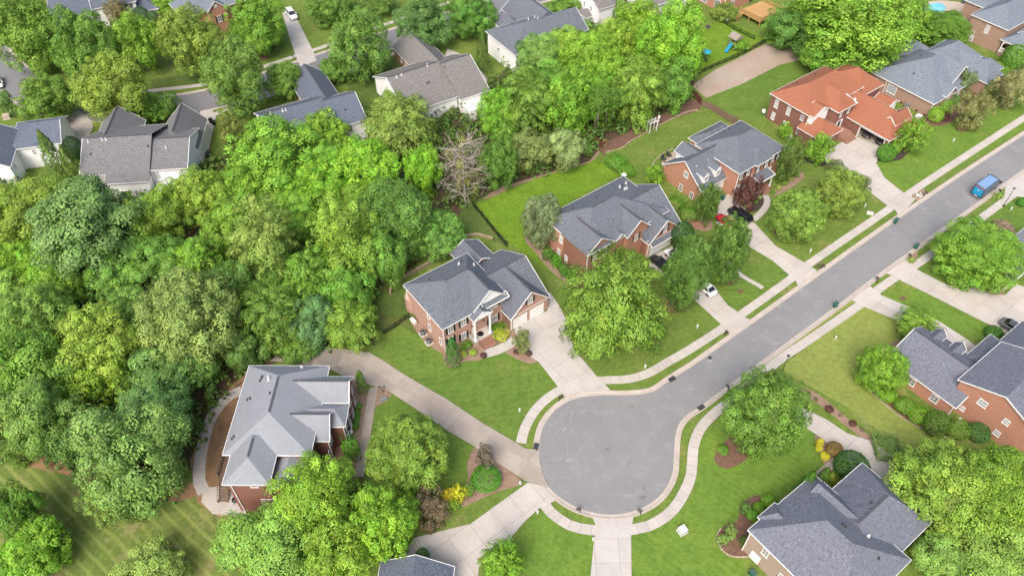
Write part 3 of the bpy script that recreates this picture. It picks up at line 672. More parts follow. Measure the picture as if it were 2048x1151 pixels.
    def garage_door(s, face, plane, along, w_=2.6, h=2.15, z=0):
        loc, rz = s.frame(face, plane, along)
        def fn():
            mb = MB(); nz = 4; nx = max(2, round(w_ / .65))
            mb.box(-w_ / 2, -.03, 0, w_ / 2, .03, h)
            for i in range(nx):
                for j in range(nz):
                    mb.box(-w_ / 2 + (i + .1) * w_ / nx, -.055, (j + .12) * h / nz, -w_ / 2 + (i + .9) * w_ / nx, -.028, (j + .88) * h / nz)
            return mb.mesh('garage_door')
        o = obj('garage_door', cached(('gd', w_, h), fn), M['trim'], s.root, (loc[0], loc[1], z + .02), (0, 0, rz))
        fm = cached(('gdf', w_, h), lambda: MB().box(-w_ / 2 - .14, -.07, 0, -w_ / 2, .03, h + .14).box(w_ / 2, -.07, 0, w_ / 2 + .14, .03, h + .14).box(-w_ / 2, -.07, h, w_ / 2, .03, h + .14).mesh('door_frame'))
        obj('door_frame', fm, M['trim'], o); return o
    def door(s, face, plane, along, z, m='black', w_=1.0, h=2.1):
        loc, rz = s.frame(face, plane, along)
        o = obj('door', cached(('door', w_, h), lambda: MB().box(-w_ / 2, -.04, 0, w_ / 2, .04, h).box(-w_ / 2 + .15, -.06, .2, -.06, -.03, .95).box(.06, -.06, .2, w_ / 2 - .15, -.03, .95).box(-w_ / 2 + .15, -.06, 1.1, -.06, -.03, 1.95).box(.06, -.06, 1.1, w_ / 2 - .15, -.03, 1.95).mesh('door')), M[m], s.root, (loc[0], loc[1], z), (0, 0, rz))
        fm = cached(('doorf', w_, h), lambda: MB().box(-w_ / 2 - .45, -.09, 0, -w_ / 2, .03, h + .15).box(w_ / 2, -.09, 0, w_ / 2 + .45, .03, h + .15).box(-w_ / 2, -.09, h, w_ / 2, .03, h + .15).mesh('door_frame'))
        obj('door_frame', fm, M['trim'], o)
        obj('handle', cached(('dh',), lambda: MB().lathe([(.01, 0), (.035, .02), (.03, .05), (.005, .06)], n=8).mesh('handle')), M['metal'], o, (w_ / 2 - .1, -.05, 1.0), (R(90), 0, 0))
        return o
    def roof_z(s, u, v, z):
        best = -9
        for A0, B0, A1, B1, ev, rise, half, i0, i1, ax in s.rb:
            a, b = (u, v) if ax == 'u' else (v, u)
            if not (A0 < a < A1 and B0 < b < B1): continue
            best = max(best, min([ev + (b - B0) / half * rise, ev + (B1 - b) / half * rise] + ([ev + (a - A0) / i0 * rise] if i0 else []) + ([ev + (A1 - a) / i1 * rise] if i1 else [])))
        return best if best > 0 else z
    def vent(s, u, v, z, kind='pipe'):
        z = s.roof_z(u, v, z)
        if kind == 'pipe': me, m = cached(('pipe',), lambda: MB().tube([(0, 0, -.3), (0, 0, .42)], .07, 8).tube([(0, 0, -.1), (0, 0, .1)], .16, 8).mesh('vent_pipe')), 'metal_dark'
        else: me, m = cached(('flue',), lambda: MB().tube([(0, 0, -.3), (0, 0, .4)], .07, 8).lathe([(.12, .4), (.15, .45), (.04, .52)], n=8).tube([(0, 0, -.15), (0, 0, .06)], .22, 8).mesh('vent_pipe')), 'plastic_white'
        obj('vent_pipe', me, M[m], s.root, (u, -v, z))
    def downspout(s, u, v, z0, z1): s.part('downspout', MB().box(u - .06, -v - .06, z0, u + .06, -v + .06, z1), 'trim')
    def shed(s, u0, v0, u1, v1, z0, z1, m=None, th=.1, side='v'):
        """a lean-to roof: z0 at v0 and z1 at v1"""
        mb = MB(); P = [(u0, -v0, z0), (u1, -v0, z0), (u1, -v1, z1), (u0, -v1, z1)]
        if side == 'u': P = [(u0, -v0, z0), (u1, -v0, z1), (u1, -v1, z1), (u0, -v1, z0)]
        mb.add(P + [(p[0], p[1], p[2] - th) for p in P], [(0, 1, 2, 3), (7, 6, 5, 4), (0, 4, 5, 1), (1, 5, 6, 2), (2, 6, 7, 3), (3, 7, 4, 0)])
        me = mb.mesh('roof'); bm = bmesh.new(); bm.from_mesh(me); bmesh.ops.recalc_face_normals(bm, faces=bm.faces); bm.to_mesh(me); bm.free()
        ro = obj('roof', me, M[m or s.roof], s.root); fa = MB()
        for i in range(4):
            p, q = P[i], P[(i + 1) % 4]; fa.bar((p[0], p[1], p[2] - .06), (q[0], q[1], q[2] - .06), .13, .17)
        s.part('fascia', fa, 'trim', ro); return ro
    def dormer(s, u, v0, v1, zb, wd, hw, rise, wall='trim', axis='v', win=True):
        """gabled dormer facing the front at v1; zb foot of its face"""
        s.block(u - wd / 2, v0, u + wd / 2, v1, zb + hw, zb + hw + rise, 'v', ('gable', 'gable'), ov=.14, z0=zb - .6, wall=wall, cap=False, th=.07)
        if win: s.window('F', v1 - .15, u, zb + hw * .55, wd * .5, hw * .8, (2, 3))
    def steps(s, u0, u1, v0, n, rise, run, m='paver', dirn=1):
        for i in range(n):
            z1 = rise * (n - i); mb = MB(); a, b = v0 + dirn * run * i, v0 + dirn * run * (i + 1)
            mb.box(u0, -max(a, b) - (0.0), -.2, u1, -min(a, b), z1 - .03).box(u0 - .02, -max(a, b) - .03, z1 - .03, u1 + .02, -min(a, b), z1)
            s.part('step', mb, m)
    def column(s, u, v, z0, z1, r=.17): s.part('column', MB().lathe([(r * 1.5, 0), (r * 1.5, .12), (r * 1.1, .16), (r, .3), (r * .88, z1 - z0 - .3), (r * 1.25, z1 - z0 - .15), (r * 1.45, z1 - z0)], (u, -v, z0), 10), 'trim')
    def unit(s, name, u, v, z, mb, m, rz=0): return s.part(name, mb, m)
def shutter_mesh(w_, h):
    mb = MB(); mb.box(-w_ / 2, -.05, -h / 2, w_ / 2, .0, h / 2)
    for j in range(2):
        z0 = -h / 2 + .06 + j * h / 2; mb.box(-w_ / 2 + .06, -.065, z0, w_ / 2 - .06, -.05, z0 + h / 2 - .12)
    return mb.mesh('shutter')

# ---- 1 the pink brick house on the turning circle
q = Z(780, 450, 3.97)
H = House('brick_house', 'pink brick two-storey house with slate roof, black shutters and white columned entry', q(103, 475), 6.0, 36.4, 'brick_pink', 'roof_slate')
H.block(0, 0, 12.3, 11.5, 6.0, 9.25, 'u', ('hip', 'hip'), hips=(4.25, 3.8))
H.block(5.5, 5.9, 12.25, 11.62, 6.0, 9.2, 'v', ('hip', 'gable'), hips=(.3, 0), gable='siding_white')
H.shed(7.4, 11.2, 12.2, 12.0, 6.55, 6.05)
H.block(4.85, 10.4, 8.45, 12.85, 5.65, 6.85, 'v', ('gable', 'gable'), walls=False, cap=False)
H.part('pediment', MB().add([(5.15, -12.6, 5.62), (8.15, -12.6, 5.62), (6.65, -12.6, 6.62), (5.15, -12.4, 5.62), (8.15, -12.4, 5.62), (6.65, -12.4, 6.62)], [(0, 1, 2), (5, 4, 3), (0, 3, 4, 1), (1, 4, 5, 2), (2, 5, 3, 0)]), 'siding_white')
H.part('porch_beam', MB().box(4.95, -12.75, 5.35, 8.35, -12.45, 5.62).box(4.95, -12.45, 5.35, 5.2, -11.2, 5.6).box(8.1, -12.45, 5.35, 8.35, -11.2, 5.6), 'trim')
H.part('porch_ceiling', MB().box(5.2, -12.45, 5.55, 8.1, -11.1, 5.61), 'trim')
for u in (5.15, 8.0): H.column(u, 12.6, .85, 5.36, .2)
H.part('porch_floor', MB().box(4.85, -13.0, -.3, 8.3, -11.1, .83).box(4.8, -13.05, .83, 8.35, -11.1, .87), 'concrete_pale')
H.steps(5.4, 7.8, 13.05, 5, .17, .33)
for u in (5.3, 7.9):
    H.part('handrail', MB().tube([(u, -13.1, .85), (u, -13.1, 1.75), (u, -14.7, .95), (u, -14.7, 0)], .025, 6).tube([(u, -13.6, .6), (u, -13.6, 1.5)], .015, 5).tube([(u, -14.1, .4), (u, -14.1, 1.25)], .015, 5), 'black')
for u, v0, v1 in ((4.95, 12.4, 11.3), (8.2, 12.4, 11.3)):
    mb = MB().tube([(u, -v0, 1.75), (u, -v1, 1.75)], .03, 6)
    for k in range(6): mb.tube([(u, -v0 + k * .2, .87), (u, -v0 + k * .2, 1.75)], .012, 5)
    H.part('porch_railing', mb, 'black')
H.door('F', 11.12, 6.55, .87)
H.part('door_mat', MB().lathe([(.55, 0), (.55, .02), (.1, .025)], (6.5, -12.0, .87), 14), 'black')
for u in (5.5, 7.7): H.part('wall_lantern', MB().box(u - .09, -11.34, 2.5, u + .09, -11.14, 2.85).lathe([(.13, 0), (.02, .14)], (u, -11.24, 2.85), 8), 'black')
H.block(11.0, .2, 19.15, 13.7, 3.0, 7.0, 'u', ('cut', 'gable'))
H.block(11.0, 6.4, 19.1, 14.1, 3.0, 6.98, 'v', ('hip', 'gable'), hips=(.2, 0))
H.block(11.5, -4.2, 17.4, 1.4, 3.0, 4.6, 'v', ('gable', 'gable'))
for u in (13.05, 16.45): H.garage_door('F', 13.76, u, 2.55, 2.15)
H.window('F', 13.74, 15.05, 4.75, 1.0, 1.35, (2, 4), True)
for p in ((480, 828), (583, 770), (585, 878)): H.window('F', 11.14, 0, 0, .95, 1.5, (2, 4), True, px=q(*p))
H.window('F', 11.14, 1.5, 2.1, .95, 1.5, (2, 4), True)
for p, w_ in (((822, 630), 1.5), ((820, 745), 1.6)): H.window('F', 11.26, 0, 0, w_, 1.5, (4, 4), True, px=q(*p))
for p in ((305, 715), (315, 808), (403, 920)): H.window('L', .36, 0, 0, .7, 1.5, (1, 2), px=q(*p))
H.downspout(.3, 11.2, -.2, 5.9); H.downspout(11.3, 13.85, -.2, 2.9); H.downspout(.3, .35, -.2, 5.9)
for u, v, z, k in ((3.2, 3.0, 7.65, 'pipe'), (9.8, 2.2, 7.3, 'pipe'), (8.9, 2.9, 7.6, 'flue'), (11.0, 4.0, 6.9, 'flue')): H.vent(u, v, z, k)
H.part('turret_wall', MB().lathe([(1.3, -.5), (1.3, 3.0)], (1.2, -.4, 0), 14), 'brick_pink'); H1 = H
# ---- 2 the red brick house with the double garage, seen behind the big willow oak
q = Z(1050, 330, 4.603)
H = House('brick_house', 'red brick two-storey house with slate roof and white dish, next to the bright green backyard', q(165, 483), 6.0, 37, 'brick_red', 'roof_slate')
H.block(0, 0, 18.9, 11.9, 6.0, 9.6, 'u', ('hip', 'hip'), hips=(5.6, 8.4))
H.block(0, 5.0, 6.1, 11.8, 6.0, 8.3, 'v', ('hip', 'gable'), hips=(.3, 0))
H.block(8.2, 5.5, 13.6, 12.7, 6.0, 8.6, 'v', ('hip', 'gable'), hips=(.3, 0))
H.block(6.2, 9.5, 8.6, 12.05, 6.0, 7.0, 'v', ('gable', 'gable'), cap=False)
H.block(11.9, 1.0, 20.2, 13.9, 4.0, 8.35, 'u', ('cut', 'gable'))
H.block(11.9, 7.6, 19.6, 14.5, 3.6, 7.25, 'v', ('hip', 'gable'), hips=(.2, 0))
H.shed(12.3, 14.1, 19.4, 15.0, 3.6, 3.05); H.garage_door('F', 14.16, 15.3, 4.9, 2.2)
H.window('F', 14.14, 15.8, 5.0, .95, 1.4, (2, 4), True)
for p in ((333, 683), (312, 803), (378, 862)): H.window('L', .36, 0, 0, .8, 1.6, (2, 4), px=q(*p), pane='glass_pale')
for u, z in ((2.0, 4.4), (7.4, 4.6), (10.8, 4.5), (4.3, 4.4)): H.window('F', 12.28 if u > 8.5 else 11.5, u, z, .9, 1.5, (2, 4), True)
H.door('F', 11.5, 7.3, .4)
for u, v, z in ((4.5, 2.6, 7.5), (9.4, 3.2, 7.9), (15.6, 3.2, 7.9)): H.vent(u, v, z)
for u, v, z in ((14.4, 3.6, 8.0), (15.6, 4.2, 8.3), (14.9, 4.4, 8.4), (17.0, 2.6, 7.5)): H.vent(u, v, z, 'flue')
H.downspout(.3, 11.6, -.2, 5.9); H.downspout(12.2, 14.2, -.2, 3.5)
H.part('satellite_dish', MB().lathe([(.05, 0), (.35, .07), (.5, .18), (.48, .19), (.3, .1), (.02, .05)], (18.8, -.2, 6.3), 16).tube([(18.8, -.2, 5.9), (18.8, -.2, 6.35)], .04, 6), 'plastic_white')
H.part('drain_pipe', MB().tube([(.1, -3.1, .9), (-.9, -3.1, .7)], .06, 6), 'plastic_white')
H2 = H
# ---- 3 the brick house with two white dormers
q = Z(1310, 220, 4.603)
H = House('brick_house', 'orange-red brick house with blue-grey roof, two white dormers and a back patio', q(430, 740), 3.2, 37, 'brick_red', 'roof_slate')
H.block(-.4, -10.0, 9.5, .3, 3.2, 7.2, 'u', ('gable', 'cut'))
H.block(6.1, -8.3, 19.3, 3.0, 6.0, 9.3, 'u', ('hip', 'hip'), hips=(4.8, 4.6))
H.block(10.5, -2.5, 15.2, 3.4, 6.0, 7.7, 'v', ('hip', 'hip'), hips=(.3, 2.3), cap=False)
H.block(9.6, -12.8, 19.0, -7.4, 3.4, 5.2, 'u', ('hip', 'hip'), cap=False)
H.block(2.3, -9.9, 6.4, -5.4, 5.3, 6.6, 'v', ('gable', 'gable'), wall='siding_white', cap=False, z0=3.0)
for u in (1.5, 4.7): H.dormer(u, -3.4, -.5, 3.9, 1.7, 1.5, .8)
H.shed(10.4, 2.8, 14.8, 5.1, 3.6, 3.1)
for u in (10.7, 14.4): H.column(u, 4.8, .3, 3.0, .13)
H.part('porch_floor', MB().box(10.3, -5.2, -.3, 14.9, -2.6, .35), 'paver'); H.steps(11.8, 13.6, 5.2, 2, .15, .35)
H.garage_door('F', -.1, 4.3, 4.6, 2.2)
for u in (7.4, 9.3, 11.6, 14.0, 16.3, 18.0):
    H.window('F', 3.05 if 10.8 < u < 15 else 2.65, u, 4.7, .85, 1.5, (2, 4), True)
for u in (7.4, 9.3, 16.4): H.window('F', 2.65, u, 1.8, .85, 1.6, (2, 4), True)
H.door('F', 3.05, 12.7, .4)
for p in ((237, 713), (335, 785)): H.window('L', -.02, 0, 0, .85, 1.5, (2, 2), px=q(*p))
H.window('L', -.02, 0, 0, 1.1, 1.3, (1, 1), px=q(288, 592), pane='glass_pale')
for u, v, z in ((12.9, -7.3, 6.6), (14.6, -7.3, 6.6), (16.8, -7.3, 6.7), (10.4, -8.7, 4.9)): H.vent(u, v, z)
H.downspout(6.5, 2.7, -.2, 5.9); H3 = H
# ---- 4 the house with the terracotta roof
q = Z(1500, 100, 4.794)
H = House('brick_house', 'dark brick house with terracotta orange shingle roof and an open double garage', q(190, 415), 6.0, 36.5, 'brick_dark', 'roof_orange')
M['ridge_orange'] = mat('ridge_orange', (.40, .125, .065), .85)
H.block(0, 0, 17.8, 10.2, 6.0, 9.2, 'u', ('hip', 'hip'), hips=(5.2, 4.6), cap=False)
H.block(16.8, 1.4, 23.6, 11.4, 5.0, 7.9, 'u', ('hip', 'hip'), cap=False)
H.block(5.7, 4.6, 12.0, 13.0, 6.0, 8.4, 'v', ('hip', 'hip'), hips=(.3, 3.0), cap=False)
H.block(10.2, 8.6, 20.6, 23.0, 3.0, 6.1, 'v', ('hip', 'hip'), hips=(.4, 4.2), cap=False, walls=False)
H.block(-.9, 8.8, 6.0, 15.0, 3.0, 5.1, 'v', ('hip', 'hip'), hips=(.3, 3.2), cap=False)
H.block(.3, 8.4, 5.9, 11.1, 6.0, 7.4, 'v', ('gable', 'gable'), cap=False, gable='siding_white', wall='siding_white', z0=3.6)
H.block(20.4, 11.6, 24.5, 15.6, 2.7, 3.7, 'v', ('gable', 'gable'), cap=False, wall='siding_white')
H.dormer(15.2, 15.0, 18.6, 4.3, 0.7, 1.2, .9) if False else H.block(13.6, 18.2, 19.3, 21.4, 4.2, 5.6, 'u', ('gable', 'gable'), wall='siding_white', cap=False, z0=3.2)
# garage walls with the open bay on the left side
mb = MB(); g0, g1 = 10.6, 20.2
mb.box(g0, -15.9, -.3, g0 + .25, -9.0, 3.0).box(g0, -22.6, -.3, g0 + .25, -21.95, 3.0).box(g0, -21.95, 2.35, g0 + .25, -15.9, 3.0)
mb.box(g1 - .25, -22.6, -.3, g1, -9.0, 3.0).box(g0 + .25, -22.6, -.3, g1 - .25, -22.35, 3.0)
H.part('wall', mb, 'brick_dark')
H.part('garage_frame', MB().box(g0 - .06, -16.05, 0, g0 + .3, -15.9, 2.5).box(g0 - .06, -21.95, 0, g0 + .3, -21.8, 2.5).box(g0 - .06, -21.95, 2.35, g0 - .01, -15.9, 2.5), 'trim')
H.part('garage_floor', MB().box(g0 + .2, -22.3, -.1, g1 - .3, -9.2, .06), 'concrete_old')
for p in ((255, 515), (370, 585), (222, 632), (330, 715)): H.window('L', .36, 0, 0, .85, 1.9 if p[1] < 600 else 1.7, (2, 4), px=q(*p), pane='glass_pale')
for p in ((500, 650), (460, 785)): H.window('L', .36, 0, 0, .75, 1.2, (2, 2), px=q(*p))
H.window('F', 12.6, 7.5, 4.7, .8, 1.4, (2, 4), True); H.window('F', 12.6, 10.0, 4.7, .8, 1.4, (2, 4), True)
H.window('F', 14.6, 2.6, 1.7, 1.0, 1.4, (2, 4), False)
H.door('F', 12.6, 8.0, .9); H.part('porch_floor', MB().box(6.2, -15.2, -.3, 9.8, -12.5, .88), 'paver'); H.steps(6.4, 9.6, 15.25, 4, .21, .33)
H.downspout(.25, 9.95, -.2, 5.9); H.downspout(10.5, 22.75, -.2, 2.9)
for u, v, z in ((5.2, 2.4, 7.2), (11.5, 2.0, 7.0)): H.vent(u, v, z)
H.part('gable_return', MB().bar((10.0, -12.3, 6.0), (12.3, -12.0, 6.2), .4, .3).bar((10.3, -10.6, 7.4), (11.6, -13.0, 6.0), .3, .25), 'trim'); H4 = H
# ---- 5 the blue-grey hip roofed house above it
q = t3
H = House('brick_house', 'tan brick house with pale blue-grey hip roof between the terracotta roof and the porch house', q(1140, 415), 3.6, 36.5, 'brick_tan', 'roof_blue')
H.block(0, 0, 17.0, 16.1, 3.6, 7.9, 'u', ('hip', 'hip'), hips=(8.4, 6.5), cap=False)
H.block(9.5, -3.4, 19.5, 3.6, 3.4, 5.8, 'u', ('hip', 'hip'), cap=False)
H.block(15.0, 2.4, 26.0, 11.5, 3.6, 7.0, 'u', ('hip', 'hip'), cap=False)
H.block(8.8, 7.0, 15.0, 14.4, 4.6, 7.5, 'v', ('hip', 'gable'), hips=(.3, 0), cap=False)
H.block(17.0, 6.0, 23.6, 18.2, 3.2, 6.0, 'v', ('hip', 'hip'), hips=(.3, 3.2), cap=False)
H.block(22.5, 11.0, 26.6, 16.6, 3.0, 4.7, 'u', ('hip', 'hip'), cap=False)
H.block(3.8, 11.6, 8.0, 16.4, 4.0, 5.7, 'v', ('hip', 'gable'), hips=(.3, 0), cap=False)
q7 = Z(1740, 130, 9.589)
H.window('L', .36, 0, 0, 2.2, 1.9, (1, 1), px=q7(415, 470), pane='glass_pale')
H.window('L', .36, 2.0, 1.8, .9, 1.5, (2, 4))
H.window('F', 15.98, 5.9, 2.2, 1.2, 1.6, (2, 4)); H.window('F', 14.0, 12.0, 3.0, 1.2, 1.6, (2, 4)); H.window('F', 17.8, 20.3, 1.7, 1.6, 1.6, (4, 4)); H.door('F', 15.7, 10.0, .2)
H.downspout(.3, 4.6, -.2, 3.5); H.downspout(.3, 15.8, -.2, 3.5); H.vent(3.6, 7.9, 5.6); H.vent(9.5, 5.2, 6.4)
for i in range(4): H.part('crawl_vent', MB().box(.3, -(15 - i * 1.9) - .25, .15, .4, -(15 - i * 1.9) + .25, .4), 'black')
H5 = H
# ---- 6 corner house with the white porch
H = House('brick_house', 'tan brick house with blue-grey roof and white arched side porch, top right corner', q(1735, 85), 6.0, 36.5, 'brick_tan', 'roof_blue')
H.block(0, 0, 20, 9.4, 6.0, 9.3, 'u', ('hip', 'hip'), cap=False)
H.block(5.4, -5.0, 16, 1.0, 6.0, 7.8, 'u', ('hip', 'hip'), cap=False)
H.block(-.3, 8.8, 14, 16.5, 3.6, 6.4, 'u', ('hip', 'hip'), hips=(2.8, 2.8), cap=False, walls=False)
H.part('wall', MB().box(3.2, -16.0, -.4, 13.5, -9.2, 3.6), 'brick_tan')
H.part('porch_floor', MB().box(-.3, -16.0, -.4, 3.2, -9.4, .9), 'brick_tan')
for v in (9.6, 12.6, 15.8): H.column(-.05, v, .9, 3.5, .14)
for v0, v1 in ((9.7, 12.5), (12.7, 15.7)):
    mb = MB().box(-.12, -v1, 1.75, .02, -v0, 1.85).box(-.1, -v1, .95, .0, -v0, 1.05)
    for k in range(9): vv = v0 + (v1 - v0) * (k + .5) / 9; mb.box(-.08, -vv - .05, 1.05, -.02, -vv + .05, 1.75)
    H.part('porch_railing', mb, 'trim')
    mb = MB(); n = 10
    for k in range(n):
        a0, a1 = math.pi * k / n, math.pi * (k + 1) / n; c, r = (v0 + v1) / 2, (v1 - v0) / 2
        for (a, b) in ((a0, a1),): mb.add([(x, -(c + r * .92 * math.cos(t)), 2.6 + .7 * math.sin(t)) for x in (-.12, .02) for t in (a, b)] + [(x, -(c + r * math.cos(t) * 1.0), 3.5) for x in (-.12, .02) for t in (a, b)], [(0, 1, 5, 4), (2, 6, 7, 3), (0, 2, 3, 1)])
    H.part('porch_arch', mb, 'trim')
H.block(3.0, 10.5, 6.6, 14.0, 5.0, 6.2, 'u', ('gable', 'gable'), cap=False, wall='siding_white', z0=4.2, ov=.15)
for p, w_, h in (((1830, 172), .9, 1.9), ((1738, 222), .9, 1.5)): H.window('L', .36, 0, 0, w_, h, (2, 4), px=q(*p), pane='glass_pale')
H.window('L', .36, 2.0, 1.8, .9, 1.5, (2, 4)); H.vent(6, 4, 8.0); H6 = H
# ---- 7 the walk-out house bottom left
q = q3
H = House('brick_house', 'dark brick house with pale grey hip roof above a walk-out basement, beside the woods', q(305, 125), 6.2, -.4, 'brick_dark', 'roof_light', zg=0)
H.block(0, 0, 11.7, 14.7, 6.2, 9.3, 'v', ('hip', 'hip'), hips=(4.0, 4.6), z0=-2.9)
H.block(1.1, 10.6, 7.2, 19.0, 6.2, 8.0, 'v', ('hip', 'hip'), hips=(2.4, 2.9), z0=-2.9)
H.block(6.6, 1.9, 15.5, 6.4, 6.2, 8.3, 'u', ('hip', 'gable'), hips=(.4, 0), z0=-1)
H.block(6.6, 6.0, 15.4, 9.9, 5.6, 7.1, 'u', ('hip', 'hip'), hips=(.4, 1.6), z0=-1, cap=False)
H.block(6.6, 6.8, 13.6, 12.0, 5.3, 8.0, 'u', ('hip', 'gable'), hips=(.4, 0), z0=-1)
H.block(6.4, 10.6, 10.9, 18.6, 4.4, 5.6, 'v', ('hip', 'hip'), hips=(.4, 1.6), z0=-1.6, cap=False)
for v, z in ((3.0, 4.5), (5.0, 4.5), (7.0, 4.3), (8.9, 4.3), (3.0, 1.7), (5.0, 1.7), (7.0, 1.7), (8.9, 1.7)): H.window('R', 15.08, v, z, .9, 1.5, (2, 4), True)
H.window('R', 13.2, 10.7, 3.6, 1.0, 1.5, (2, 4), False); H.window('F', 18.6, 4.9, 5.3, 1.0, .9, (1, 1)); H.window('F', 18.6, 5.9, 1.0, 2.0, 1.3, (2, 2)); H.door('R', 12.9, 11.2, .3)
H.part('porch_floor', MB().box(10.5, -13.6, -.6, 14.4, -9.6, .3), 'paver'); H.steps(13.0, 15.2, 13.6, 2, .14, .4)
H.part('chair', MB().box(12.0, -12.2, .3, 13.4, -11.4, .75).box(12.0, -11.4, .3, 13.4, -11.2, 1.2).box(11.9, -12.2, .3, 12.05, -11.2, .95).box(13.35, -12.2, .3, 13.5, -11.2, .95), 'metal_dark') if False else None
for u, v, z in ((3.1, 3.2, 8.4), (3.0, 3.5, 8.4), (2.9, 3.9, 8.4), (1.6, 6.6, 7.4), (2.0, 6.5, 7.6), (.9, 12.6, 6.9), (1.1, 12.3, 7.0), (5.2, 6.8, 9.1)): H.vent(u, v, z)
for u, v, z in ((4.3, 3.9, 9.0), (4.4, 4.3, 9.05), (8.0, .9, 6.8)): H.vent(u, v, z, 'flue')
H.downspout(15.0, 9.6, -.4, 5.5); H.downspout(13.25, 11.7, -.4, 5.2); H.downspout(10.6, 14.6, -.6, 5.0); H.downspout(2.0, 18.7, -2.7, 6.1)
H.part('hose_reel', MB().box(1.35, -16.6, -2.4, 1.5, -16.2, -1.9), 'plastic_white'); H7 = H
# timber deck along the left side
dk = empty('deck', (*H.world(-1.0, 8.0), -2.5), R(-.4), label='brown timber deck with railing along the left side of the walk-out house', cat='deck')
for k in range(14): obj('plank', cached(('dkp',), lambda: MB().box(-1.0, -6.4, 2.36, -.88 + .02, 5.2, 2.42).mesh('plank')), M['wood_grey'], dk, (k * .15 - .5, 0, 0))
for y in (-6.3, -3.4, -.5, 2.4, 5.1): obj('post', cached(('dkpost',), lambda: MB().box(-.09, -.09, -.4, .09, .09, 3.5).mesh('post')), M['wood_grey'], dk, (-1.45, y, 0))
for y0, y1 in ((-6.3, -3.4), (-3.4, -.5), (-.5, 2.4), (2.4, 5.1)):
    mb = MB().box(-1.5, y0 + .09, 3.38, -1.38, y1 - .09, 3.48).box(-1.48, y0 + .09, 2.55, -1.4, y1 - .09, 2.63)
    for k in range(12): yy = y0 + .2 + (y1 - y0 - .4) * k / 11; mb.box(-1.46, yy - .02, 2.63, -1.42, yy + .02, 3.38)
    mb.build('railing', M['wood_grey'], dk)
for k in range(9): obj('stair_tread', cached(('dkt',), lambda: MB().box(-.6, -.16, -.04, .6, .16, .04).mesh('stair_tread')), M['wood_grey'], dk, (-.6, -6.6 - k * .28, 2.2 - k * .25))
for x in (-1.25, .05): MB().bar((x, -6.4, 2.3), (x, -9.2, -.1), .08, .25).bar((x, -6.4, 3.3), (x, -9.1, .9), .07, .1).box(x - .05, -9.2, -.3, x + .05, -9.1, 1.0).build('stair_rail', M['wood_grey'], dk)
# ---- 8 the buff house bottom right
q = Z(1420, 880, 4.248)
H = House('brick_house', 'buff brick house with lavender-slate hip roof, bottom right beside ball topiaries', q(320, 760), 5.5, 37, 'brick_buff', 'roof_br')
H.block(0, 0, 12.8, 14.4, 5.5, 9.4, 'v', ('hip', 'hip'), hips=(5.6, 5.2), cap=False)
H.block(2.3, -.4, 5.6, 6.0, 5.5, 6.9, 'v', ('hip', 'hip'), hips=(1.4, .3), cap=False)
H.block(8.4, 1.5, 12.9, 8.0, 5.5, 7.8, 'v', ('hip', 'hip'), hips=(.1, .3), cap=False)
H.block(9.5, 2.7, 19.8, 13.1, 4.8, 8.0, 'u', ('hip', 'hip'), hips=(.4, 3.6))
q9 = t9
H.window('L', .36, 3.0, 3.9, .9, 1.5, (2, 4)); H.window('L', .36, 9.0, 3.9, .9, 1.5, (2, 4)); H.window('L', .36, 6.4, 1.9, 1.6, 1.9, (2, 4))
H.window('B', 0, 4.0, 3.4, 1.2, 1.5, (2, 4)); H.door('B', .36, 7.0, .2)
H.part('utility_panel', MB().box(.2, -2.9, .3, .37, -1.5, 1.9), 'trim')
H.vent(8.0, 6.9, 9.0); H.vent(8.1, 7.3, 9.0); H.vent(13.8, 7.2, 7.6); H.vent(10.0, 9.6, 7.8, 'flue'); H.vent(8.6, 12.0, 6.8)
H.downspout(.3, .4, -.2, 5.4); H8 = H
# ---- 9 the brick house at the right
q = Z(1710, 600, 3.598)
H = House('brick_house', 'red brick house with blue-slate roof and two rear dormers, right of the olive lawn', q(295, 460), 3.0, 36.8, 'brick_red', 'roof_br')
H.block(0, -1.7, 10.6, 9.9, 3.0, 5.9, 'v', ('gable', 'gable'))
H.block(1.8, 7.6, 13.4, 19.6, 6.0, 8.6, 'u', ('gable', 'gable'), cap=False)
H.block(9.0, 5.4, 16.4, 12.0, 3.4, 5.6, 'u', ('hip', 'hip'), cap=False)
H.block(13.0, 6.9, 23, 14.0, 3.4, 5.8, 'u', ('hip', 'hip'), cap=False)
for v in (.9, 4.1): H.block(5.8, v - 1.0, 9.6, v + 1.0, 4.3, 5.3, 'u', ('gable', 'gable'), cap=False, ov=.12, z0=3.0, wall='siding_white', th=.07)
for p, w_, h in (((773, 778), .7, .85), ((918, 740), 1.3, 1.2), ((1088, 875), .9, 1.0), ((1020, 955), .9, 1.0)): H.window('L', 2.16, 0, 0, w_, h, (1, 2), px=q(*p), pane='glass_pale')
for p in ((790, 862), (945, 905)): a, z = H.hitu(q(*p), 'L', 2.16); H.part('wall_light', MB().box(2.0, -a - .15, z - .1, 2.16, -a + .15, z + .12), 'trim')
H.window('L', .36, 3.0, 1.6, 1.2, 1.4, (2, 4)); H.window('L', .36, 6.8, 1.6, 1.2, 1.4, (2, 4))
H.downspout(.28, 9.5, -.2, 2.9); H9 = H
# ---- 10 right edge garage corner
H = House('brick_garage', 'red brick garage with white door at the right edge, beside the round green tree', (2007, 580), 2.6, 37, 'brick_red', 'roof_light')
H.block(2.6, -5.8, 18, -.1, 2.7, 4.4, 'u', ('gable', 'gable'), cap=False); H.garage_door('F', -.46, 6.4, 4.8, 2.1)
H.downspout(3.0, -.5, -.2, 2.6)
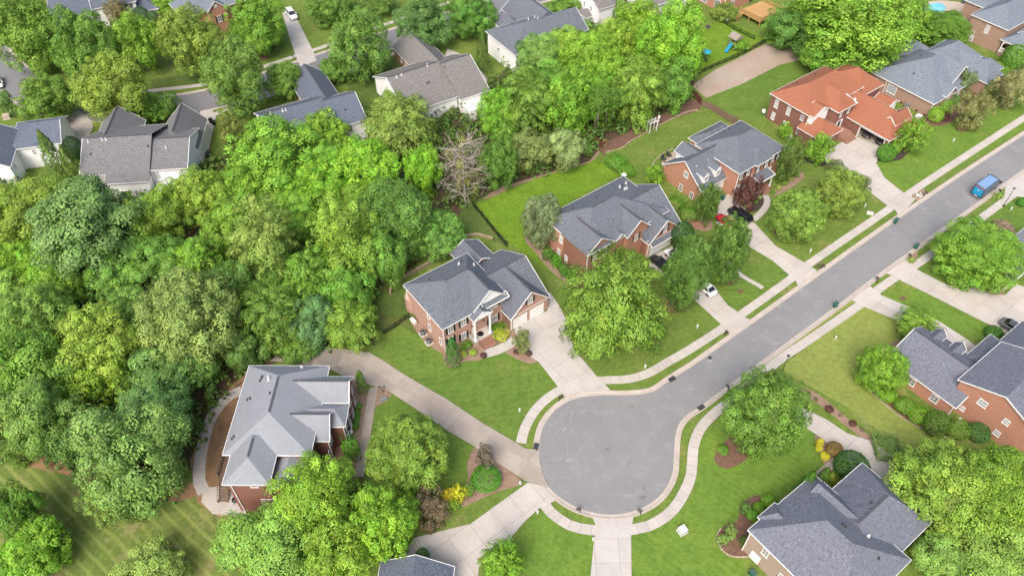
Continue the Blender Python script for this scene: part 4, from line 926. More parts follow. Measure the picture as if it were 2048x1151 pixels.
# ---- 11 roof at the bottom edge
H = House('brick_house', 'slate roofed house cut off by the bottom edge', (831, 1109), 5.6, -4, 'brick_tan', 'roof_navy')
H.block(-4.6, -.05, 4.6, 13, 2.9, 5.6, 'v', ('gable', 'gable'), cap=False)
# ---- 12 white house with grey roof left
q = Z(140, 200, 5.231)
H = House('white_house', 'white sided house with grey gabled roof and two steep back gables', q(130, 785), 5.5, 5.9, 'siding_white', 'roof_grey')
H.block(-.5, -13.8, 11.9, .3, 5.5, 8.9, 'u', ('gable', 'cut'))
H.block(11.5, -12.8, 19.0, -.1, 5.5, 8.05, 'u', ('cut', 'gable'))
H.block(4.3, -16.0, 12.2, 2.2, 4.75, 8.93, 'u', ('cut', 'cut'), cap=False)
H.block(-1.6, -18.6, 7.0, -8.0, 4.2, 8.0, 'v', ('gable', 'hip'), hips=(0, .3))
H.block(11.2, -18.4, 19.2, -8.5, 3.8, 7.9, 'v', ('gable', 'hip'), hips=(0, .3))
for p in ((285, 832), (345, 832)): H.window('F', -.1, 0, 0, 1.0, 1.6, (2, 2), px=q(*p))
H.window('F', -.5, 0, 0, 1.2, 1.6, (2, 2), px=q(910, 785)); H.window('F', -.1, 2.0, 1.8, 1.8, 1.6, (4, 4)); H.window('F', 1.84, 7.0, 1.8, 1.8, 1.8, (4, 4))
H.part('sunroom', MB().box(12.5, -3.2, -.4, 17.0, 1.0, 2.6), 'trim')
for k in range(4): H.window('F', 3.22, 13.2 + k * 1.05, 1.6, .9, 1.6, (2, 3))
for u, v, z, k in ((.7, -6.0, 8.7, 'flue'), (3.2, -6.2, 8.8, 'flue'), (3.9, -6.2, 8.8, 'flue'), (1.3, -3.6, 7.7, 'pipe'), (11.6, -4.4, 7.5, 'pipe'), (14.8, -4.4, 7.2, 'flue')): H.vent(u, v, z, k)
H.window('R', 18.64, -6.0, 3.4, .5, .9, (1, 2)); H.downspout(18.6, -.4, -.2, 5.4); H12 = H
# ---- 13 white house far left
q = Z(0, 180, 5.23)
H = House('white_house', 'white sided house with pale slate roofs at the far left edge', q(145, 520), 5.0, 14, 'siding_white', 'roof_navy')
H.block(-.4, -6.0, 9.2, 3.4, 5.0, 7.4, 'u', ('hip', 'gable'), cap=False)
H.block(-9.0, -3.0, 1.0, 9.0, 5.0, 8.2, 'v', ('gable', 'gable'), cap=False)
H.block(-9, -7.5, 1.2, -2.2, 3.4, 4.6, 'u', ('hip', 'hip'), cap=False)
H.block(-3.0, 2.4, 6.2, 6.8, 5.0, 5.6, 'u', ('gable', 'gable'), cap=False, walls=False) if False else None
H.window('F', 3.04, 3.6, 3.6, .7, 1.3, (1, 2), pane='glass_pale'); H.window('R', .64, 6.6, 3.4, .7, 1.3, (1, 2), pane='glass_pale'); H.window('R', 8.84, -1.2, 3.0, .8, 1.4, (2, 4)); H.window('F', 3.04, 6.8, 1.4, .8, 1.3, (1, 2), pane='glass_pale')
# ---- 14 dark slate roof
q = Z(490, 60, 4.096)
H = House('white_house', 'white sided house with dark blue-slate roof, third from the left along the far street', q(120, 690), 8.0, 28.3, 'siding_white', 'roof_navy')
H.block(-.4, -6.2, 12.8, 6.2, 4.6, 8.0, 'u', ('gable', 'cut'))
H.block(12.4, -4.0, 19.2, 7.4, 5.0, 8.3, 'u', ('cut', 'gable'))
H.block(10.0, -16.5, 17.8, 1.0, 3.4, 6.6, 'v', ('gable', 'hip'), hips=(0, .3), wall='brick_red')
for u, v, z, k in ((2.0, .5, 7.8, 'flue'), (4.4, .6, 7.8, 'flue'), (5.0, .6, 7.8, 'flue'), (10.4, 2.6, 6.6, 'pipe'), (15.8, 4.6, 6.9, 'pipe')): H.vent(u, v, z, k)
H.window('F', 7.04, 15.5, 3.8, .9, 1.5, (2, 4)); H.window('F', 5.84, 4, 3.0, .9, 1.5, (2, 4)); H.window('R', 18.84, 2, 3.2, .8, 1.4, (2, 4))
# ---- 15 taupe roof
H = House('white_house', 'white sided house with wide taupe roof and a small brick front wing', q(1170, 380), 8.0, 31.4, 'siding_white', 'roof_taupe')
H.block(-.5, -8.0, 12.0, 8.6, 3.9, 8.0, 'u', ('gable', 'cut'))
H.block(11.6, -7.0, 18.8, 10.0, 3.9, 8.2, 'u', ('cut', 'gable'))
H.block(9.0, -18.6, 17.6, 1.0, 3.0, 6.4, 'v', ('gable', 'hip'), hips=(0, .3), wall='brick_red')
for u, v, z, k in ((1.6, .9, 7.6, 'flue'), (2.8, .8, 7.6, 'flue'), (9.0, .5, 7.8, 'flue'), (7.0, 4.0, 6.1, 'pipe'), (7.4, 4.0, 6.1, 'pipe'), (12.0, 2.6, 7.6, 'pipe'), (14.4, .9, 8.0, 'pipe')): H.vent(u, v, z, k)
H.window('L', 9.36, -14.5, 1.7, .9, 1.5, (2, 4)); H.window('L', 9.36, -12.2, 1.7, .9, 1.5, (2, 4)); H.part('porch_enclosure', MB().box(12.0, -13.0, -.4, 16.5, -9.4, 2.6), 'trim')
# ---- 16 white with pale slate hip
q = Z(940, 0, 4.876)
H = House('white_house', 'white sided house with blue-grey hip roof behind the woods, top centre', q(150, 305), 5.5, 32.8, 'siding_white', 'roof_slate')
H.block(0, 0, 13.5, 12.9, 5.5, 8.8, 'u', ('hip', 'hip'), hips=(6.3, 4.0), cap=False)
H.block(9.6, 1.6, 20.6, 12.4, 5.5, 8.7, 'u', ('cut', 'gable'), cap=False)
H.block(10.0, -9.0, 19.6, 4.0, 4.2, 7.8, 'v', ('gable', 'hip'), hips=(0, .3), cap=False)
H.block(5.0, -5.0, 10.0, 2.5, 4.2, 6.4, 'v', ('gable', 'hip'), hips=(0, .3), cap=False)
for u, v, z, k in ((8.6, 5.0, 8.1, 'flue'), (10.4, 4.9, 8.1, 'flue'), (11.2, 5.0, 8.1, 'flue'), (17.6, 6.4, 8.6, 'pipe')): H.vent(u, v, z, k)
H.part('wall_light', MB().box(.22, -5.2, 3.0, .37, -4.9, 3.4), 'metal_dark')
# ---- 17a, 17b white houses top
H = House('white_house', 'tall white house with a two-storey bay window at the top edge', q(1075, 0), 5.5, 31, 'siding_white', 'roof_taupe')
H.block(0, -6, 9, 7.6, 6.2, 9.6, 'u', ('gable', 'gable'), cap=False)
H.block(-1.6, -3.4, 2.0, -.6, 3.6, 4.5, 'u', ('hip', 'hip'), cap=False); H.block(-1.6, .8, 2.0, 5.0, 3.4, 4.5, 'u', ('hip', 'hip'), cap=False)
for v in (-2.6, -1.4, 2.0, 3.4): H.window('L', -1.24, v, 1.9, .8, 1.4, (2, 4))
for v in (1.4, 4.2): H.window('L', .36, v, 5.0, .8, 1.3, (2, 4))
H.block(8.0, 3.0, 14, 9.0, 3.0, 5.0, 'u', ('hip', 'hip'), cap=False)
H = House('white_house', 'white house with a taupe lean-to roof, behind the tall trees at the top edge', q(1590, 30), 5.5, 31, 'siding_white', 'roof_taupe')
H.block(0, -5, 14, 4.4, 5.8, 8.8, 'u', ('gable', 'gable'), cap=False)
H.shed(2.6, 3.6, 9.0, 6.8, 4.0, 2.8); H.part('wall', MB().box(3.0, -6.4, -.4, 8.6, -3.6, 2.9), 'siding_white')
for u, z in ((1.4, 4.4), (4.6, 4.6), (6.0, 4.6), (11.4, 4.4), (12.4, 2.0)): H.window('F', 4.04, u, z, .8, 1.3, (2, 4))
# ---- 18 brick house with timber deck
q = q15
H = House('brick_house', 'red brick house with white grid windows behind the golden timber deck', q(570, 210), 0, 36, 'brick_red', 'roof_grey')
H.block(-.4, -12, 10, .4, 6.2, 9.4, 'u', ('hip', 'hip'), cap=False)
for p, w_ in (((490, 60), 1.9), ((300, -30), 1.9)): H.window('L', -.04, 0, 0, w_, 2.2, (4, 5), px=q(*p))
H.window('F', .04, 0, 0, 2.6, 2.2, (6, 5), px=q(690, 80)); H.downspout(-.1, .1, -.2, 6.0)
# ---- 19, 20 top left
q = Z(90, 0, 2048 / 390)
H = House('white_house', 'white sided house with slate roof behind the maples, top left', q(460, 120), 5.0, 24, 'siding_white', 'roof_navy')
H.block(-9, -10, .8, 1.2, 5.2, 8.6, 'u', ('hip', 'gable'), cap=False)
H.block(-.5, -9, 11, .2, 5.4, 8.8, 'u', ('gable', 'gable'), cap=False); H.block(9.5, -6, 15.5, .6, 2.8, 4.6, 'u', ('hip', 'hip'), cap=False)
H.window('F', -.16, 9.0, 4.6, .8, 1.4, (2, 4), True); H.window('F', -.16, 9.4, 1.7, .8, 1.4, (2, 4), True); H.window('F', .22, 12, 1.4, .7, 1.2, (2, 4))
H = House('brick_house', 'red brick house with a white star on its gable, behind the maples at the top', q(1670, 80), 6.0, 36, 'brick_red', 'roof_blue')
H.block(-6, -8, 10, 1.5, 5.6, 8.6, 'u', ('hip', 'hip'), cap=False); H.block(-.4, -4, 4.6, 3.0, 6.0, 8.2, 'v', ('hip', 'gable'), hips=(.3, 0), cap=False)
H.window('F', 2.64, 2.2, 3.6, 1.1, 1.6, (2, 4), True)
st = MB(); sp_ = []
for k in range(10): r_ = .75 if k % 2 == 0 else .25; a = math.pi / 2 + k * math.pi / 5; sp_.append((2.1 + r_ * math.cos(a), -2.72, 6.9 + r_ * math.sin(a)))
n = 10; st.add(sp_ + [(p[0], p[1] + .06, p[2]) for p in sp_], [tuple(range(n)), tuple(reversed(range(n, 2 * n)))] + [(i, (i + 1) % n, (i + 1) % n + n, i + n) for i in range(n)])
H.part('star', st, 'trim')
# ================================================================ trees and shrubs
def leaf_mat(name, trans=.28, rough=.55, bright=1.0):
    m = bpy.data.materials.new(name); m.use_nodes = True; nt = m.node_tree
    b = nt.nodes['Principled BSDF']; out = nt.nodes['Material Output']
    oi = node(nt, 'ShaderNodeObjectInfo'); at = node(nt, 'ShaderNodeAttribute', attribute_name='tint'); geo = node(nt, 'ShaderNodeNewGeometry')
    hs = node(nt, 'ShaderNodeHueSaturation'); nt.links.new(oi.outputs['Color'], hs.inputs['Color'])
    sp = node(nt, 'ShaderNodeSeparateColor'); nt.links.new(at.outputs['Color'], sp.inputs[0])
    # tint.r: brightness of the spray, tint.g: hue of the spray (young yellow tips), random per leaf
    v = math_(nt, 'MULTIPLY_ADD', geo.outputs['Random Per Island'], .26); v.node.inputs[2].default_value = .72
    v = math_(nt, 'MULTIPLY', v, math_(nt, 'MULTIPLY_ADD', sp.outputs[0], .9)); v.node.inputs[1].links[0].from_node.inputs[2].default_value = .62
    h = math_(nt, 'MULTIPLY_ADD', sp.outputs[1], -.045); h.node.inputs[2].default_value = .516
    nt.links.new(v, hs.inputs['Value']); nt.links.new(h, hs.inputs['Hue'])
    nt.links.new(hs.outputs[0], b.inputs['Base Color']); b.inputs['Roughness'].default_value = rough
    b.inputs['Specular IOR Level'].default_value = .3
    tr = node(nt, 'ShaderNodeBsdfTranslucent'); nt.links.new(hs.outputs[0], tr.inputs[0])
    mx = node(nt, 'ShaderNodeMixShader'); mx.inputs[0].default_value = trans
    nt.links.new(b.outputs[0], mx.inputs[1]); nt.links.new(tr.outputs[0], mx.inputs[2]); nt.links.new(mx.outputs[0], out.inputs[0])
    return m
M['leaf'] = leaf_mat('foliage', .16)
M['leaf_dense'] = leaf_mat('foliage_dense', .15)
rs = np.random.RandomState
def unit(v): return v / np.maximum(np.linalg.norm(v, axis=-1, keepdims=True), 1e-6)
def leaves_mesh(name, P, N, size, asp, tint, rg, along=None, bend=.25, flip=.0):
    """P positions, N facing, size length of each leaf spray; one bent quad each"""
    n = len(P); N = unit(N)
    if along is None: along = rg.randn(n, 3)
    U = unit(along - N * np.sum(along * N, 1, keepdims=True)); Vv = np.cross(N, U)
    s = size[:, None]; a = s * asp
    c0 = P - U * s * .5; c1 = P + Vv * a * .5 + N * s * bend * .3; c2 = P + U * s * .5 - N * s * bend * .5; c3 = P - Vv * a * .5 + N * s * bend * .3
    V = np.stack([c0, c1, c2, c3], 1).reshape(-1, 3)
    me = bpy.data.meshes.new(name)
    me.vertices.add(4 * n); me.vertices.foreach_set('co', V.astype(np.float32).ravel())
    me.loops.add(4 * n); me.loops.foreach_set('vertex_index', np.arange(4 * n, dtype=np.int32))
    me.polygons.add(n); me.polygons.foreach_set('loop_start', np.arange(0, 4 * n, 4, dtype=np.int32)); me.polygons.foreach_set('loop_total', np.full(n, 4, dtype=np.int32))
    me.update()
    ca = me.color_attributes.new('tint', 'FLOAT_COLOR', 'POINT')
    t = np.repeat(np.concatenate([tint, np.zeros((n, 1)), np.ones((n, 1))], 1), 4, 0)
    ca.data.foreach_set('color', t.astype(np.float32).ravel())
    return me
def fib(n, rg, jit=.25):
    k = np.arange(n) + .5; ph = np.arccos(1 - 2 * k / n); th = math.pi * (1 + 5 ** .5) * k + rg.rand() * 9
    d = np.stack([np.cos(th) * np.sin(ph), np.sin(th) * np.sin(ph), np.cos(ph)], 1)
    return unit(d + rg.randn(n, 3) * jit)
def norm_crown(P):
    r = np.percentile(np.hypot(P[:, 0], P[:, 1]), 97.5); zt = np.percentile(P[:, 2], 99); P = P / np.array([r, r, 1]); P[:, 2] = np.where(P[:, 2] > 0, P[:, 2] / zt, P[:, 2] / max(.75, -np.percentile(P[:, 2], 1)))
    return P
def crown_round(seed, leaf, lobes=15, lobe_r=.40, sub=16, sub_r=.40, zmin=-.97, gap=0.0, dens=1.0, inner=.12, yellow=.5, spray=0.0, asp=.9, tight=False):
    """a lumpy crown of unit radius: lobes, sprays on the lobes, leaves on the sprays"""
    rg = rs(seed); D = fib(lobes, rg, .26); D = D[D[:, 2] > zmin]
    c = D * (1 - lobe_r * .92) * ((.95 + .1 * rg.rand(len(D), 1)) if tight else (.86 + .24 * rg.rand(len(D), 1)))
    r = lobe_r * ((.85 + .3 * rg.rand(len(D))) if tight else (.76 + .48 * rg.rand(len(D))))
    c = np.concatenate([c, [[0, 0, .12]]]); r = np.append(r, .5)
    P, N, Tn, S, A = [], [], [], [], []
    for i in range(len(c)):
        m = max(6, int(sub * (r[i] / lobe_r) ** 2)); sd_ = fib(m, rg, .32)
        tb = rg.rand()
        for j in range(m):
            if sd_[j, 2] < -.6 and rg.rand() < .6: continue
            sc = c[i] + sd_[j] * r[i] * (.62 + .34 * rg.rand()); sr = r[i] * sub_r * (.6 + .75 * rg.rand())
            if rg.rand() < gap: continue
            dd = np.linalg.norm(c - sc, axis=1) / r; dd[i] = 9
            if dd.min() < .55: continue
            k = max(6, int(dens * 6.5 * (sr / leaf) ** 2)); ld = unit(rg.randn(k, 3) + sd_[j] * .8 + np.array([0, 0, .4]))
            off = ld * sr * (.7 + .45 * rg.rand(k, 1))
            out = unit(sc * np.array([1, 1, .25]) + sd_[j] * .2)
            if spray:
                t = (off @ out)[:, None]; off = off + out * t * spray * 1.3; off[:, 2] = off[:, 2] * (1 - .45 * spray) - spray * .35 * np.maximum(0, t[:, 0]) 
            P.append(sc + off); N.append(ld * .95 + sd_[j] * .45 + np.array([0, 0, .3]) + rg.randn(k, 3) * .27)
            A.append(out + np.array([0, 0, -.5]) + rg.randn(k, 3) * (.35 if spray else 9))
            tv = np.clip(.5 + .20 * rg.randn() + .3 * (tb - .5), 0, 1); hv = np.clip(yellow * rg.rand() + .25 * tb * yellow, 0, 1)
            Tn.append(np.stack([np.clip(tv + .12 * rg.randn(k), 0, 1), np.clip(hv + .15 * rg.randn(k), 0, 1)], 1)); S.append(leaf * (.65 + .8 * rg.rand(k)) * (1.5 if spray else 1))
    k = int(inner * 3.0 / leaf ** 2 * .35); d = unit(rg.randn(k, 3)) * (rg.rand(k, 1) ** .5) * .7
    P.append(d); N.append(unit(d) + rg.randn(k, 3) * .6 + np.array([0, 0, .4])); Tn.append(np.full((k, 2), .35)); S.append(np.full(k, leaf * 2.4)); A.append(rg.randn(k, 3))
    P, N, Tn, S, A = map(np.concatenate, (P, N, Tn, S, A))
    return leaves_mesh('crown', norm_crown(P), N, S, asp, Tn, rg, A)
def crown_feather(seed, leaf, lobes=30, yellow=.5):
    """willow-oak like: layered sprays reaching outwards and drooping, ragged outline"""
    return crown_round(seed, leaf, lobes, .30, 13, .44, -.95, .12, 1.0, .12, yellow, .9, .42)
def crown_cone(seed, leaf, power=.8, dens=1.0, rag=.12):
    rg = rs(seed); k = int(dens * 20 / leaf ** 2); u = rg.rand(k) ** .8; z = -1 + 2 * u
    rad = (1 - u) ** power * (1 + rag * np.sin(u * 26 + rg.rand() * 6)) ; rad = np.maximum(rad, .05); th = rg.rand(k) * 2 * math.pi
    rad *= (1 + .16 * np.sin(th * 5 + u * 14)) ; rr = rad * (.72 + .34 * rg.rand(k))
    d = np.stack([np.cos(th), np.sin(th), np.zeros(k)], 1); P = d * rr[:, None] + np.array([0, 0, 1.]) * z[:, None]
    al = d * .7 + np.array([0, 0, .75]) + rg.randn(k, 3) * .3
    Tn = np.stack([np.clip(.5 + .2 * np.sin(th * 5 + u * 14 + 1) + .15 * rg.randn(k), 0, 1), np.clip(.2 + .2 * rg.rand(k), 0, 1)], 1)
    return leaves_mesh('crown', P, d + np.array([0, 0, .55]) + rg.randn(k, 3) * .35, leaf * (.8 + .8 * rg.rand(k)), .5, Tn, rg, al)
def crown_ball(seed, leaf, rag=.06, box=False, dens=1.0):
    rg = rs(seed); k = int(dens * 34 / leaf ** 2); d = unit(rg.randn(k, 3)); d = d[d[:, 2] > -.75]; k = len(d)
    if box:
        d = d / np.max(np.abs(d), axis=1, keepdims=True) * .86; d += rg.randn(k, 3) * .02
    bumps = unit(rg.randn(26, 3)); bb = (d @ bumps.T).max(1); r = 1 - .10 * (1 - bb) * 6 * rag / .06 * .6 - np.abs(rg.randn(k)) * rag
    Tn = np.stack([np.clip(.5 + .9 * (bb - .9) + .16 * rg.randn(k), 0, 1), np.clip(.3 + .25 * rg.randn(k), 0, 1)], 1)
    me = leaves_mesh('crown', d * r[:, None], d + np.array([0, 0, .3]) + rg.randn(k, 3) * .35, leaf * (.7 + .7 * rg.rand(k)), .65, Tn, rg)
    return me
def limbs_mesh(seed, n=7, top=.75):
    rg = random.Random(seed); mb = MB()
    mb.tube([(0, 0, -.06), (.01, 0, .1), (.0, .012, .45), (.012, 0, .8), (0, 0, 1.15)], [.075, .05, .042, .03, .012], 8)
    for i in range(n):
        a = i * 2.4 + rg.random(); z = .38 + .5 * i / n; L_ = .45 + .3 * rg.random()
        p = [(0, 0, z), (math.cos(a) * L_ * .45, math.sin(a) * L_ * .45, z + .12), (math.cos(a) * L_, math.sin(a) * L_, z + .28 + .1 * rg.random())]
        mb.tube(p, [.03, .02, .007], 6)
        a2 = a + .6; q_ = p[1]; mb.tube([q_, (q_[0] + math.cos(a2) * .22, q_[1] + math.sin(a2) * .22, q_[2] + .18)], [.014, .005], 5)
    return mb.mesh('trunk', True)
LIMBS = [limbs_mesh(i) for i in range(4)]
for m_ in LIMBS: m_.materials.append(M['bark'])
# crown prototypes: kind -> list of meshes, by size class (leaf spray about .3 to .45 m in the world)
def protos(fn, sizes, n=2): return {sz: [fn(sd_, lf) for sd_ in range(n)] for sz, lf in sizes.items()}
SZ = {'L': .050, 'M': .066, 'S': .092, 'T': .15}
PR = {
    'round': {'L': [crown_round(11 + i, .037, 30, .30, 16, .42, tight=True) for i in range(3)], 'M': [crown_round(21 + i, .047, 26, .31, 14, .42, tight=True) for i in range(3)], 'S': [crown_round(31 + i, .066, 16, .38, 12, tight=True) for i in range(2)], 'T': [crown_round(41 + i, .11, 8, .5, 9) for i in range(2)]},
    'oak': {'L': [crown_round(51 + i, .038, 20, .37, 15, .44, gap=.10, yellow=.35) for i in range(3)], 'M': [crown_round(61 + i, .048, 15, .41, 13, .44, gap=.10, yellow=.35) for i in range(2)], 'S': [crown_round(71, .066, 11, .45, 11, .44, gap=.1, yellow=.35)], 'T': [crown_round(75, .11, 8, .5, 9)]},
    'airy': {'L': [crown_round(81 + i, .036, 26, .25, 12, .5, gap=.28, inner=.05, yellow=.6) for i in range(2)], 'M': [crown_round(85 + i, .046, 20, .28, 11, .5, gap=.28, inner=.05, yellow=.6) for i in range(2)], 'S': [crown_round(88, .062, 15, .32, 10, .5, gap=.25, inner=.05)], 'T': [crown_round(89, .11, 9, .42, 8, gap=.2)]},
    'dense': {'L': [crown_round(91 + i, .034, 90, .21, 8, .55, yellow=.4, tight=True) for i in range(2)], 'M': [crown_round(93 + i, .042, 72, .23, 8, .55, yellow=.4, tight=True) for i in range(2)], 'S': [crown_round(95, .06, 24, .30, 10, .46, tight=True)], 'T': [crown_round(96, .10, 12, .4, 9)]},
    'feather': {'L': [crown_feather(101 + i, .036, 34) for i in range(3)], 'M': [crown_feather(105 + i, .046, 28) for i in range(2)], 'S': [crown_feather(108, .062, 20)], 'T': [crown_feather(109, .1, 12)]},
    'cone': {'L': [crown_cone(111, .05)], 'M': [crown_cone(112, .07), crown_cone(118, .07)], 'S': [crown_cone(113, .085, .5, rag=.05), crown_cone(119, .085, .7)], 'T': [crown_cone(114, .11, .45, rag=.04)]},
    'ball': {'L': [crown_ball(121, .05)], 'M': [crown_ball(122, .07)], 'S': [crown_ball(123, .1), crown_ball(124, .1)], 'T': [crown_ball(125, .12), crown_ball(126, .12)]},
    'hedge': {'L': [crown_ball(131, .06, .03, True)], 'M': [crown_ball(132, .08, .03, True)], 'S': [crown_ball(133, .1, .035, True)], 'T': [crown_ball(134, .14, .04, True)]},
}
for d_ in PR.values():
    for l_ in d_.values():
        for me_ in l_: me_.materials.append(M['leaf'])
COL = {'g': (.135, .255, .03), 'b': (.16, .295, .028), 'y': (.205, .315, .035), 'd': (.09, .185, .032), 'k': (.05, .115, .026), 'u': (.105, .205, .058), 'o': (.15, .205, .042), 's': (.16, .225, .065), 'p': (.185, .295, .06), 'n': (.17, .125, .075), 'r': (.085, .036, .03), 'Y': (.44, .41, .025), 'v': (.19, .14, .12), 'l': (.225, .32, .035), 'w': (.165, .21, .09)}
TN = [0]; WG = 'trees of the woods between the two streets'
def sizeclass(r): return 'L' if r > 5.2 else 'M' if r > 3.2 else 'S' if r > 1.5 else 'T'
def plant(name, cat, kind, px, py, rx, ry, col, label, group=None, clear=.10, lift=None, trunk=True, hz=None):
    """px, py the middle of the crown in the picture, rx, ry its half sizes there; stands on the land below"""
    i = TN[0]; TN[0] += 1; rg = random.Random(i * 7 + 3)
    zc = 4.0; grow = 1.0; rx *= grow; ry *= grow
    for _ in range(6):
        x, y = G(px, py, zc); D = math.sqrt(x * x + y * y + (CAM_H - zc) ** 2)
        el = math.atan2(CAM_H - zc, math.hypot(x, y)); r = rx * D / FPX; rv = ry * D / FPX
        rz = math.sqrt(max((.45 * r) ** 2, (rv ** 2 - (r * math.sin(el)) ** 2))) / math.cos(el) if rv > r * math.sin(el) else .45 * r
        rz = min(rz, 2.6 * r) if kind in ('cone', 'ball', 'hedge') else min(rz, (1.9 if kind == 'dense' else 1.35) * r)
        if kind == 'cone': rz = max(rz, 1.2 * r)
        gz = T(x, y); zc = gz + rz * .93 + (clear * 2 * rz if lift is None else lift)
    root = empty(name, (x, y, gz), rg.random() * 6.28, label=label, cat=cat, group=group)
    pl = PR[kind][sizeclass(r)]; me = pl[i % len(pl)]
    c = COL[col] if isinstance(col, str) else col
    j = lambda: 1 + .16 * (rg.random() - .5); m_ = (.155, .25, .04); c = tuple((a * .72 + b * .28 if name.endswith('tree') or name.endswith('oak') else a) * j() * (1.62 if group == WG else 1.42) for a, b in zip(c, m_))
    obj('crown', me, None, root, (0, 0, zc - gz), (0, 0, rg.random() * 6), (r, r, rz), c)
    if trunk:
        obj('trunk', LIMBS[i % 4], None, root, (0, 0, 0), None, (max(r * .9, .2), max(r * .9, .2), zc - gz))
    return root
def trees(kindlist, group=None):
    for e in kindlist:
        plant('tree' if len(e) < 8 else e[7], 'tree', e[0], *e[1:5], e[5], e[6], group)
WG = 'trees of the woods between the two streets'
# ---- street trees top left
SG = 'street trees along the far street'
trees([
 ('round', 51, 65, 58, 61, 'g', 'broad bright green tree in the top left corner above the far street', 'maple_tree'),
 ('round', 168, 88, 53, 59, (.11, .23, .035), 'large mid green tree, second from the top left corner', 'maple_tree'),
 ('round', 274, 84, 40, 48, 'b', 'narrower fresh green tree below the brown-leaved tree', 'maple_tree'),
 ('round', 380, 80, 55, 59, (.17, .28, .035), 'rounded green tree in front of the brick gable with the star', 'maple_tree'),
 ('round', 512, 45, 57, 52, (.15, .30, .025), 'broad fresh green tree left of the white car driveway', 'maple_tree'),
 ('round', 92, 195, 52, 39, (.12, .20, .03), 'low olive green tree above the far left white house', 'maple_tree'),
 ('round', 222, 184, 65, 59, (.185, .285, .035), 'yellow-green tree above the white house with steep gables', 'maple_tree'),
 ('round', 300, 217, 37, 26, (.13, .24, .03), 'small mid green tree tucked below the yellow-green tree', 'maple_tree'),
 ('airy', 343, 212, 20, 26, 'k', 'small dark airy tree beside the far street bend', 'dogwood_tree'),
 ('round', 469, 160, 58, 66, (.11, .21, .035), 'dark green tree with yellow tips left of the dark slate roof', 'maple_tree'),
 ('dense', 572, 162, 39, 33, (.14, .24, .04), 'low spreading tree between the far street and dark slate roof', 'crape_myrtle'),
 ('round', 719, 90, 58, 63, (.12, .23, .04), 'large green tree right of the far driveway with the white car', 'maple_tree'),
 ('dense', 664, 141, 29, 23, (.12, .21, .035), 'small bushy tree at the foot of the large street tree', 'crape_myrtle'),
 ('round', 848, 42, 59, 48, (.095, .20, .055), 'bluish green tree behind the small brick wing', 'maple_tree'),
 ('round', 944, 30, 48, 41, (.09, .20, .03), 'dark green tree at the top left of the blue-grey hip roof', 'maple_tree'),
 ('round', 655, 14, 39, 33, 'd', 'dark green tree cut by the top edge, right of the white car', 'maple_tree'),
 ('airy', 692, 12, 38, 24, 'd', 'dark airy tree at the top edge above the large street tree', 'maple_tree'),
 ('round', 1136, 8, 39, 22, (.12, .26, .03), 'small fresh green tree at the top edge left of the bay window house', 'maple_tree'),
 ('round', 755, 6, 35, 17, 'd', 'green tree cut by the top edge above the far sidewalk', 'maple_tree'),
 ('airy', 14, 205, 17, 28, 'u', 'thin bluish young tree at the left edge below the far street', 'dogwood_tree'),
 ('airy', 236, 24, 20, 35, 'n', 'brown-leaved upright tree against the white house at the top', 'plum_tree'),
], SG)
plant('holly_tree', 'tree', 'cone', 965, 98, 17, 44, 'k', 'dark columnar evergreen at the corner of the blue-grey hip roof')
plant('shrub', 'shrub', 'ball', 281, 30, 14, 14, 'k', 'dark round shrub by the top left white house')
plant('shrub', 'shrub', 'ball', 305, 34, 10, 11, 'k', 'smaller dark shrub beside the curved path at the top left')
plant('shrub', 'shrub', 'round', 310, 56, 20, 15, 'o', 'pale olive shrub between two street maples at the top')
plant('shrub', 'shrub', 'round', 330, 10, 26, 15, 'b', 'bright green shrub cut by the top edge beside the brick gable')
plant('magnolia_shrub', 'shrub', 'dense', 462, 258, 24, 30, 'o', 'large olive magnolia bush beside the narrow dry side yard')
plant('conifer_tree', 'tree', 'cone', 107, 318, 26, 52, (.10, .165, .035), 'pointed conifer against the far left white wall')
plant('conifer_tree', 'tree', 'cone', 145, 338, 19, 44, (.12, .19, .035), 'slimmer conifer beside the grey gabled roof corner')
plant('shrub', 'shrub', 'ball', 147, 297, 16, 22, (.022, .06, .014), 'dark rounded evergreen bush between two left houses')
plant('shrub', 'shrub', 'ball', 128, 260, 9, 7, 'k', 'small dark shrub under the olive street tree by the left driveway')
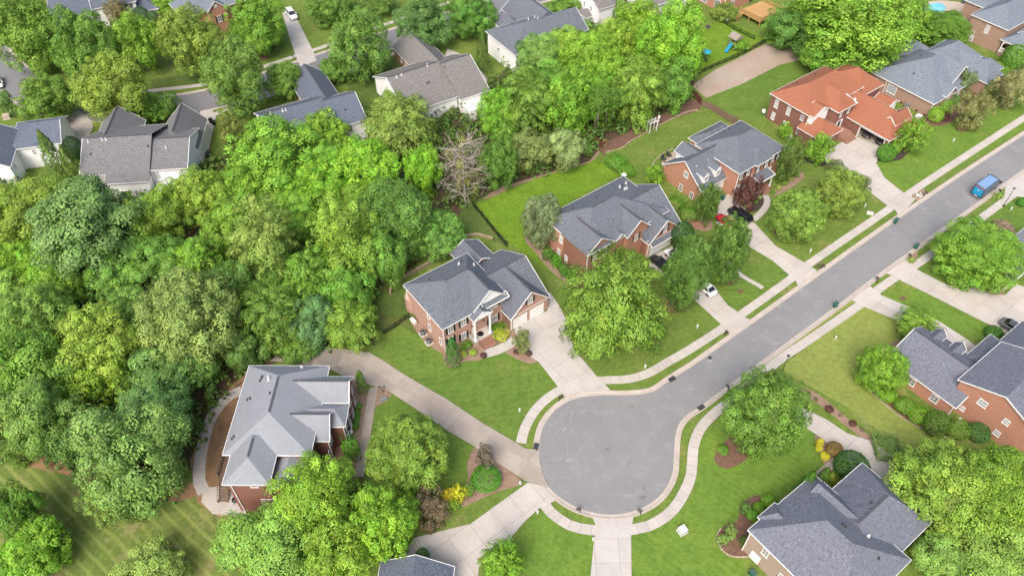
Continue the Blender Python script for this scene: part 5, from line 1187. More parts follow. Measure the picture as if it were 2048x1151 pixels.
# ---- the woods
trees([
 ('round', 545, 312, 92, 72, (.16, .33, .03), 'big bright green maple right of the white house with steep gables', 'maple_tree'),
 ('round', 650, 268, 48, 42, 'b', 'bright green tree just below the dark slate roof', 'maple_tree'),
 ('airy', 793, 198, 36, 30, 'b', 'small bright tree below the taupe roof left end', 'maple_tree'),
 ('feather', 800, 245, 72, 60, (.17, .26, .05), 'pale feathery tree below the taupe roof', 'willow_tree'),
 ('round', 720, 345, 76, 68, (.165, .345, .02), 'vivid green maple in the middle of the woods', 'maple_tree'),
 ('round', 845, 340, 40, 66, (.15, .33, .02), 'vivid green maple left of the bare dead tree', 'maple_tree'),
 ('round', 992, 228, 38, 50, (.13, .31, .02), 'vivid green tree just right of the bare dead tree', 'maple_tree'),
 ('feather', 1052, 205, 60, 62, (.12, .22, .035), 'dark feathery tree right of the taupe roof', 'willow_tree'),
 ('feather', 1009, 280, 28, 50, 'g', 'slim green tree between the dead tree and grey-green bush', 'willow_tree'),
 ('oak', 1078, 115, 50, 46, (.15, .25, .06), 'pale green tree below the blue-grey hip roof', 'oak_tree'),
 ('oak', 1125, 105, 52, 46, 'y', 'yellow-green tree in front of the blue-grey hip roof', 'oak_tree'),
 ('round', 1183, 128, 60, 62, 'b', 'bright green tree below the bay window house', 'maple_tree'),
 ('round', 1225, 92, 40, 46, 'l', 'yellow-green tree among the tall trees at the top', 'maple_tree'),
 ('round', 1278, 62, 62, 52, (.19, .34, .02), 'vivid yellow-green tree below the white lean-to house', 'maple_tree'),
 ('round', 1342, 92, 62, 76, (.16, .33, .02), 'tall bright tree left of the play yard', 'maple_tree'),
 ('feather', 1272, 182, 58, 62, (.18, .30, .035), 'pale feathery tree above the white garden arbor', 'willow_tree'),
 ('round', 1135, 208, 50, 60, (.12, .27, .02), 'green tree above the glossy pale bush', 'maple_tree'),
 ('round', 1198, 195, 42, 52, (.12, .29, .02), 'green tree above the bare trunks of the garden bed', 'maple_tree'),
 ('oak', 1345, 168, 44, 46, 'd', 'dark tree at the lower end of the gravelled strip', 'oak_tree'),
 ('feather', 1182, 68, 28, 24, 'd', 'small dark tree top below the bay window house', 'willow_tree'),
 ('cone', 1240, 30, 24, 46, (.12, .19, .04), 'pointed conifer in front of the tall white houses', 'conifer_tree'),
 ('oak', 1100, 165, 50, 40, (.12, .24, .04), 'mid green tree in the woods right of the taupe roof', 'oak_tree'),
 ('oak', 1300, 130, 45, 45, 'g', 'green tree in the shade between the tall bright trees', 'oak_tree'),
 ('oak', 50, 430, 70, 60, (.17, .29, .03), 'yellow-green tree at the left edge below the far left white house', 'oak_tree'),
 ('round', 110, 400, 50, 40, 'y', 'yellow-green tree below the two conifers', 'maple_tree'),
 ('round', 15, 535, 56, 46, (.18, .34, .02), 'bright tree at the left edge of the woods, mid height', 'maple_tree'),
 ('round', 95, 525, 52, 44, (.17, .32, .025), 'bright tree left below the big bluish oak', 'maple_tree'),
 ('oak', 178, 452, 102, 88, 'u', 'big bluish green oak in the left woods', 'oak_tree'),
 ('round', 130, 580, 34, 36, 'y', 'small yellowish tree below the big bluish oak', 'maple_tree'),
 ('oak', 225, 555, 50, 42, (.13, .25, .04), 'green tree right below the big bluish oak', 'oak_tree'),
 ('airy', 312, 432, 62, 56, (.17, .28, .03), 'yellow-green airy tree below the white house with steep gables', 'oak_tree'),
 ('round', 392, 395, 62, 55, 'y', 'yellow-green tree at the lower right of the white house', 'maple_tree'),
 ('oak', 300, 520, 60, 48, (.14, .26, .04), 'mid green tree in the centre of the left woods', 'oak_tree'),
 ('airy', 395, 520, 56, 50, (.14, .26, .03), 'airy green tree left of the pale feathery willow oak', 'oak_tree'),
 ('dense', 265, 620, 50, 42, (.12, .25, .04), 'green bushy tree above the vivid yellow-green tree', 'oak_tree'),
 ('dense', 75, 640, 62, 62, (.14, .21, .045), 'round olive tree at the left, above the mid left yellow tips tree', 'oak_tree'),
 ('oak', 25, 592, 50, 42, 'p', 'pale green tree at the left edge', 'oak_tree'),
 ('dense', 380, 640, 92, 92, 's', 'big sage green round tree above the pale grey roof', 'oak_tree'),
 ('round', 200, 700, 74, 74, 'y', 'vivid yellow-green tree left of the sage green tree', 'maple_tree'),
 ('oak', 60, 745, 78, 78, (.14, .25, .04), 'large green tree at the left edge, lower woods', 'oak_tree'),
 ('round', 160, 790, 54, 52, (.19, .33, .03), 'yellow-green tree below the vivid yellow-green tree', 'maple_tree'),
 ('round', 245, 765, 38, 46, 'l', 'small yellow-green tree left of the bluish lower trees', 'maple_tree'),
 ('oak', 318, 755, 72, 62, (.10, .215, .06), 'bluish green tree left of the pale grey roof', 'oak_tree'),
 ('feather', 532, 490, 70, 86, 'p', 'pale feathery willow oak in the middle of the woods', 'willow_oak'),
 ('oak', 455, 455, 52, 50, 'g', 'green tree left of the pale feathery willow oak top', 'oak_tree'),
 ('feather', 590, 425, 60, 52, (.15, .30, .03), 'feathery bright tree above the pale willow oak', 'willow_oak'),
 ('round', 480, 388, 62, 50, (.16, .31, .025), 'bright tree right below the white house sunroom', 'maple_tree'),
 ('airy', 690, 480, 72, 92, (.19, .32, .035), 'tall airy yellow-green tree left of the pink brick house', 'willow_oak'),
 ('feather', 620, 560, 54, 62, 'g', 'green feathery tree left of the shaded side lawn', 'willow_oak'),
 ('feather', 545, 625, 70, 66, (.085, .19, .03), 'dark feathery tree above the pale grey roof', 'hemlock_tree'),
 ('oak', 625, 645, 50, 50, (.085, .185, .065), 'bluish tree above the old driveway', 'oak_tree'),
 ('feather', 700, 650, 60, 52, 'g', 'feathery tree at the top end of the old driveway', 'willow_oak'),
 ('dense', 790, 440, 76, 74, (.075, .175, .03), 'dark green tree above the pink brick house', 'magnolia_tree'),
 ('round', 740, 410, 62, 52, 'g', 'green tree in the middle woods left of the dead tree', 'maple_tree'),
 ('dense', 872, 468, 58, 44, (.10, .20, .04), 'dark tree with white blossoms behind the rear wing of the pink house', 'magnolia_tree'),
 ('round', 640, 380, 70, 60, (.15, .33, .02), 'bright maple at the heart of the woods', 'maple_tree'),
 ('oak', 700, 580, 52, 52, (.11, .23, .03), 'mid green tree left of the pink house side lawn', 'oak_tree'),
 ('oak', 465, 570, 50, 50, (.085, .17, .035), 'dark tree right of the sage green tree', 'oak_tree'),
 ('oak', 760, 520, 50, 56, (.10, .22, .03), 'dark green tree over the stepped garden wall', 'oak_tree'),
 ('feather', 590, 690, 46, 34, 'd', 'low dark tree at the top edge of the old driveway', 'hemlock_tree'),
 ('oak', 490, 690, 46, 44, (.07, .15, .03), 'low dark tree above the pale grey roof corner', 'oak_tree'),
 ('oak', 262, 905, 96, 108, 'u', 'big bluish oak at the lower edge of the woods', 'oak_tree'),
 ('oak', 316, 832, 66, 66, (.095, .205, .06), 'bluish tree beside the curved garden path', 'oak_tree'),
 ('oak', 92, 835, 66, 74, (.115, .225, .05), 'green tree at the lower left of the woods', 'oak_tree'),
 ('oak', 182, 860, 40, 60, (.17, .24, .06), 'pale olive tree left of the big lower bluish oak', 'oak_tree'),
 ('oak', 132, 885, 34, 44, (.09, .19, .075), 'small bluish tree at the lower woods edge', 'oak_tree'),
 ('oak', 25, 855, 50, 66, (.12, .19, .035), 'olive tree at the left edge above the mown field', 'oak_tree'),
 ('airy', 220, 990, 54, 48, 'd', 'dark low tree at the edge of the striped field', 'oak_tree'),
 ('round', 402, 738, 38, 44, (.085, .175, .04), 'dark tree beside the top of the curved garden path', 'oak_tree'),
 ('oak', 20, 690, 50, 48, (.12, .23, .04), 'green tree at the left edge between olive and large tree', 'oak_tree'),
 ('round', 560, 560, 44, 44, 'd', 'dark tree below the pale willow oak', 'oak_tree'),
 ('oak', 660, 330, 44, 44, 'g', 'green tree between the bright maples of the upper woods', 'oak_tree'),
], WG)
# ---- foreground trees
trees([
 ('round', 34, 1022, 42, 48, (.10, .24, .025), 'dark green tree at the lower left edge of the field', 'maple_tree'),
 ('round', 76, 1098, 52, 48, (.15, .31, .02), 'bright tree at the bottom left corner', 'maple_tree'),
 ('round', 22, 1140, 50, 38, (.14, .28, .02), 'bright tree cut by the bottom left corner', 'maple_tree'),
 ('oak', 300, 1145, 68, 44, (.21, .30, .065), 'pale green tree cut by the bottom edge of the field', 'oak_tree'),
 ('oak', 534, 1108, 102, 74, (.165, .28, .055), 'large pale green tree at the bottom edge below the walk-out house', 'oak_tree'),
 ('airy', 628, 990, 86, 78, (.20, .34, .03), 'airy bright tree over the front of the walk-out house', 'maple_tree'),
 ('round', 682, 1105, 66, 64, (.19, .34, .03), 'bright green tree left of the bottom driveway', 'maple_tree'),
 ('round', 768, 1050, 62, 68, (.18, .35, .025), 'bright green tree left of the brown shrub', 'maple_tree'),
 ('round', 812, 1026, 34, 44, (.19, .34, .025), 'smaller bright tree touching the brown shrub', 'maple_tree'),
 ('dense', 816, 906, 78, 76, (.155, .265, .035), 'round yellow-green tree on the lawn beside the old driveway', 'crape_myrtle'),
 ('feather', 1226, 608, 110, 108, (.15, .275, .03), 'big feathery willow oak in front of the red brick house', 'willow_oak'),
 ('dense', 1374, 545, 46, 68, (.068, .135, .026), 'upright green tree over the white car', 'pear_tree'),
 ('dense', 1457, 502, 39, 64, (.07, .14, .026), 'upright green tree right of the white car, on a mulch ring', 'pear_tree'),
 ('dense', 1597, 430, 50, 48, (.165, .255, .042), 'round pale green tree on the lawn below the dormer house', 'crape_myrtle'),
 ('dense', 1680, 384, 46, 42, (.16, .25, .042), 'round pale green tree nearer the terracotta house driveway', 'crape_myrtle'),
 ('dense', 1530, 824, 78, 80, (.10, .21, .025), 'dense round tree beside the turning circle', 'maple_tree'),
 ('dense', 1958, 508, 72, 54, (.145, .26, .03), 'round tree beside the right edge garage', 'crape_myrtle'),
 ('feather', 1834, 650, 40, 30, (.15, .26, .03), 'small spreading tree at the corner of the right brick house', 'crape_myrtle'),
 ('dense', 1765, 738, 44, 42, (.145, .27, .025), 'small round tree at the left gable of the right brick house', 'crape_myrtle'),
 ('dense', 1890, 978, 90, 78, (.185, .30, .035), 'large yellow-green tree below the right brick house', 'maple_tree'),
 ('dense', 2002, 985, 74, 72, (.18, .305, .03), 'bright tree at the right edge below the right brick house', 'maple_tree'),
 ('oak', 1980, 1090, 92, 72, (.17, .27, .05), 'pale green tree in the bottom right corner', 'oak_tree'),
 ('oak', 1890, 1120, 50, 42, (.18, .28, .06), 'pale green small tree at the lower right of the buff house', 'oak_tree'),
 ('round', 1707, 42, 106, 76, (.145, .29, .025), 'very large bright tree right of the play yard', 'maple_tree'),
 ('round', 1672, 92, 62, 46, (.13, .27, .025), 'bright lower tree behind the terracotta roof', 'maple_tree'),
 ('oak', 1608, 62, 56, 44, (.09, .19, .04), 'dark tree at the end of the gravelled strip', 'oak_tree'),
 ('oak', 1728, 108, 56, 30, (.10, .22, .035), 'dark green tree behind the terracotta roof ridge', 'oak_tree'),
 ('oak', 1570, 45, 40, 32, (.15, .28, .04), 'pale green tree next to the timber deck', 'oak_tree'),
 ('dense', 1888, 56, 42, 26, (.12, .24, .03), 'low spreading tree in front of the swimming pool', 'crape_myrtle'),
 ('round', 1812, 30, 38, 36, (.17, .28, .03), 'light green tree left of the swimming pool', 'maple_tree'),
 ('airy', 1948, 218, 32, 34, (.20, .21, .07), 'small bronze-green young tree in the front lawn by the sidewalk', 'crape_myrtle'),
 ('airy', 2024, 176, 34, 34, (.20, .20, .08), 'small bronze-green young tree near the right edge', 'crape_myrtle'),
 ('airy', 1930, 166, 18, 26, (.10, .17, .075), 'slim blue-green tree at the front of the blue-grey roofed house', 'magnolia_tree'),
 ('round', 1640, 297, 28, 28, (.14, .29, .02), 'small bright tree at the entry of the terracotta house', 'maple_tree'),
 ('round', 1826, 272, 28, 30, (.14, .29, .02), 'small bright tree at the garage corner of the terracotta house', 'maple_tree'),
 ('dense', 1416, 404, 25, 50, (.06, .115, .022), 'dark upright magnolia with white blooms at the brick garage', 'magnolia_tree'),
 ('dense', 1580, 318, 24, 58, (.065, .125, .022), 'tall dark magnolia between the dormer and terracotta houses', 'magnolia_tree'),
 ('oak', 1497, 384, 28, 30, 'r', 'dark red Japanese maple at the front of the dormer house', 'japanese_maple'),
 ('dense', 1086, 440, 43, 48, 'w', 'grey-green bush at the corner of the red brick house', 'osmanthus_shrub'),
 ('oak', 1057, 302, 52, 42, (.16, .215, .06), 'grey-green tree at the edge of the bright backyard', 'osmanthus_shrub'),
 ('oak', 1130, 293, 44, 42, (.19, .27, .09), 'glossy pale green bush beside the red fence', 'magnolia_shrub'),
 ('round', 996, 328, 40, 56, (.09, .20, .025), 'dark green tree right of the dead tree foot', 'maple_tree'),
 ('oak', 1220, 500, 40, 26, 'o', 'olive shrub in front of the red brick house entry', 'osmanthus_shrub'),
 ('airy', 972, 914, 23, 46, (.15, .12, .085), 'slim purple-grey tree in the bed between two driveways', 'crape_myrtle'),
 ('airy', 1045, 682, 22, 30, (.15, .18, .06), 'small bronze-green tree in the bed beside the pale driveway', 'crape_myrtle'),
 ('feather', 1002, 1120, 42, 42, (.17, .32, .025), 'small feathery bright tree at the bottom edge lawn', 'maple_tree'),
 ('oak', 694, 978, 34, 60, (.11, .23, .03), 'green tree right of the walk-out house front path', 'maple_tree'),
])
SH = lambda kind, px, py, rx, ry, col, label, name='shrub', **k: plant(name, 'shrub', kind, px, py, rx, ry, col, label, clear=.0, trunk=False, **k)
SH('oak', 859, 1017, 40, 38, 'n', 'big brown-leaved shrub below the round lawn tree')
SH('round', 918, 985, 18, 22, 'Y', 'golden yellow shrub right of the brown-leaved shrub')
SH('round', 896, 992, 14, 18, 'Y', 'smaller golden shrub touching the brown-leaved shrub')
SH('round', 906, 1008, 14, 14, 'b', 'bright green clump under the golden shrubs')
SH('round', 940, 978, 12, 14, 'g', 'green clump right of the golden shrub')
SH('ball', 972, 956, 31, 24, (.07, .20, .018), 'round clipped green shrub around the purple-grey tree')
SH('ball', 845, 1111, 14, 16, (.05, .13, .02), 'dark ball shrub at the bottom slate roof')
SH('cone', 905, 702, 18, 30, (.045, .15, .02), 'pointed green arborvitae at the front corner of the pink house')
SH('cone', 722, 762, 13, 44, (.10, .23, .02), 'tall slim arborvitae beside the pale grey roof')
for i, (x, y) in enumerate(((717, 812), (713, 826), (712, 838), (710, 852))):
    SH('ball', x, y, 8, 7.5, (.09, .22, .02), 'clipped ball shrub, number %s from the top in the row by the walk-out house' % ('first', 'second', 'third', 'fourth')[i], group='ball shrubs by the walk-out house')
SH('hedge', 702, 896, 16, 24, (.085, .22, .018), 'boxy clipped hedge beside the walk-out house front path')
SH('ball', 928, 707, 7, 7, 'l', 'lime shrub left in the bed of the pink house')
SH('ball', 946, 704, 8, 7, 'l', 'lime shrub nearest the steps of the pink house')
SH('ball', 936, 690, 8, 8, (.10, .19, .02), 'green shrub under the front window of the pink house')
SH('ball', 925, 697, 7, 7, (.09, .17, .02), 'green shrub next to the arborvitae of the pink house')
SH('ball', 967, 710, 7, 6, 'r', 'dark purple ball shrub at the foot of the steps')
SH('hedge', 1002, 670, 15, 11, (.30, .36, .035), 'lime clipped shrub right of the entry steps')
SH('hedge', 992, 656, 14, 7, (.10, .19, .02), 'low green hedge under the right window of the pink house')
SH('ball', 1032, 703, 6, 5, 'r', 'tiny dark shrub left under the bronze-green tree')
SH('ball', 1058, 706, 7, 6, 'r', 'tiny dark shrub right under the bronze-green tree')
SH('ball', 1446, 899, 11, 10, (.09, .23, .02), 'small clipped ball in the red mulch bed left of the round tree')
SH('ball', 1640, 884, 7, 9, 'Y', 'yellow shrub, upper left of the pair by the right driveway')
SH('ball', 1650, 911, 9, 8, 'Y', 'yellow shrub, lower of the pair by the right driveway')
SH('ball', 1638, 895, 7, 7, 'Y', 'yellow shrub between the other two by the right driveway')
SH('ball', 1669, 898, 16, 15, (.15, .095, .025), 'bronze ball shrub beside the yellow shrubs')
SH('ball', 1704, 932, 32, 26, (.035, .105, .018), 'big dark rounded evergreen at the buff house corner')
SH('cone', 1612, 972, 20, 38, (.07, .165, .02), 'leaning dark arborvitae left at the buff house', )
SH('cone', 1645, 955, 14, 28, (.07, .16, .02), 'dark arborvitae right at the buff house')
SH('round', 1664, 955, 10, 12, 'l', 'small lime shrub beside the dark rounded evergreen')
for (x, y, r_, lb) in ((1536, 1000, 13, 'upper ball topiary at the buff house'), (1517, 1014, 11, 'middle ball topiary at the buff house'), (1505, 1029, 11, 'lower ball topiary at the buff house')):
    SH('ball', x, y, r_, r_, (.12, .27, .02), lb, 'topiary', group='ball topiaries at the buff house')
SH('round', 1494, 1017, 12, 14, 'd', 'dark low shrub left of the ball topiaries')
SH('round', 1462, 1062, 14, 14, (.17, .27, .06), 'pale shrub in the stone ringed bed, top')
SH('round', 1446, 1078, 12, 16, (.17, .27, .06), 'pale shrub in the stone ringed bed, left')
SH('round', 1487, 1082, 12, 12, (.07, .13, .02), 'dark shrub against the buff brick wall')
for (x, y, rx, ry, c, lb) in ((1776, 788, 17, 15, (.12, .26, .02), 'first green shrub from the left along the right brick house'), (1810, 810, 19, 17, (.10, .23, .02), 'second green shrub along the right brick house'), (1838, 829, 19, 18, (.12, .26, .02), 'third green shrub along the right brick house'), (1873, 846, 23, 25, (.07, .15, .02), 'darker taller shrub, fourth along the right brick house'), (1917, 858, 20, 18, (.13, .20, .03), 'fifth, looser shrub along the right brick house'), (1958, 864, 20, 17, (.06, .15, .03), 'bluish dark shrub, sixth along the right brick house')):
    SH('ball', x, y, rx, ry, c, lb)
for i, (x, y) in enumerate(((1615, 786), (1632, 798), (1659, 817), (1681, 829), (1706, 846), (1725, 858))):
    SH('ball', x, y, (5.5, 4, 8, 3.5, 7, 4)[i], (5, 4, 7, 3, 6, 4)[i], 'r' if i % 2 == 0 else (.15, .13, .06), 'dark barberry, %s from the top in the strip by the olive lawn' % ('first', 'second', 'third', 'fourth', 'fifth', 'sixth')[i], group='barberries in the strip by the olive lawn')
SH('hedge', 1775, 895, 26, 12, (.13, .19, .05), 'low loose hedge along the driveway of the buff house')
for (x, y, r_, c, lb) in ((1873, 229, 14, 'b', 'bright clipped ball nearest the terracotta house'), (1892, 214, 12, 'b', 'second bright clipped ball at the blue-grey roofed house'), (1907, 202, 11, 'd', 'darker clipped ball at the blue-grey roofed house'), (1978, 174, 13, 'g', 'green clipped ball by the front path near the right'), (2030, 116, 22, (.09, .22, .02), 'large round evergreen in front of the white porch'), (1994, 134, 10, 'g', 'small clipped ball left of the large round evergreen'), (2008, 143, 9, 'g', 'second small clipped ball below the large round evergreen'), (2020, 148, 9, 'g', 'third small clipped ball below the large round evergreen')):
    SH('ball', x, y, r_, r_, c, lb)
SH('ball', 1889, 233, 9, 7, 'r', 'dark red shrub between the bright clipped balls')
SH('ball', 1773, 305, 17, 16, (.07, .19, .02), 'green rounded shrub right of the open garage')
SH('ball', 1790, 296, 12, 12, 'g', 'lighter shrub behind the rounded one at the open garage')
SH('round', 1670, 332, 16, 13, (.13, .16, .05), 'olive shrub at the bend of the terracotta house driveway')
SH('round', 1727, 366, 15, 14, (.11, .17, .04), 'olive shrub at the driveway edge near the pale round tree')
SH('ball', 1365, 472, 24, 30, (.035, .10, .02), 'dark rounded evergreen at the corner of the double garage')
SH('round', 1310, 350, 22, 20, (.13, .27, .02), 'loose green shrub behind the dormer house patio')
SH('hedge', 1350, 405, 18, 12, (.10, .22, .02), 'upper hedge piece beside the dormer house', )
SH('hedge', 1378, 426, 18, 13, (.10, .22, .02), 'lower hedge piece beside the dormer house')
SH('hedge', 1232, 322, 20, 13, (.10, .24, .02), 'upper hedge piece along the split rail fence')
SH('hedge', 1252, 340, 18, 13, (.10, .24, .02), 'lower hedge piece along the split rail fence')
for i, (x, y) in enumerate(((1098, 508), (1112, 522), (1128, 538), (1144, 552))):
    SH('round', x, y, 14, 14, ((.06, .17, .02), (.09, .24, .02))[i % 2], 'green foundation shrub, %s from the top beside the red brick side wall' % ('first', 'second', 'third', 'fourth')[i], group='foundation shrubs beside the red brick side wall')
SH('round', 1177, 301, 12, 13, (.10, .22, .03), 'small green shrub in front of the red fence')
SH('round', 1570, 262, 14, 18, 'b', 'loose bright plants left at the terracotta house side wall')
SH('round', 1590, 285, 10, 10, 'b', 'small bright shrub behind the tall dark magnolia')
SH('round', 1925, 396, 8, 6, (.17, .27, .06), 'low plants at the mailbox beside the van') if False else None
SH('round', 1996, 390, 9, 6, (.20, .30, .07), 'low yellowish plants around the mailbox by the van')
SH('round', 1824, 519, 8, 6, (.22, .28, .08), 'low yellowish plants around the right mailbox')
SH('round', 1640, 531, 6, 6, (.09, .15, .04), 'small plant at the mailbox post left of the street')
SH('ball', 1988, 665, 15, 13, (.05, .12, .02), 'dark shrub at the corner of the grey car')
SH('ball', 2044, 404, 8, 8, (.06, .17, .02), 'dark shrub at the right edge below the pale driveway')
SH('oak', 2005, 462, 22, 16, (.20, .15, .09), 'pinkish brown loose shrub behind the round tree on the right')
for i, (x, y) in enumerate(((1484, 402), (1492, 411), (1500, 408), (1506, 399), (1512, 403), (1520, 394))):
    SH('ball', x, y, 4.5, 4, (.30, .36, .09) if i % 2 else (.12, .24, .03), 'small plant, %s in the row under the dark red Japanese maple' % ('first', 'second', 'third', 'fourth', 'fifth', 'sixth')[i], group='small plants under the Japanese maple')
for i, (x, y) in enumerate(((1548, 384), (1558, 376), (1570, 366), (1582, 358), (1594, 350))):
    SH('ball', x, y, 5, 4.5, (.28, .34, .07) if i % 2 else (.12, .23, .03), 'small plant, %s from the left in the pale curved bed by the tall magnolia' % ('first', 'second', 'third', 'fourth', 'fifth')[i], group='small plants by the tall magnolia')
SH('round', 1450, 25, 26, 10, (.16, .25, .04), 'loose plants along the brick wall with grid windows')
SH('round', 1480, 88, 20, 9, (.16, .29, .03), 'loose bright plants behind the play tower')
SH('round', 1560, 78, 26, 16, (.13, .26, .035), 'loose bright bush right of the play yard fence')
# white blossoms on the magnolias are part of their crowns
def blossoms(px, py, rx, ry, n, seed, zc, s=.16):
    rg = random.Random(seed); V = MB()
    for _ in range(n):
        a = rg.random() * 6.28; r_ = math.sqrt(rg.random()); x, y = G(px + rx * r_ * math.cos(a), py + ry * r_ * math.sin(a), zc); V.lathe([(s * .3, -s * .3), (s, 0), (s * .5, s * .5), (.01, s * .3)], (x, y, zc), 6)
    return V
# ---- the dead bare tree
def dead_tree():
    x, y = GT(930, 408); rg = random.Random(5); root = empty('dead_tree', (x, y, 0), 0, label='bare grey dead tree standing at the corner of the bright backyard', cat='tree')
    hgt = 14.5; MB().tube([(0, 0, -.3), (.1, 0, 3), (0, .2, 7), (.2, .1, 11), (.1, 0, hgt)], [.32, .26, .2, .12, .04], 9).build('trunk', M['deadwood'], root, True)
    mb = MB(); tw = MB()
    def grow(p, d, ln, r, lvl):
        pts = [p]; q_ = p.copy(); dd = d.copy()
        for k in range(3):
            dd = (dd + Vector((rg.gauss(0, .18), rg.gauss(0, .18), rg.gauss(.02, .12)))).normalized(); q_ = q_ + dd * ln / 3; pts.append(q_.copy())
        (mb if lvl < 2 else tw).tube(pts, [r, r * .75, r * .5, r * .25], 5, False)
        if lvl < 3:
            for k in range(4 if lvl < 2 else 5):
                b = pts[1 + k % 3]; nd = (dd + Vector((rg.gauss(0, .7), rg.gauss(0, .7), rg.gauss(.1, .4)))).normalized(); grow(b, nd, ln * (.62 if lvl < 2 else .5), r * .5, lvl + 1)
    for i in range(40):
        z = 2.0 + i * .3; a = i * 2.4 + rg.random(); ln = (3.9 - abs(z - 6.5) * .2) * (.8 + .4 * rg.random())
        grow(Vector((.05, .1, z)), Vector((math.cos(a), math.sin(a), .28)).normalized(), ln, .11, 1)
    mb.build('branch', M['deadwood'], root, True); tw.build('twigs', M['deadwood'], root, True, kind='stuff')
    me = crown_round(201, .05, 16, .3, 7, .5, gap=.6, inner=0, dens=.7); me.materials.append(M['leaf'])
    obj('leaf_tufts', me, None, root, (0, 0, 8.5), None, (3.6, 3.6, 6), (.24, .26, .07), kind='stuff')
dead_tree()
# bare trunks standing in the garden bed
for i, (bx, by, tx, ty) in enumerate(((1184, 264, 1198, 221), (1192, 262, 1196, 238), (1209, 255, 1213, 230), (1224, 246, 1226, 228))):
    x, y = G(bx, by); x2, y2 = G(tx, ty, 7.5)
    root = empty('pine_tree', (x, y, 0), 0, label='slim tall trunk, %s from the left in the mulched garden bed' % ('first', 'second', 'third', 'fourth')[i], cat='tree', group='slim trunks in the garden bed')
    MB().tube([(0, 0, -.2), ((x2 - x) * .5, (y2 - y) * .5, 3.7), (x2 - x, y2 - y, 7.5), (x2 - x, y2 - y, 11)], [.17, .14, .11, .05], 8).build('trunk', M['bark_pale'], root, True)
    obj('crown', PR['airy']['S'][0], None, root, (x2 - x, y2 - y, 11.2), None, (2.2, 2.2, 2.2), (.12, .25, .03))
# ---- undergrowth of the woods: nobody could count it
def undergrowth():
    rg = rs(77); W = poly_px(WOOD); xs = [p[0] for p in W]; ys = [p[1] for p in W]; P, N, Tn, S = [], [], [], []
    n = 0
    while n < 2600:
        x = xs[0] + 0 + (max(xs) - min(xs)) * rg.rand() + (min(xs) - xs[0]); y = min(ys) + (max(ys) - min(ys)) * rg.rand()
        if not inside((x, y), W): continue
        r_ = .7 + 1.4 * rg.rand(); k = 26; d = unit(rg.randn(k, 3)); d[:, 2] = np.abs(d[:, 2])
        P.append(np.array([x, y, T(x, y) + .3]) + d * r_ * np.array([1, 1, .9 + .8 * rg.rand()])); N.append(d + rg.randn(k, 3) * .5 + np.array([0, 0, .5]))
        Tn.append(np.stack([np.clip(.4 + .2 * rg.randn(k), 0, 1), np.full(k, rg.rand())], 1)); S.append(.45 + .4 * rg.rand(k)); n += 1
    me = leaves_mesh('undergrowth', *map(np.concatenate, (P, N)), np.concatenate(S), .7, np.concatenate(Tn), rg); me.materials.append(M['leaf'])
    obj('undergrowth', me, None, None, color=(.10, .20, .035), label='low dark green undergrowth covering the floor of the woods', cat='undergrowth', kind='stuff')
undergrowth()
# ================================================================ vehicles
def loft(sections, smooth=True, name='body'):
    """sections: list of rings (same count), closed ends"""
    V = [p for s_ in sections for p in s_]; n = len(sections[0]); F = []
    for i in range(len(sections) - 1):
        for k in range(n): F.append((i * n + k, i * n + (k + 1) % n, (i + 1) * n + (k + 1) % n, (i + 1) * n + k))
    F.append(tuple(reversed(range(n)))); F.append(tuple((len(sections) - 1) * n + k for k in range(n)))
    me = mesh(name, V, F, smooth); bm = bmesh.new(); bm.from_mesh(me); bmesh.ops.recalc_face_normals(bm, faces=bm.faces); bm.to_mesh(me); bm.free(); return me
def ring(x, hw, z0, z1, r=.16):
    p = [(-hw + .1, z0), (-hw, z0 + .16), (-hw, z1 - r), (-hw + r * .8, z1), (hw - r * .8, z1), (hw, z1 - r), (hw, z0 + .16), (hw - .1, z0)]
    return [(x, a, b) for a, b in p]
def wheel_meshes():
    def fn():
        t = MB().lathe([(.2, -.11), (.33, -.11), (.35, -.06), (.35, .06), (.33, .11), (.2, .11)], n=18).mesh('wheel', False)
        rm = MB().lathe([(.02, .115), (.19, .10), (.215, .118), (.225, .09), (.2, -.1)], n=18)
        for k in range(5): a = k * 1.2566; rm.bar((.04 * math.cos(a), .04 * math.sin(a), .12), (.2 * math.cos(a), .2 * math.sin(a), .12), .05, .02)
        return t, rm.mesh('rim')
    return cached(('wheels',), fn)
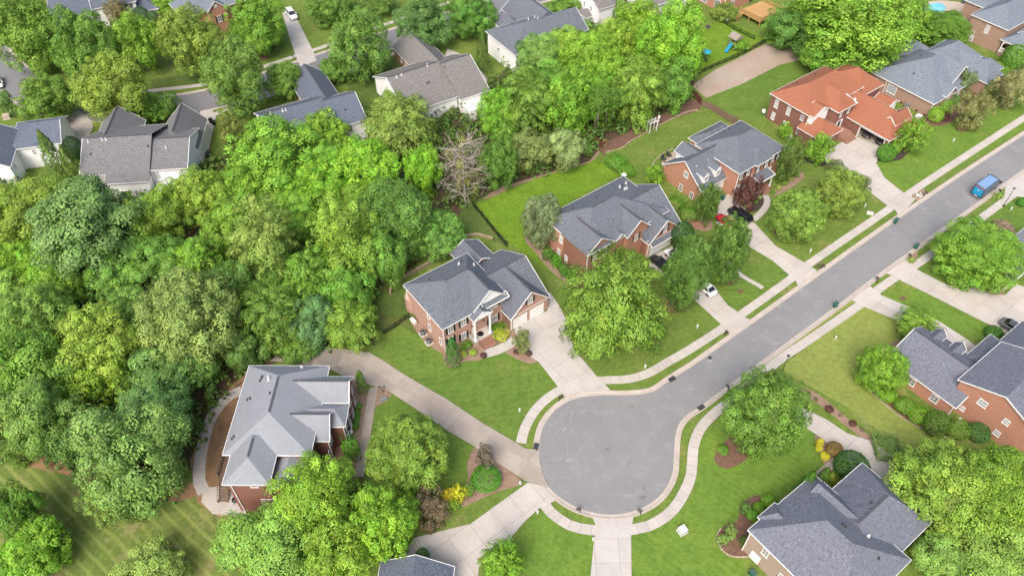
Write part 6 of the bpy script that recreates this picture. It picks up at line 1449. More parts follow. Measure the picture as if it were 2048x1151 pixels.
def car(name, label, px, py, head, kind, col, Ls=None, cat='car', z=0.05, loc=None):
    x, y = loc or GT(px, py, .7)
    root = empty(name, (x, y, T(x, y) + z), R(head), label=label, cat=cat)
    Ln, W_, Hh, belt, hood = {'sedan': (4.8, .9, 1.44, .92, .80), 'suv': (4.95, .97, 1.80, 1.12, 1.05), 'hatch': (4.2, .88, 1.48, .95, .86), 'sport': (4.3, .9, 1.28, .84, .74)}[kind]
    h = Ln / 2; z0 = .26
    st = [(-h, .80, .45, belt - .10), (-h + .12, .93, z0, belt - .02), (-h + .7, 1.0, z0, belt + .02), (-.3, 1.0, z0, belt + .01), (h * .42, 1.0, z0, belt), (h * .52, .99, z0, (belt + hood) / 2 + .02), (h - .55, .97, z0, hood), (h - .12, .88, z0, hood - .12), (h, .74, .40, hood - .26)]
    if kind == 'suv': st[0] = (-h, .88, .42, belt - .04)
    body = obj('body', loft([ring(a, W_ * b, c, d) for a, b, c, d in st]), M['paint'], root, color=col)
    # cabin: glass with a painted roof and pillars
    rb = {'sedan': (-h + .55, -h + 1.25, .35, 1.35), 'suv': (-h + .10, -h + .55, .45, 1.25), 'hatch': (-h + .15, -h + .75, .3, 1.2), 'sport': (-h + .5, -h + 1.4, .1, .95)}[kind]
    def cab(f, zt, zb, top): return [(rb[0], W_ * .86 * f), (rb[1], W_ * .74 * f), (rb[2], W_ * .74 * f), (rb[3], W_ * .88 * f)]
    g = [[(rb[0], -W_ * .84, belt - .05), (rb[0], W_ * .84, belt - .05), (rb[1], W_ * .72, Hh - .06), (rb[1], -W_ * .72, Hh - .06)]]
    V = [(rb[0], -W_ * .88, belt - .04), (rb[0], W_ * .88, belt - .04), (rb[3], W_ * .9, belt - .06), (rb[3], -W_ * .9, belt - .06), (rb[1], -W_ * .72, Hh - .05), (rb[1], W_ * .72, Hh - .05), (rb[2], W_ * .72, Hh - .05), (rb[2], -W_ * .72, Hh - .05)]
    F = [(0, 1, 5, 4), (1, 2, 6, 5), (2, 3, 7, 6), (3, 0, 4, 7), (4, 5, 6, 7)]
    obj('windows', mesh('windows', V, F), M['car_glass'], root)
    rf = MB(); k = .03
    rf.add([(rb[1] - .04, -W_ * .73, Hh - .06), (rb[1] - .04, W_ * .73, Hh - .06), (rb[2] + .04, W_ * .73, Hh - .06), (rb[2] + .04, -W_ * .73, Hh - .06), (rb[1] + .08, -W_ * .62, Hh), (rb[1] + .08, W_ * .62, Hh), (rb[2] - .1, W_ * .62, Hh - .01), (rb[2] - .1, -W_ * .62, Hh - .01)], [(0, 1, 5, 4), (1, 2, 6, 5), (2, 3, 7, 6), (3, 0, 4, 7), (4, 5, 6, 7), (3, 2, 1, 0)])
    for sg in (-1, 1):
        rf.bar(V[1 if sg > 0 else 0], V[5 if sg > 0 else 4], .09, .06); rf.bar(V[2 if sg > 0 else 3], V[6 if sg > 0 else 7], .07, .06)
        xm = (rb[1] + rb[2]) / 2 - .1; rf.bar((xm, sg * W_ * .885, belt - .04), (xm, sg * W_ * .725, Hh - .05), .09, .05)
    o = rf.build('roof', M['paint'], root); o.color = (*col, 1)
    wm, rm = wheel_meshes()
    for wx in (-h + .9, h - .92):
        for sg in (-1, 1):
            wo = obj('wheel', wm, M['rubber'], root, (wx, sg * (W_ - .10), .34), (R(-90) * sg, 0, 0)); obj('rim', rm, M['chrome'], wo)
    for sg in (-1, 1):
        obj('headlight', cached(('hl',), lambda: MB().box(-.1, -.18, -.07, .06, .18, .07).mesh('headlight')), M['lamp_clear'], root, (h - .14, sg * W_ * .62, hood - .26), (0, 0, R(-14) * sg))
        obj('tail_light', cached(('tl',), lambda: MB().box(-.06, -.16, -.1, .06, .16, .1).mesh('tail_light')), M['lamp_red'], root, (-h + .06, sg * W_ * .66, belt - .24))
        obj('mirror', cached(('mir',), lambda: MB().box(-.08, -.1, -.06, .08, .1, .08).mesh('mirror')), M['paint'], root, (rb[3] - .35, sg * (W_ + .08), belt + .06), color=col)
    obj('number_plate', cached(('np',), lambda: MB().box(-.012, -.26, -.07, .012, .26, .07).mesh('number_plate')), M['plastic_white'], root, (-h - .005, 0, .62))
    return root
UP = 126.6
car('parked_suv', 'black suv with pale roof sheen parked beside the red car', 1480, 430, UP, 'suv', (.010, .011, .014))
car('parked_car', 'red car half hidden by the upright tree, beside the black suv', 1452, 441, UP, 'sport', (.45, .006, .012))
car('parked_car', 'white car half hidden under the upright tree in the driveway', 1409, 572, UP, 'sedan', (.72, .73, .74))
car('parked_car', 'black car outside the white double garage door', 1322, 526, UP, 'sedan', (.010, .011, .014))
car('parked_car', 'white car beside the black car at the double garage', 1349, 511, UP, 'hatch', (.72, .73, .74))
car('parked_car', 'dark grey car at the right edge behind the right brick house', 2031, 656, -50, 'sedan', (.10, .11, .115))
a_, b_ = G(573, 16), G(593, 41)
car('parked_car', 'white car on the far driveway at the top', 583, 29, math.degrees(math.atan2(b_[1] - a_[1], b_[0] - a_[0])), 'suv', (.74, .75, .76))
car('parked_car', 'white car cut by the left edge on the far street', -4, 164, -60, 'sedan', (.72, .73, .74))
car('parked_car', 'dark silver car in the open garage, left bay', 0, 0, 36.5 + 180, 'sedan', (.05, .052, .056), loc=H4.world(13.3, 17.4))
car('parked_car', 'dark car in the open garage, right bay', 0, 0, 36.5 + 180, 'hatch', (.035, .037, .04), loc=H4.world(13.3, 20.4))
# ---- delivery van
def van():
    x, y = G(1972, 374, 1.0); root = empty('delivery_van', (x, y, .04), R(37.2), label='delivery van with bright blue rear and pale blue roof driving up the street', cat='van')
    Ln, W_, Hh = 6.6, 1.05, 2.75; h = Ln / 2
    def rg_(x, hw, z0, z1, r): return ring(x, hw, z0, z1, r)
    secs = [rg_(-h, W_ * .96, .34, Hh - .10, .26), rg_(-h + .12, W_, .30, Hh, .26), rg_(h * .35, W_, .30, Hh, .26), rg_(h * .55, W_, .30, Hh - .1, .24), rg_(h * .80, W_ * .97, .30, 1.75, .22), rg_(h * .95, W_ * .93, .32, 1.30, .2), rg_(h, W_ * .82, .42, 1.0, .18)]
    obj('body', loft(secs), mat('van_grey', (.10, .14, .21), .35, [(1.2, (.08, .11, .17), .4, .7)]), root)
    obj('roof', MB().box(-h + .16, -W_ + .2, Hh - .01, h * .38, W_ - .2, Hh + .025).mesh('roof'), mat('van_roof', (.22, .36, .60), .4), root)
    rp = obj('rear_door', MB().box(-h - .03, -W_ + .2, .75, -h + .02, W_ - .2, Hh - .34).mesh('rear_door'), mat('van_blue', (.012, .33, .60), .3, [(1.5, (.01, .26, .52), .4, .7)]), root)
    obj('door_seam', MB().box(-h - .036, -.012, .75, -h - .028, .012, Hh - .34).mesh('door_seam'), M['black'], rp)
    for (y0, y1, z0, z1) in ((-.30, .30, 1.92, 1.99), (-.16, .16, 1.68, 1.75)): obj('lettering', MB().box(-h - .036, y0, z0, -h - .029, y1, z1).mesh('lettering'), M['plastic_white'], rp)
    MB().box(-h - .05, -W_ + .1, .62, -h, -W_ + .2, Hh - .24).box(-h - .05, W_ - .2, .62, -h, W_ - .1, Hh - .24).box(-h - .05, -W_ + .1, .40, -h, W_ - .1, .75 - .01).build('rear_frame', M['black'], root)
    MB().box(-h - .055, -W_ + .16, Hh - .34, -h, W_ - .16, Hh - .24).build('brake_light_strip', M['lamp_red'], root)
    MB().box(-h - .14, -W_ + .1, .36, -h - .05, W_ - .1, .52).build('bumper', M['metal'], root)
    MB().box(-h - .06, -.26, .58, -h - .05, .26, .72).build('number_plate', M['plastic_white'], root)
    V = [(h * .56, -W_ * .92, Hh - .28), (h * .56, W_ * .92, Hh - .28), (h * .815, W_ * .9, 1.72), (h * .815, -W_ * .9, 1.72)]; V2 = [(a + .05, b, c + .05) for a, b, c in V]
    obj('windscreen', MB().add(V + V2, [(3, 2, 1, 0), (4, 5, 6, 7), (0, 1, 5, 4), (1, 2, 6, 5), (2, 3, 7, 6), (3, 0, 4, 7)]).mesh('windscreen'), M['car_glass'], root)
    wm, rm = wheel_meshes()
    for wx in (-h + 1.1, h - 1.15):
        for sg in (-1, 1):
            wo = obj('wheel', wm, M['rubber'], root, (wx, sg * (W_ - .08), .36), (R(-90) * sg, 0, 0), (1.05, 1.05, 1.05)); obj('rim', rm, M['chrome'], wo)
    for sg in (-1, 1):
        MB().box(h * .5, sg * W_ + min(0, sg * .02) , 1.35, h * .74, sg * W_ + max(0, sg * .02), 2.0).build('side_window', M['car_glass'], root)
        MB().box(h * .72, sg * (W_ + .08), 1.5, h * .78, sg * (W_ + .34), 2.0).bar((h * .75, sg * W_ * .97, 1.6), (h * .75, sg * (W_ + .12), 1.7), .05, .06).build('mirror', M['black'], root)
        MB().box(h * .93, sg * .7 - .16, .82, h * 1.0, sg * .7 + .16, 1.0).build('headlight', M['lamp_clear'], root)
van()
# ================================================================ street furniture
def make_bin(px, py, rz, label, group='green wheeled bins'):
    x, y = GT(px, py); root = empty('wheeled_bin', (x, y, T(x, y) + .06), R(rz), label=label, cat='bin', group=group)
    def body():
        a, b, h = .27, .36, 1.0; c, d = .22, .27
        mb = MB().add([(-d, -c, .06), (d, -c, .06), (d, c, .06), (-d, c, .06), (-b, -a, h), (b, -a, h), (b, a, h), (-b, a, h)], [(3, 2, 1, 0), (0, 1, 5, 4), (1, 2, 6, 5), (2, 3, 7, 6), (3, 0, 4, 7), (4, 5, 6, 7)])
        return mb.box(-b - .03, -a - .03, h - .06, b + .03, a + .03, h).mesh('body')
    obj('body', cached(('binb',), body), M['bin_green'], root)
    obj('lid', cached(('binl',), lambda: MB().add([(-.42, -.33, 1.005), (.42, -.33, 1.005), (.42, .33, 1.005), (-.42, .33, 1.005), (-.36, -.27, 1.09), (.34, -.27, 1.11), (.34, .27, 1.11), (-.36, .27, 1.09)], [(3, 2, 1, 0), (4, 5, 6, 7), (0, 1, 5, 4), (1, 2, 6, 5), (2, 3, 7, 6), (3, 0, 4, 7)]).mesh('lid')), M['bin_lid'], root)
    for sg in (-1, 1): obj('wheel', cached(('binw',), lambda: MB().lathe([(.03, -.03), (.12, -.03), (.12, .03), (.03, .03)], n=12).mesh('wheel')), M['rubber'], root, (.30, sg * .24, .11), (R(90), 0, 0))
    obj('handle', cached(('binh',), lambda: MB().tube([(.36, -.2, .95), (.46, -.2, .98), (.46, .2, .98), (.36, .2, .95)], .018, 6).mesh('handle')), M['bin_lid'], root)
    return root
make_bin(1790, 446, 216, 'green wheeled bin on the left kerb below the terracotta house driveway')
make_bin(1830, 497, 36, 'green wheeled bin on the right kerb near a mailbox')
make_bin(1669, 614, 36, 'green wheeled bin on the right kerb, nearest the turning circle')
make_bin(1503, 1149, 120, 'green wheeled bin against the buff brick wall at the bottom edge')
make_bin(1444, 400, 120, 'dark green bin at the garage behind the black suv')
def mailbox(px, py, label, rz=36, m='black'):
    x, y = GT(px, py); root = empty('mailbox', (x, y, T(x, y)), R(rz), label=label, cat='mailbox', group='mailboxes along the streets')
    obj('post', cached(('mbp',), lambda: MB().box(-.05, -.05, -.3, .05, .05, 1.25).box(-.05, -.05, .95, .05, .5, 1.02).bar((0, .08, .62), (0, .42, .95), .05, .05).lathe([(.08, 0), (.02, .12)], (0, 0, 1.25), 8).mesh('post')), M[m], root)
    def bx():
        mb = MB(); n = 8; pr = [(-.12, 0), (.12, 0), (.12, .16)] + [(.12 * math.cos(math.pi * k / n), .16 + .12 * math.sin(math.pi * k / n)) for k in range(1, n)] + [(-.12, .16)]
        k = len(pr); mb.add([(a, .02, 1.03 + b) for a, b in pr] + [(a, .56, 1.03 + b) for a, b in pr], [tuple(reversed(range(k))), tuple(range(k, 2 * k))] + [(i, (i + 1) % k, (i + 1) % k + k, i + k) for i in range(k)]); return mb.mesh('box')
    b = obj('box', cached(('mbb',), bx), M['metal_dark'], root); obj('flag', cached(('mbf',), lambda: MB().box(.125, .2, 1.12, .14, .24, 1.42).box(.125, .24, 1.34, .14, .36, 1.42).mesh('flag')), M['lamp_red'], b)
    return root
for i, (x, y, lb, rz) in enumerate(((1818, 520, 'black mailbox with yellowish plants at the right kerb', 36), (1753, 566, 'black mailbox on the small grass island between two driveways', 36), (1997, 390, 'black mailbox just right of the van', 36), (1641, 538, 'dark mailbox beside the driveway of the dormer house', 216), (1846, 392, 'dark mailbox in a stone ringed flower bed by the terracotta driveway', 216), (1449, 670, 'mailbox on the verge left of the street, by the red brick house driveway', 216), (1118, 802, 'mailbox on the curved verge above the turning circle', 300), (1160, 1024, 'mailbox on the verge below the turning circle, left of the pale driveway', 100), (1281, 1028, 'mailbox on the verge below the turning circle, right of the pale driveway', 80), (1455, 782, 'mailbox beside the round tree at the kerb', 36), (587, 119, 'mailbox at the far street driveway with the white car', 200), (142, 230, 'mailbox at the far left driveway', 30))):
    mailbox(x, y, lb, rz)
def street_lamp(px, py, label):
    x, y = GT(px, py); root = empty('street_lamp', (x, y, T(x, y)), 0, label=label, cat='street lamp', group='black street lamps')
    obj('base', cached(('slb',), lambda: MB().lathe([(.16, -.2), (.16, .25), (.11, .4), (.08, .55)], n=10).mesh('base')), M['black'], root)
    obj('pole', cached(('slp',), lambda: MB().tube([(0, 0, .5), (0, 0, 4.0)], [.06, .045], 8).mesh('pole')), M['black'], root)
    hd = obj('lamp_head', cached(('slh',), lambda: MB().lathe([(.05, 3.98), (.15, 4.05), (.19, 4.36), (.24, 4.38), (.16, 4.52), (.04, 4.64)], n=10).mesh('lamp_head')), M['black'], root)
    obj('lamp_glass', cached(('slg',), lambda: MB().lathe([(.158, 4.08), (.193, 4.34)], n=10).mesh('lamp_glass')), M['lamp_clear'], hd)
street_lamp(1562, 746, 'black street lamp beside the sidewalk, behind the round tree')
street_lamp(2006, 413, 'black street lamp on the lawn below the van')
def simple(name, label, cat, px, py, mb, m, rz=0, group=None, z=0):
    x, y = GT(px, py); return obj(name, mb.mesh(name), M[m], None, (x, y, T(x, y) + z), (0, 0, R(rz)), label=label, cat=cat, group=group)
def boxy(a, b, h, cap=.06): return MB().box(-a, -b, -.1, a, b, h).box(-a - cap, -b - cap, h, a + cap, b + cap, h + .06)
tb = empty('transformer_box', (*GT(1364, 1062), 0), R(28), label='pale green utility transformer box on the lawn right of the pale driveway', cat='utility box')
obj('pad', MB().box(-.62, -.56, -.1, .62, .56, .07).mesh('pad'), M['concrete_pale'], tb); obj('cabinet', boxy(.5, .44, .75, .04).mesh('cabinet'), mat('box_pale', (.62, .68, .66), .5), tb)
for sg in (-1, 1): obj('door', MB().box(sg * .25 - .22, -.47, .08, sg * .25 + .22, -.44, .7).mesh('door'), mat('box_pale2', (.55, .62, .6), .5), tb)
tb = empty('transformer_box', (*GT(15, 236), 0), R(20), label='pale utility box on the lawn at the far left edge', cat='utility box')
obj('pad', MB().box(-.8, -.7, -.1, .8, .7, .07).mesh('pad'), M['concrete_pale'], tb); obj('cabinet', boxy(.65, .55, .8, .04).mesh('cabinet'), M['pool_deck'], tb)
for i, (x, y, lb) in enumerate(((1186, 1080, 'left of the pale bottom driveway'), (1040, 968, 'in the pale bed between the two lower driveways'), (1039, 822, 'on the pink house lawn by the curved sidewalk'), (1906, 283, 'on the striped lawn above the sidewalk'), (1729, 414, 'by the pale round trees at the sidewalk'), (2021, 420, 'below the street lamp by the van'), (1620, 504, 'on the lawn below the pale round tree'), (1670, 678, 'on the olive lawn'), (1075, 1026, 'at the fork of the bottom driveway'), (1394, 655, 'on the lawn right of the big willow oak'), (1290, 735, 'on the lawn below the big willow oak'))):
    simple('utility_pedestal', 'small white utility pedestal ' + lb, 'utility post', x, y, MB().box(-.11, -.09, -.1, .11, .09, .62).box(-.14, -.12, .62, .14, .12, .7), 'plastic_white', 20, 'white utility pedestals')
simple('meter_box', 'white low utility box on the lawn by the sidewalk', 'utility box', 1739, 428, MB().box(-.55, -.22, -.1, .55, .22, .4).box(-.6, -.27, .4, .6, .27, .46), 'plastic_white', -20)
# storm drains and covers
for x, y, rz, lb in ((1072, 893, 78, 'left kerb of the turning circle'), (1344, 758, 33, 'left kerb where the road widens'), (1402, 815, 33, 'right kerb where the road narrows'), (394, 226, 8, 'far street kerb')):
    simple('storm_drain', 'dark storm drain grate in the ' + lb, 'storm drain', x, y, (lambda mb: [mb.box(-.5 + k * .14, -.3, .10, -.42 + k * .14, .3, .15) for k in range(8)] and mb.box(-.56, -.36, .02, .56, .36, .11))(MB()), 'metal_dark', rz, z=.02)
simple('manhole_cover', 'dark round manhole cover in the road', 'manhole', 1420, 715, MB().lathe([(.33, -.05), (.33, .022), (.27, .026), (.02, .03)], n=16), 'metal_dark', z=.028)
for x, y, lb in ((1481, 582, 'on the lawn between the two upright trees and sidewalk'), (1806, 596, 'on the grass strip between the right driveways')):
    simple('valve_cover', 'rusty square utility cover ' + lb, 'utility cover', x, y, MB().box(-.5, -.35, -.05, .5, .35, .06).box(-.42, -.27, .06, .42, .27, .08), 'mulch', 20)
# ---- beside the pink house
for i, (x, y, lb) in enumerate(((846, 668, 'upper'), (858, 685, 'lower'))):
    px_, py_ = GT(x, y); r_ = empty('air_conditioner', (px_, py_, 0), R(36.4), label='%s of two round grey air conditioner units beside the pink brick wall' % lb, cat='air conditioner', group='air conditioners of the pink house')
    obj('pad', cached(('acp',), lambda: MB().box(-.6, -.6, -.1, .6, .6, .08).mesh('pad')), M['concrete_pale'], r_)
    obj('casing', cached(('acc',), lambda: MB().lathe([(.40, .08), (.42, .12), (.42, .82), (.38, .88)], n=18).mesh('casing')), M['metal'], r_)
    obj('fins', cached(('acf',), lambda: (lambda mb: [mb.tube([(.43 * math.cos(k * .349), .43 * math.sin(k * .349), .14), (.43 * math.cos(k * .349), .43 * math.sin(k * .349), .8)], .02, 5) for k in range(18)] and mb)(MB()).mesh('fins')), M['metal_dark'], r_)
    obj('fan_grille', cached(('acg',), lambda: MB().lathe([(.36, .885), (.34, .9), (.1, .93), (.02, .94)], n=16).mesh('fan_grille')), M['metal_dark'], r_)
simple('meter_box', 'white box on the ground beside the pink brick wall', 'utility box', 827, 644, MB().box(-.28, -.6, -.1, .28, .6, .5).box(-.32, -.64, .5, .32, .64, .56), 'plastic_white', 36)
# ---- fences
def fence(label, pts, h, m, kind='board', step=2.2, cat='fence', name='fence', pk=.16):
    W = poly_px(pts); root = empty(name, (*W[0], T(*W[0])), 0, label=label, cat=cat); ox, oy = W[0]
    ln = resample(W, step); ln = ln if (Vector(ln[-1]) - Vector(W[-1])).length < .4 else ln + [W[-1]]
    for p in ln: obj('post', cached(('fp', m, h), lambda: MB().box(-.06, -.06, -.3, .06, .06, h + .12).mesh('post')), M[m], root, (p[0] - ox, p[1] - oy, T(*p) - T(ox, oy)))
    for i in range(len(ln) - 1):
        a, b = Vector(ln[i]), Vector(ln[i + 1]); d = (b - a).length; n = (b - a) / d; ang = math.atan2(n.y, n.x); z = T(*ln[i]) - T(ox, oy)
        zs = (.35, h - .25) if kind in ('board', 'picket', 'mesh') else (.35, .75, 1.1)
        for zz in zs: obj('rail', cached(('fr', m, round(d, 2)), lambda: MB().box(.06, -.035, -.05, d - .06, .035, .05).mesh('rail')), M[m], root, (a.x - ox, a.y - oy, z + zz), (0, 0, ang))
        if kind == 'board':
            k = int(d / pk); mb = cached(('fb', m, round(d, 2), h), lambda: (lambda mb: [mb.box(j * d / k + .006, .036, .05 + .01 * (j % 3), (j + 1) * d / k - .006, .058, h - .02 * (j % 2)) for j in range(k)] and mb)(MB()).mesh('boards'))
            obj('boards', mb, M[m], root, (a.x - ox, a.y - oy, z), (0, 0, ang), kind='stuff')
        if kind == 'picket':
            k = int(d / .14); mb = cached(('fk', m, round(d, 2), h), lambda: (lambda mb: [mb.box((j + .5) * d / k - .012, -.012, .05, (j + .5) * d / k + .012, .012, h) for j in range(k)] and mb)(MB()).mesh('bars'))
            obj('bars', mb, M[m], root, (a.x - ox, a.y - oy, z), (0, 0, ang), kind='stuff')
fence('dark red board fence between the bright backyard and the garden bed', [(1166, 266), (1184, 280), (1206, 300)], 1.75, 'wood_red')
fence('low split rail fence along the clipped hedge of the bright backyard', [(1196, 300), (1212, 318), (1232, 345), (1240, 352)], 1.25, 'wood_grey', 'rail')
fence('red-brown board fence at the lower corner of the gravelled strip', [(1380, 190), (1392, 200), (1402, 212)], 1.8, 'wood_red')
fence('weathered board fence behind the dormer house', [(1402, 213), (1425, 222), (1448, 238), (1472, 250)], 1.7, 'wood_grey')
fence('black metal fence along the gravelled strip', [(1396, 150), (1430, 134), (1480, 112), (1534, 84)], 1.2, 'black', 'picket')
fence('black metal fence between the play yard and timber deck', [(1432, 36), (1460, 56), (1508, 80)], 1.2, 'black', 'picket')
fence('dark metal fence along the left edge of the bright backyard', [(940, 406), (965, 434), (990, 466), (1014, 494)], 1.2, 'black', 'picket')
fence('dark metal fence from the woods to the pink house', [(768, 668), (795, 652), (818, 634)], 1.2, 'black', 'picket')
# ---- the stepped garden wall behind the pink house
def garden_wall(label, pts, h, n=3):
    W = poly_px(pts); root = empty('garden_wall', (*W[0], 0), 0, label=label, cat='wall'); ln = resample(W, .62); ox, oy = W[0]
    for c in range(n):
        for i in range(len(ln) - 1):
            a, b = Vector(ln[i]), Vector(ln[i + 1]); d = (b - a).length; ang = math.atan2(b.y - a.y, b.x - a.x)
            obj('block', cached(('gw', h / n), lambda: MB().box(.008, -.15, 0, .61, .15, h / n - .012).mesh('block')), M['block_wall'], root, (a.x - ox + (.3 if c % 2 else 0) * math.cos(ang), a.y - oy + (.3 if c % 2 else 0) * math.sin(ang), c * h / n), (0, 0, ang))
garden_wall('buff block retaining wall between the shaded lawn and the woods behind the pink house', [(781, 590), (783, 572), (815, 552), (860, 528), (903, 508), (920, 480)], .75, 3)
garden_wall('low buff block wall around the rear bed of the pink house', [(925, 474), (955, 470), (984, 478)], .5, 2)
gs = empty('garden_steps', (*GT(868, 520), 0), R(125), label='buff garden steps through the retaining wall behind the pink house', cat='steps')
for k in range(4): obj('step', cached(('gst', k), lambda: MB().box(k * .35, -.7, -.1, k * .35 + .36, .7, .17 * (k + 1)).mesh('step')), M['block_wall'], gs)
# ---- stone edging round beds (one course of loose stones each)
def edging(label, pts, f=FULL, step=.42):
    ln = resample(spline(poly_px(pts, f), 5), step); root = empty('stone_edging', (*ln[0], 0), 0, label=label, cat='edging'); rg = random.Random(len(label))
    ms = [cached(('es', k), lambda: MB().add([(-.2, -.1, 0), (.2, -.11, 0), (.19, .1, 0), (-.19, .12, 0), (-.15, -.07, .14), (.16, -.08, .15), (.14, .07, .13), (-.16, .08, .15)], [(4, 5, 6, 7), (0, 1, 5, 4), (1, 2, 6, 5), (2, 3, 7, 6), (3, 0, 4, 7)]).mesh('stone')) for k in range(1)]
    for i in range(len(ln) - 1):
        a, b = ln[i], ln[i + 1]; s = .85 + .35 * rg.random()
        obj('stone', ms[0], M['stone'], root, (a[0] - ln[0][0], a[1] - ln[0][1], T(*a) + .03), (0, 0, math.atan2(b[1] - a[1], b[0] - a[0]) + rg.uniform(-.15, .15)), (s, s, s))
edging('pale stone ring around the left bed of the buff house', [(1500, 1112), (1465, 1112), (1442, 1096), (1434, 1072), (1444, 1052)])
edging('pale stone edging along the garden bed behind the dormer house', [(1214, 304), (1240, 298), (1262, 282), (1300, 262), (1340, 240), (1375, 224), (1400, 220)])
edging('stone edging of the shrub bed along the right brick house', [(1716, 742), (1722, 764), (1760, 800), (1800, 832), (1850, 860), (1885, 876)])
edging('stone edging of the patio bed behind the dormer house', [(1302, 340), (1310, 322), (1330, 305), (1350, 296)])
# ---- yard things
ar = empty('garden_arbor', (*G(1303, 262), 0), R(30), label='white wooden garden arbor at the edge of the back lawn', cat='arbor')
for sx in (-.9, .9):
    for sy in (-.45, .45): obj('post', cached(('arp',), lambda: MB().box(-.07, -.07, -.2, .07, .07, 2.4).mesh('post')), M['trim'], ar, (sx, sy, 0))
for sy in (-.45, .45): obj('beam', cached(('arb',), lambda: MB().box(-1.2, -.05, 2.4, 1.2, .05, 2.56).mesh('beam')), M['trim'], ar, (0, sy, 0))
for k in range(5): obj('slat', cached(('ars',), lambda: MB().box(-.04, -.7, 2.56, .04, .7, 2.66).mesh('slat')), M['trim'], ar, (-1 + k * .5, 0, 0))
bh = empty('birdhouse', (*G(1315, 252), 0), 0, label='white birdhouse on a pole right of the garden arbor', cat='birdhouse')
obj('pole', MB().box(-.06, -.06, -.2, .06, .06, 2.0).mesh('pole'), M['trim'], bh); obj('box', MB().box(-.2, -.2, 2.0, .2, .2, 2.4).mesh('box'), M['trim'], bh); obj('roof', MB().lathe([(.34, 2.4), (.02, 2.7)], n=4).mesh('roof'), M['trim'], bh)
tr_ = empty('garden_trellis', (*G(1214, 288), 0), R(60), label='small yellow wooden trestle in the garden bed', cat='trestle')
obj('frame', MB().bar((-.7, 0, 0), (-.2, 0, 1.0), .08, .08).bar((.3, 0, 0), (-.2, 0, 1.0), .08, .08).bar((-.2, -.7, 1.0), (-.2, .7, 1.0), .08, .08).bar((-.7, .7, 0), (-.2, .7, 1.0), .08, .08).mesh('frame'), M['wood_gold'], tr_)
for nm, x, y, lb in (('barbecue_grill', 474, 1006, 'black kettle grill on the patio of the walk-out house'), ('barbecue_grill', 1351, 306, 'black covered grill on the patio of the dormer house')):
    g_ = empty(nm, (*GT(x, y), T(*GT(x, y)) + .12), R(20), label=lb, cat='grill')
    for a in range(4): obj('leg', cached(('gl',), lambda: MB().tube([(0, 0, 0), (0, 0, .7)], .025, 6).mesh('leg')), M['metal_dark'], g_, (.3 * (1 if a % 2 else -1), .22 * (1 if a > 1 else -1), 0))
    obj('bowl', cached(('gb',), lambda: MB().lathe([(.15, .6), (.4, .75), (.44, .9), (.44, .95)], n=14).mesh('bowl')), M['black'], g_); obj('lid', cached(('gld',), lambda: MB().lathe([(.45, .95), (.42, 1.1), (.25, 1.24), (.04, 1.3)], n=14).mesh('lid')), M['black'], g_)
def chair_(px, py, rz, m, label, group=None, s=1.0):
    x, y = GT(px, py); r_ = empty('garden_chair', (x, y, T(x, y) + .06), R(rz), label=label, cat='chair', group=group); r_.scale = (s, s, s)
    obj('seat', cached(('cs',), lambda: MB().box(-.3, -.3, .38, .3, .3, .46).mesh('seat')), M[m], r_); obj('backrest', cached(('cb',), lambda: MB().box(-.3, .26, .46, .3, .34, 1.0).mesh('backrest')), M[m], r_)
    for a in range(4): obj('leg', cached(('cl',), lambda: MB().box(-.025, -.025, 0, .025, .025, .38).mesh('leg')), M[m], r_, (.26 * (1 if a % 2 else -1), .26 * (1 if a > 1 else -1), 0))
for i, (x, y) in enumerate(((1327, 322), (1337, 314), (1366, 300), (1331, 332))): chair_(x, y, 40 + i * 70, 'metal_dark', 'dark garden chair on the dormer house patio, %s' % ('left by the shrub', 'left of the grill', 'right of the grill', 'nearest the wall')[i], 'dark patio chairs of the dormer house', 1.4)
M['navy'] = mat('fabric_navy', (.012, .025, .11), .7)
chair_(1927, 8, 60, 'navy', 'navy lounge chair by the swimming pool, left of two', None, 1.7); chair_(1942, 12, 60, 'navy', 'navy lounge chair by the swimming pool, right of two', None, 1.7)
chair_(1566, 260, 30, 'plastic_white', 'white chair beside the terracotta house side wall', None, 1.2)
for x, y, lb in ((1573, 275, 'left'), (1581, 276, 'right')): simple('garden_pot', 'white pot, %s of the pair beside the terracotta house wall' % lb, 'pot', x, y, MB().lathe([(.2, 0), (.3, .4), (.34, .6), (.24, .6), (.22, .5)], n=12), 'plastic_white')
def dish(px, py, label):
    x, y = GT(px, py); r_ = empty('satellite_dish', (x, y, 0), R(30), label=label, cat='satellite dish')
    obj('mast', cached(('dm',), lambda: MB().tube([(0, 0, -.1), (0, 0, 1.0)], .04, 6).mesh('mast')), M['metal'], r_); obj('bowl', cached(('db',), lambda: MB().lathe([(.04, 0), (.35, .08), (.5, .2), (.48, .21), (.3, .11), (.02, .05)], n=16).mesh('bowl')), M['plastic_white'], r_, (0, 0, 1.0), (R(50), 0, 0))
dish(1524, 230, 'white satellite dish on the lawn left of the terracotta house'); dish(1911, 848, 'white satellite dish among the shrubs of the right brick house')
lp = empty('garden_lamp', (*GT(766, 785), 0), 0, label='small dark garden lamp post in the bed at the old driveway', cat='lamp')
obj('pole', MB().tube([(0, 0, -.1), (0, 0, 1.5)], .05, 7).mesh('pole'), M['metal_dark'], lp); obj('cross_arm', MB().tube([(-.35, 0, 1.35), (0, 0, 1.5), (.35, 0, 1.35)], .03, 6).mesh('cross_arm'), M['metal_dark'], lp)
for sx in (-.35, .35): obj('lantern', cached(('lpl',), lambda: MB().lathe([(.05, 1.35), (.13, 1.42), (.14, 1.65), (.03, 1.75)], n=8).mesh('lantern')), M['metal_dark'], lp, (sx, 0, 0))
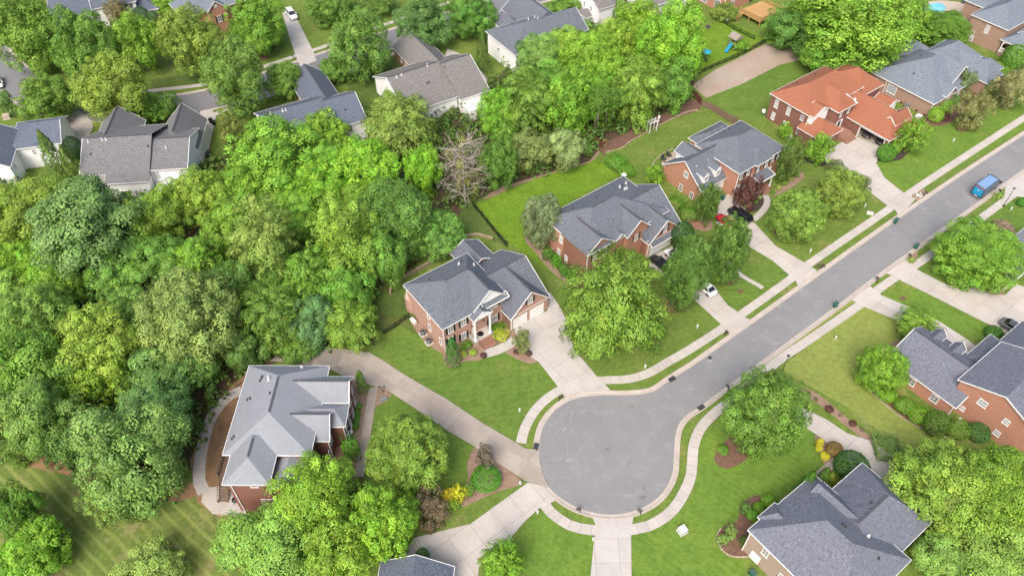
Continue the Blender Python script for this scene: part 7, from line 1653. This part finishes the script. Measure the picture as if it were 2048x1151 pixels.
simple('stone_slab', 'grey flat stone slab below the garden lamp post', 'stone', 768, 798, MB().box(-.55, -.28, -.05, .55, .28, .28).box(-.5, -.24, .28, .5, .24, .32), 'metal', 30)
gl = empty('lamp_globe', (*GT(703, 872), 0), 0, label='white round lamp at the end of the boxy hedge', cat='lamp')
obj('post', MB().tube([(0, 0, -.1), (0, 0, 1.2)], .06, 7).mesh('post'), M['black'], gl); obj('shade', MB().lathe([(.1, 1.15), (.42, 1.22), (.36, 1.36), (.06, 1.44)], n=14).mesh('shade'), M['plastic_white'], gl)
# children's play things behind the woods
pt = empty('play_tower', (*G(1467, 96), 0), R(36), label='weathered wooden play tower with roof and blue slide', cat='play tower')
for sx in (-.9, .9):
    for sy in (-.9, .9): obj('post', cached(('ptp',), lambda: MB().box(-.07, -.07, -.2, .07, .07, 3.0).mesh('post')), M['bark_pale'], pt, (sx, sy, 0))
obj('floor', MB().box(-1, -1, 1.35, 1, 1, 1.45).mesh('floor'), M['bark_pale'], pt)
obj('roof', MB().add([(-1.3, -1.3, 2.8), (1.3, -1.3, 2.8), (1.3, 1.3, 2.8), (-1.3, 1.3, 2.8), (0, -1.3, 3.9), (0, 1.3, 3.9)], [(0, 4, 5, 3), (1, 2, 5, 4), (0, 1, 4), (2, 3, 5), (3, 2, 1, 0)]).mesh('roof'), M['bark_pale'], pt)
obj('slide', MB().bar((-1, 0, 1.45), (-3.4, -.6, .25), .7, .08).bar((-1, .36, 1.6), (-3.4, -.24, .4), .06, .25).bar((-1, -.36, 1.6), (-3.4, -.96, .4), .06, .25).mesh('slide'), M['blue_plastic'], pt)
for k in range(4): obj('wall_board', cached(('ptw', k), lambda: MB().box(-.9, -.98, .2 + k * .28, .9, -.92, .45 + k * .28).mesh('wall_board')), M['bark_pale'], pt)
ub = empty('parasol', (*G(1410, 118), 0), 0, label='turquoise parasol in the play yard', cat='parasol')
obj('pole', MB().tube([(0, 0, -.1), (0, 0, 2.3)], .03, 6).mesh('pole'), M['metal'], ub); obj('canopy', MB().lathe([(1.15, 1.9), (1.1, 1.95), (.6, 2.2), (.04, 2.4)], n=8).mesh('canopy'), mat('turquoise', (.02, .42, .55), .6), ub)
for i, (x, y) in enumerate(((1407, 117), (1412, 124))): chair_(x, y, 20 + 90 * i, 'plastic_white', 'white chair under the turquoise parasol, %s of two' % ('upper', 'lower')[i])
wb = empty('wheelbarrow', (*G(1416, 58), 0), R(50), label='dark wheelbarrow on the play yard lawn', cat='wheelbarrow')
obj('tray', MB().add([(-.5, -.3, .4), (.5, -.25, .4), (.5, .25, .4), (-.5, .3, .4), (-.8, -.45, .75), (.7, -.4, .7), (.7, .4, .7), (-.8, .45, .75)], [(3, 2, 1, 0), (0, 1, 5, 4), (1, 2, 6, 5), (2, 3, 7, 6), (3, 0, 4, 7)]).mesh('tray'), M['metal_dark'], wb)
obj('wheel', MB().lathe([(.05, -.05), (.2, -.05), (.2, .05), (.05, .05)], n=12).mesh('wheel'), M['rubber'], wb, (.75, 0, .2), (R(90), 0, 0))
for sy in (-.3, .3): obj('handle', cached(('wbh',), lambda: MB().bar((.6, 0, .3), (-1.4, 0, .65), .05, .05).mesh('handle')), M['trim'], wb, (0, sy, 0))
for x, y, lb in ((1444, 40, 'left'), (1454, 43, 'right')): simple('water_barrel', 'white barrel at the brick wall with grid windows, %s of two' % lb, 'barrel', x, y, MB().lathe([(.34, 0), (.38, .3), (.38, .7), (.33, 1.0), (.1, 1.03)], n=14), 'plastic_white')
# golden timber deck
x0, y0 = G(*q15(570, 210), 0)
dk = empty('deck', (x0, y0, 0), R(36), label='golden timber deck with railings behind the brick house at the top', cat='deck')
for k in range(46): obj('plank', cached(('gpl',), lambda: MB().box(2.2, -.075 + .005, 1.55, 10.4, .07, 1.6).mesh('plank')), M['wood_gold'], dk, (0, -3.2 - k * .15, 0))
def railp(a, b):
    mb = MB(); a, b = Vector((*a, 0)), Vector((*b, 0)); n = int((b - a).length / .22)
    mb.bar(a + Vector((0, 0, 2.55)), b + Vector((0, 0, 2.55)), .14, .06).bar(a + Vector((0, 0, 1.75)), b + Vector((0, 0, 1.75)), .06, .08)
    for k in range(n + 1): p = a + (b - a) * k / n; mb.box(p.x - .03, p.y - .03, 1.3, p.x + .03, p.y + .03, 2.52)
    mb.build('railing', M['wood_gold'], dk)
railp((2.2, -3.6), (2.2, -10.0)); railp((2.2, -10.1), (10.4, -10.1)); railp((10.5, -10.0), (10.5, -3.2))
for p in ((2.3, -10), (6, -10), (10.3, -10), (2.3, -6.5), (10.3, -6.5), (2.3, -3.4)): obj('post', cached(('gdp',), lambda: MB().box(-.1, -.1, -.2, .1, .1, 2.65).mesh('post')), M['wood_gold'], dk, (p[0], p[1], 0))
for k in range(6): obj('stair_tread', cached(('gdt',), lambda: MB().box(-.16, -.6, -.03, .16, .6, .03).mesh('stair_tread')), M['wood_gold'], dk, (1.9 - k * .28, -4.2, 1.35 - k * .24))
obj('joist_skirt', MB().box(2.15, -10.15, 1.3, 10.5, -10.05, 1.55).box(2.1, -10.05, 1.3, 2.2, -3.2, 1.55).mesh('joist_skirt'), M['wood_gold'], dk)
for i in range(4): chair_(*q15(870 + i * 40, 25), 30 * i, 'plastic_white', 'white chair on the golden timber deck, %s from the left' % ('first', 'second', 'third', 'fourth')[i], 'white chairs on the golden deck', 1.2)
# bins and unit beside the white house left, porch swing seat
for x, y, lb in ((423, 246, 'upper'), (428, 250, 'lower')): 
    b = make_bin(x, y, 10, 'black bin, %s of two beside the driveway of the white gabled house' % lb, 'black bins of the white house')
    for ch in b.children: ch.data = ch.data.copy(); ch.data.materials.clear(); ch.data.materials.append(M['black'])
r_ = empty('air_conditioner', (*G(419, 312), 0), 0, label='dark air conditioner at the right wall of the white gabled house', cat='air conditioner')
obj('casing', boxy(.5, .45, .8, .02).mesh('casing'), M['metal_dark'], r_); obj('fan_grille', MB().lathe([(.34, .87), (.3, .9), (.02, .92)], n=14).mesh('fan_grille'), M['black'], r_)
simple('air_conditioner', 'grey air conditioner beside the tan brick side wall', 'air conditioner', 1812, 216, boxy(.42, .42, 1.1, .03), 'metal', 36)
simple('meter_box', 'white box at the corner of the tan brick side wall', 'utility box', 1836, 235, boxy(.6, .5, .5, .03), 'plastic_white', 36)
# stones round the mailbox bed, flowers
fb = simple('flower_pot', 'white flowers planted at the stone ringed mailbox', 'flowers', 1836, 392, (lambda mb: [mb.lathe([(.05, 0), (.2, .2), (.15, .35), (.02, .4)], (math.cos(k) * .1 * k, math.sin(k) * .1 * k, 0), 7) for k in range(9)] and mb)(MB()), 'plastic_white')
edging('stone ring of the mailbox bed by the terracotta driveway', [(1826, 390), (1834, 400), (1850, 392), (1846, 380)], step=.4)
